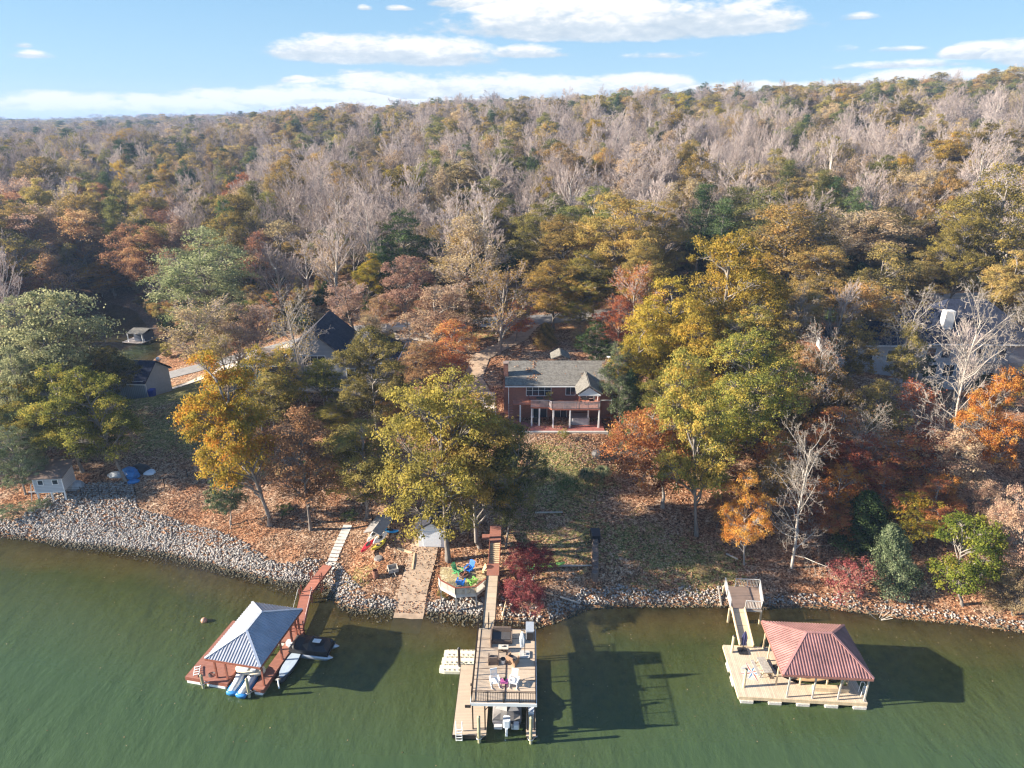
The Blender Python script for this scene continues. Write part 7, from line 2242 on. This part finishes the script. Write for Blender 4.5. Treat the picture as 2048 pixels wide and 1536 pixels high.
e = thing('fire_pit', 'round dark fire pit in the middle of the terrace chairs', 'fire pit', (cx0, cy0, ZF))
MB().lathe([(.42, .003), (.5, .25), (.45, .3), (.3, .28)], 16).build('bowl', mat('rusty_iron', (.10, .05, .035)), e)
q = MB(); q.beam((-.3, 0, .3), (.3, .1, .36), .09, .09); q.beam((-.1, -.25, .3), (.1, .25, .4), .09, .09); q.build('logs', mat('reddish_logs', (.35, .14, .08)), e)

# stepping stones
e0 = at(658, 1120, 1.9); e1 = at(694, 1045, 2.9)
stm = mat('pale_step_stone', (.60, .58, .52), rough=.9, var=.15, scale=3)
for k in range(13):
    q = e0.lerp(e1, k / 12); q.z = Hz(q.x, q.y)
    o = MB().box(-.5, .5, -.2, .2, -.1, .09, .03).build('stepping_stone', stm); o.location = q; o.rotation_euler = (R(10), 0, R(-4 + (k * 37) % 9 - 4))
    tag(o, 'pale stone slab, %s in the flight of steps above the red gangway' % ['lowest', 'second from the bottom', 'third from the bottom', 'fourth from the bottom', 'fifth from the bottom', 'sixth from the bottom', 'seventh and middle one', 'sixth from the top', 'fifth from the top', 'fourth from the top', 'third from the top', 'second from the top', 'topmost'][k], 'stepping stone', 'stone steps above the gangway')


# kayak rack
def kayak_rack():
    p = gnd(750, 1096); z = Hz(p.x, p.y)
    e = thing('kayak_shelter', 'small grey-roofed wooden kayak rack left of the white shed', 'shelter', (p.x, p.y, z - .05), R(-14))
    for x in (-.55, .55):
        for y in (0, 1.3, 2.6): MB().box(x - .05, x + .05, y - .05, y + .05, 0, 2.0).build('post', PINE, e)
    for h_ in (.5, 1.2): MB().box(-.75, .75, -.02, .04, h_, h_ + .08).box(-.75, .75, 2.5, 2.56, h_, h_ + .08).build('cross_rail', PINE, e)
    MB().slab([(-1.0, -.4, 2.05), (.05, -.4, 2.4), (.05, 3.0, 2.4), (-1.0, 3.0, 2.05)], .06).slab([(.05, -.4, 2.4), (1.0, -.4, 2.0), (1.0, 3.0, 2.0), (.05, 3.0, 2.4)], .06).build('roof', mat('grey_metal_sheet', (.30, .28, .26), rough=.6, var=.2, scale=2), e)
    c, s = math.cos(R(-14)), math.sin(R(-14))

    def wp(x, y, h_): return (p.x + x * c - y * s, p.y + x * s + y * c, z + h_)
    kayak('kayak', 'white kayak on the left rail of the grey-roofed rack', wp(-.35, .6, 1.0), R(-14), WHITEP); kayak('kayak', 'white kayak leaning out of the right side of the grey-roofed rack', wp(.45, .2, 1.0), (R(-12), R(35), R(-24)), WHITEP, 3.2)
    kayak('kayak', 'red kayak sticking out below the white one at the rack', wp(-.55, -.4, .35), (R(8), 0, R(-22)), mat('red_plastic', (.60, .02, .04), rough=.35), 2.6)
    kayak('kayak', 'yellow kayak low on the right of the grey-roofed rack', wp(.5, .0, .2), R(-30), mat('yellow_plastic', (.55, .45, .05), rough=.4), 2.4); kayak('kayak', 'blue kayak lying across the right side of the rack', wp(1.0, 1.9, .9), R(75), mat('sky_blue_plastic', (.02, .30, .62), rough=.35), 2.0)


kayak_rack()
g1 = gnd(1058, 1140); kayak('kayak', 'dark green kayak on the lawn, nearer the red stairs', (g1.x - .6, g1.y, g1.z + .05), R(86), GRN, 3.0); kayak('kayak', 'light green kayak on the lawn behind the red maple', (g1.x + 2.1, g1.y + .35, g1.z + .1), R(97), LIME, 3.2)

p = gnd(752, 1154); o = thing('fire_barrel', 'rusty drum standing on the leafy bank by the ramp', 'barrel', (p.x, p.y, p.z - .03)); MB().lathe([(.3, 0), (.31, .85), (.27, .85), (.26, .2)], 16).build('drum', mat('rust_drum', (.22, .10, .065), var=.3, scale=4), o)
p = gnd(786, 1142); o = thing('wood_crate', 'open grey wooden cart beside the rusty drum', 'cart', (p.x, p.y, p.z), R(20))
q = MB(); q.box(-.5, .5, -.5, -.44, .1, .5); q.box(-.5, .5, .44, .5, .1, .5); q.box(-.5, -.44, -.437, .437, .1, .5); q.box(.44, .5, -.437, .437, .1, .5); q.box(-.44, .44, -.44, .44, .1, .14); q.build('box', GREYW, o)
for s_ in (-.56, .56): MB().tube((s_ - .03, .1, .16), (s_ + .03, .1, .16), .18, n=12).build('wheel', BLACK, o)
MB().beam((0, -.5, .3), (.1, -1.2, .12), .05, .05).build('handle', GREYW, o)
p = gnd(757, 1117); o = MB().lathe([(.5, 0), (.42, .18), (.2, .22)], 11).build('fire_ring', mat('ash_stone', (.25, .22, .20), var=.3)); o.location = (p.x, p.y, p.z - .03); tag(o, 'low ring of grey stones below the kayak rack', 'fire ring')
q = MB(); a, b = gnd(829, 1108), gnd(825, 1142); c_ = gnd(795, 1100)
o = MB().beam(a + Vector((0, 0, .1)), b + Vector((0, 0, .1)), .16, .25).beam(c_ + Vector((0, 0, .1)), a + Vector((-.2, 0, .1)), .16, .25).build('timber_edging', PINE); tag(o, 'pale timber edging along the left side of the ramp', 'edging')


# log wall on the lawn
def log_pile():
    a, b = gnd(1190, 1160), gnd(1190, 1082)
    n = 11
    e = thing('stump_row', 'row of upright log stumps running up the lawn', 'log pile', (a.x, a.y, a.z))
    rr = random.Random(2)
    for k in range(n):
        q = a.lerp(b, k / (n - 1)) - a; q.z = Hz(a.x + q.x, a.y + q.y) - a.z
        MB().lathe([(.33, -.2), (.36, .3), (.33, .75 + rr.random() * .2), (.28, .80 + rr.random() * .2)], 9, (q.x + rr.uniform(-.05, .05), q.y, q.z)).build('log', mat('dark_stump', (.16, .12, .10), var=.4, scale=6), e)
    q = b - a
    o = MB().slab([(q.x - .45, q.y - .9, q.z + 1.15), (q.x + .45, q.y - .9, q.z + 1.15), (q.x + .5, q.y + .5, q.z + 1.25), (q.x - .5, q.y + .5, q.z + 1.25)], .9).build('tarp', mat('black_tarp', (.02, .022, .028), rough=.4)); o.location = a; tag(o, 'black tarp over the upper end of the log stumps', 'tarp')


log_pile()


def pampas(name, lab, px, py, sc_):
    p = gnd(px, py); rng = np.random.default_rng(px)
    e = thing(name, lab, 'ornamental grass', (p.x, p.y, p.z), 0, 'pampas grass clumps on the lawn')
    for mt, n, nm in ((PAL['cedar'], 900, 'blades'), (PAL['tan'], 260, 'dry_blades')):
        V, Fq, T = [], [], []
        for k in range(n):
            a = rng.uniform(0, 6.283); L = rng.uniform(.9, 1.5) * sc_; r = rng.uniform(.5, 1.05) * sc_
            d = np.array([math.cos(a), math.sin(a)]); s_ = np.array([-d[1], d[0]]) * .028
            prev = None
            for t in (0, .35, .7, 1):
                rad = .12 + r * t ** 1.4; z = L * (math.sin(t * 2.3) * .95); w_ = 1 - t * .8
                c = d * rad; V += [(c[0] - s_[0] * w_, c[1] - s_[1] * w_, z), (c[0] + s_[0] * w_, c[1] + s_[1] * w_, z)]
                i = len(V)
                if t > 0: Fq.append((i - 4, i - 3, i - 1, i - 2)); T.append(rng.random())
        me = np_mesh(nm, np.array(V), np.array(Fq), {'tint': ('FACE', T)}, mats=[mt]); link(nm, me, e)


pampas('pampas_grass', 'rounder left clump of pampas grass on the lawn', 1172, 965, 1.15)
pampas('pampas_grass', 'looser right clump of pampas grass on the lawn', 1205, 957, 1.05)
for lab, px, py, h, w_, pl in (('bright yellow-green shrub below the brick house patio', 1127, 878, 1.3, 1.7, 'greengold'), ('small yellow shrub right of the brick house patio', 1226, 880, 1.2, 1.2, 'greengold'), ('low dark shrub under the wire fence', 700, 1045, 1.4, 2.0, 'dark'),
                               ('dark shrub right of the red stairs deck', 1128, 990, 2.0, 3.4, 'dark'), ('small green shrub under the terrace rail', 888, 1195, 1.0, 1.3, 'greengold'), ('clipped dark shrub nearest the far fence corner', 782, 667, 1.3, 1.1, 'dark'), ('clipped dark shrub left of the other along the far fence', 797, 664, 1.3, 1.1, 'dark'),
                               ('pale dry shrub at the foot of the lawn by the grey platform', 1400, 1150, 1.0, 1.6, 'tan'), ('grey-green weeds below the raised shed', 75, 1022, 1.3, 3.0, 'cedar'), ('grey-green shrub at the left edge by the riprap', 22, 1040, 1.8, 3.5, 'cedar'), ('dark shrub between the rust-brown oak and the orange oak', 570, 1035, 1.6, 2.2, 'dark'),
                               ('russet shrub beside the brick house right downspout', 1222, 850, 1.6, 1.8, 'redrust'), ('dark evergreen shrub by the dark-roofed house wall', 640, 950, 2.2, 4.0, 'dark'), ('green shrub under the red maple by the lawn', 1250, 905, 1.4, 1.6, 'green')):
    p = gnd(px, py); place_tree('shrub', lab, 'shrub', 'U0', pl, p.x, p.y, h, w_, group=None)
p = gnd(1196, 912); o = MB().lathe([(.75, -.2), (.8, .3), (.6, .65), (.25, .8)], 9, sx=1.1, sy=.8).build('boulder', mat('dark_boulder', (.07, .06, .055), var=.4, scale=5)); o.location = (p.x, p.y, p.z); tag(o, 'dark stump-like boulder on the lawn below the brick house', 'boulder')

# wire fence on dark posts
fp = [(150, 972), (160, 980), (272, 992), (330, 975), (380, 950)]
fe = thing('wire_fence', 'dark post fence along the top of the riprap by the raised shed', 'fence', (0, 0, 0))
fe2 = thing('wire_fence', 'dark post fence running behind the stepping stones and kayak rack', 'fence', (0, 0, 0))


def fence(e, pts, h=1.2, sp=1.9, m=BLACK):
    Q = [gnd(*p) for p in pts]; rl = MB(); ps = MB()
    for a, b in zip(Q[:-1], Q[1:]):
        n = max(1, int((b - a).length / sp)); prev = None
        for k in range(n + 1):
            q = a.lerp(b, k / n); q.z = Hz(q.x, q.y); ps.box(q.x - .035, q.x + .035, q.y - .035, q.y + .035, q.z - .2, q.z + h)
            if prev is not None:
                for z in (.25, .55, .85, 1.12): rl.beam(prev + Vector((0, 0, z)), q + Vector((0, 0, z)), .018, .018)
            prev = q
    ps.split('post', m, e); rl.build('wires', m, e)


fence(fe, [(128, 992), (272, 992), (330, 975), (420, 935)])
fence(fe2, [(655, 1035), (690, 1040), (745, 1042), (822, 1040)])
fe3 = thing('picket_fence', 'long pale fence beside the road at the far side of the driveway', 'fence', (0, 0, 0))
fence(fe3, [(760, 664), (795, 656), (832, 650), (868, 645)], 1.3, 1.5, mat('silvered_rail', (.52, .50, .46)))
o = gnd(462, 1058); ps_ = MB().tube(o, o + Vector((0, 0, 1.1)), .05, n=6).build('bird_post', GREYW); tag(ps_, 'short grey post below the small sapling on the riprap edge', 'post')


# tarps and covered boats near the leaning trunk
def heap(name, lab, px, py, sx_, sy_, h, m, rot=0, seed=1, cat='tarp'):
    p = gnd(px, py); rr = random.Random(seed); n = 12; rings = []
    for k, (r, z) in enumerate(((1, -.1), (1.0, .35), (.75, .8), (.35, 1.0), (.05, 1.02))):
        rings.append([(math.cos(a) * sx_ * r * rr.uniform(.85, 1.1), math.sin(a) * sy_ * r * rr.uniform(.85, 1.1), z * h) for a in np.linspace(0, 6.283, n + 1)[:-1]])
    o = MB().loft(rings).build(name, m); o.location = (p.x, p.y, p.z); o.rotation_euler = (0, 0, rot); return tag(o, lab, cat)


BTARP = mat('blue_tarp', (.03, .17, .42), rough=.5, var=.3, scale=3)
heap('tarp_heap', 'large blue tarp against the leaning oak trunk', 262, 950, 1.5, 1.0, .9, BTARP, -.6, 1)
heap('tarp_heap', 'small blue tarp in front of the leaning oak trunk', 268, 965, .7, .5, .4, BTARP, .3, 2)
heap('tarp_heap', 'black tarp behind the blue tarp', 282, 942, 1.3, .9, .8, BLACK, -.3, 3)
heap('junk_pile', 'heap of pale scrap left of the leaning oak trunk', 234, 952, 1.1, .7, .5, mat('pale_scrap', (.35, .37, .38), var=.5, scale=8), 0, 4, 'scrap heap')
heap('trailer_bed', 'grey flat trailer right of the black tarp', 298, 945, 1.0, .7, .3, SILV, -.5, 5, 'trailer')
heap('covered_load', 'grey plastic-covered load beside the raised shed', 150, 975, 1.1, .8, .9, mat('grey_sheet', (.35, .38, .42), rough=.4, var=.2), .2, 6, 'covered load')


def branch_in_water(px, py, lab, L=2.2):
    p = at(px, py, 0); rr = random.Random(px); mb = MB()
    for k in range(5):
        a = rr.uniform(0, 6.28); mb.path([(0, 0, -.2), (math.cos(a) * L * .3, math.sin(a) * L * .3, .35), (math.cos(a) * L * .5, math.sin(a) * L * .55, .6 + .3 * rr.random())], .025, 5)
    o = mb.build('driftwood_branch', GREYW); o.location = p; tag(o, lab, 'branch')


branch_in_water(1757, 1238, 'dead branch sticking out of the water right of the red roof')
for lab, x0, y0, x1, y1, z in (('fallen grey log across the upper lawn right of the red stairs', 1070, 1028, 1125, 1027, .12), ('weathered board left of the small orange maple', 1452, 1110, 1475, 1120, .1), ('pale log edging across the lower lawn behind the kayaks', 1095, 1134, 1195, 1133, .1), ('pale driftwood log on the rocks right of the red maples', 1120, 1200, 1160, 1212, .3)):
    a, b = gnd(x0, y0), gnd(x1, y1); o = MB().tube(a + Vector((0, 0, z)), b + Vector((0, 0, z)), .11, .08, 7).build('log', GREYW); tag(o, lab, 'log')
a = at(1003, 1240, .1); o = MB().path([a, a + Vector((.3, .9, .9)), a + Vector((.55, 1.6, 1.6))], .05, 6).build('leaning_branch', PINE); tag(o, 'bent pale branch in the shallows right of the gangway', 'branch')
# ------------------------------------------------------------------ the air
def haze():
    b = MB().box(-7200, 7200, -760, 5260, -6, 106)
    m = bpy.data.materials.new('air'); m.use_nodes = True
    t = NT(m.node_tree); t.n.clear()
    pv = t.new('ShaderNodeVolumePrincipled'); pv.inputs['Color'].default_value = (.46, .66, 1.0, 1); pv.inputs['Density'].default_value = .00020
    t.new('ShaderNodeOutputMaterial', i_1=pv.outputs[0])
    o = b.build('haze', m); o['kind'] = 'stuff'


haze()
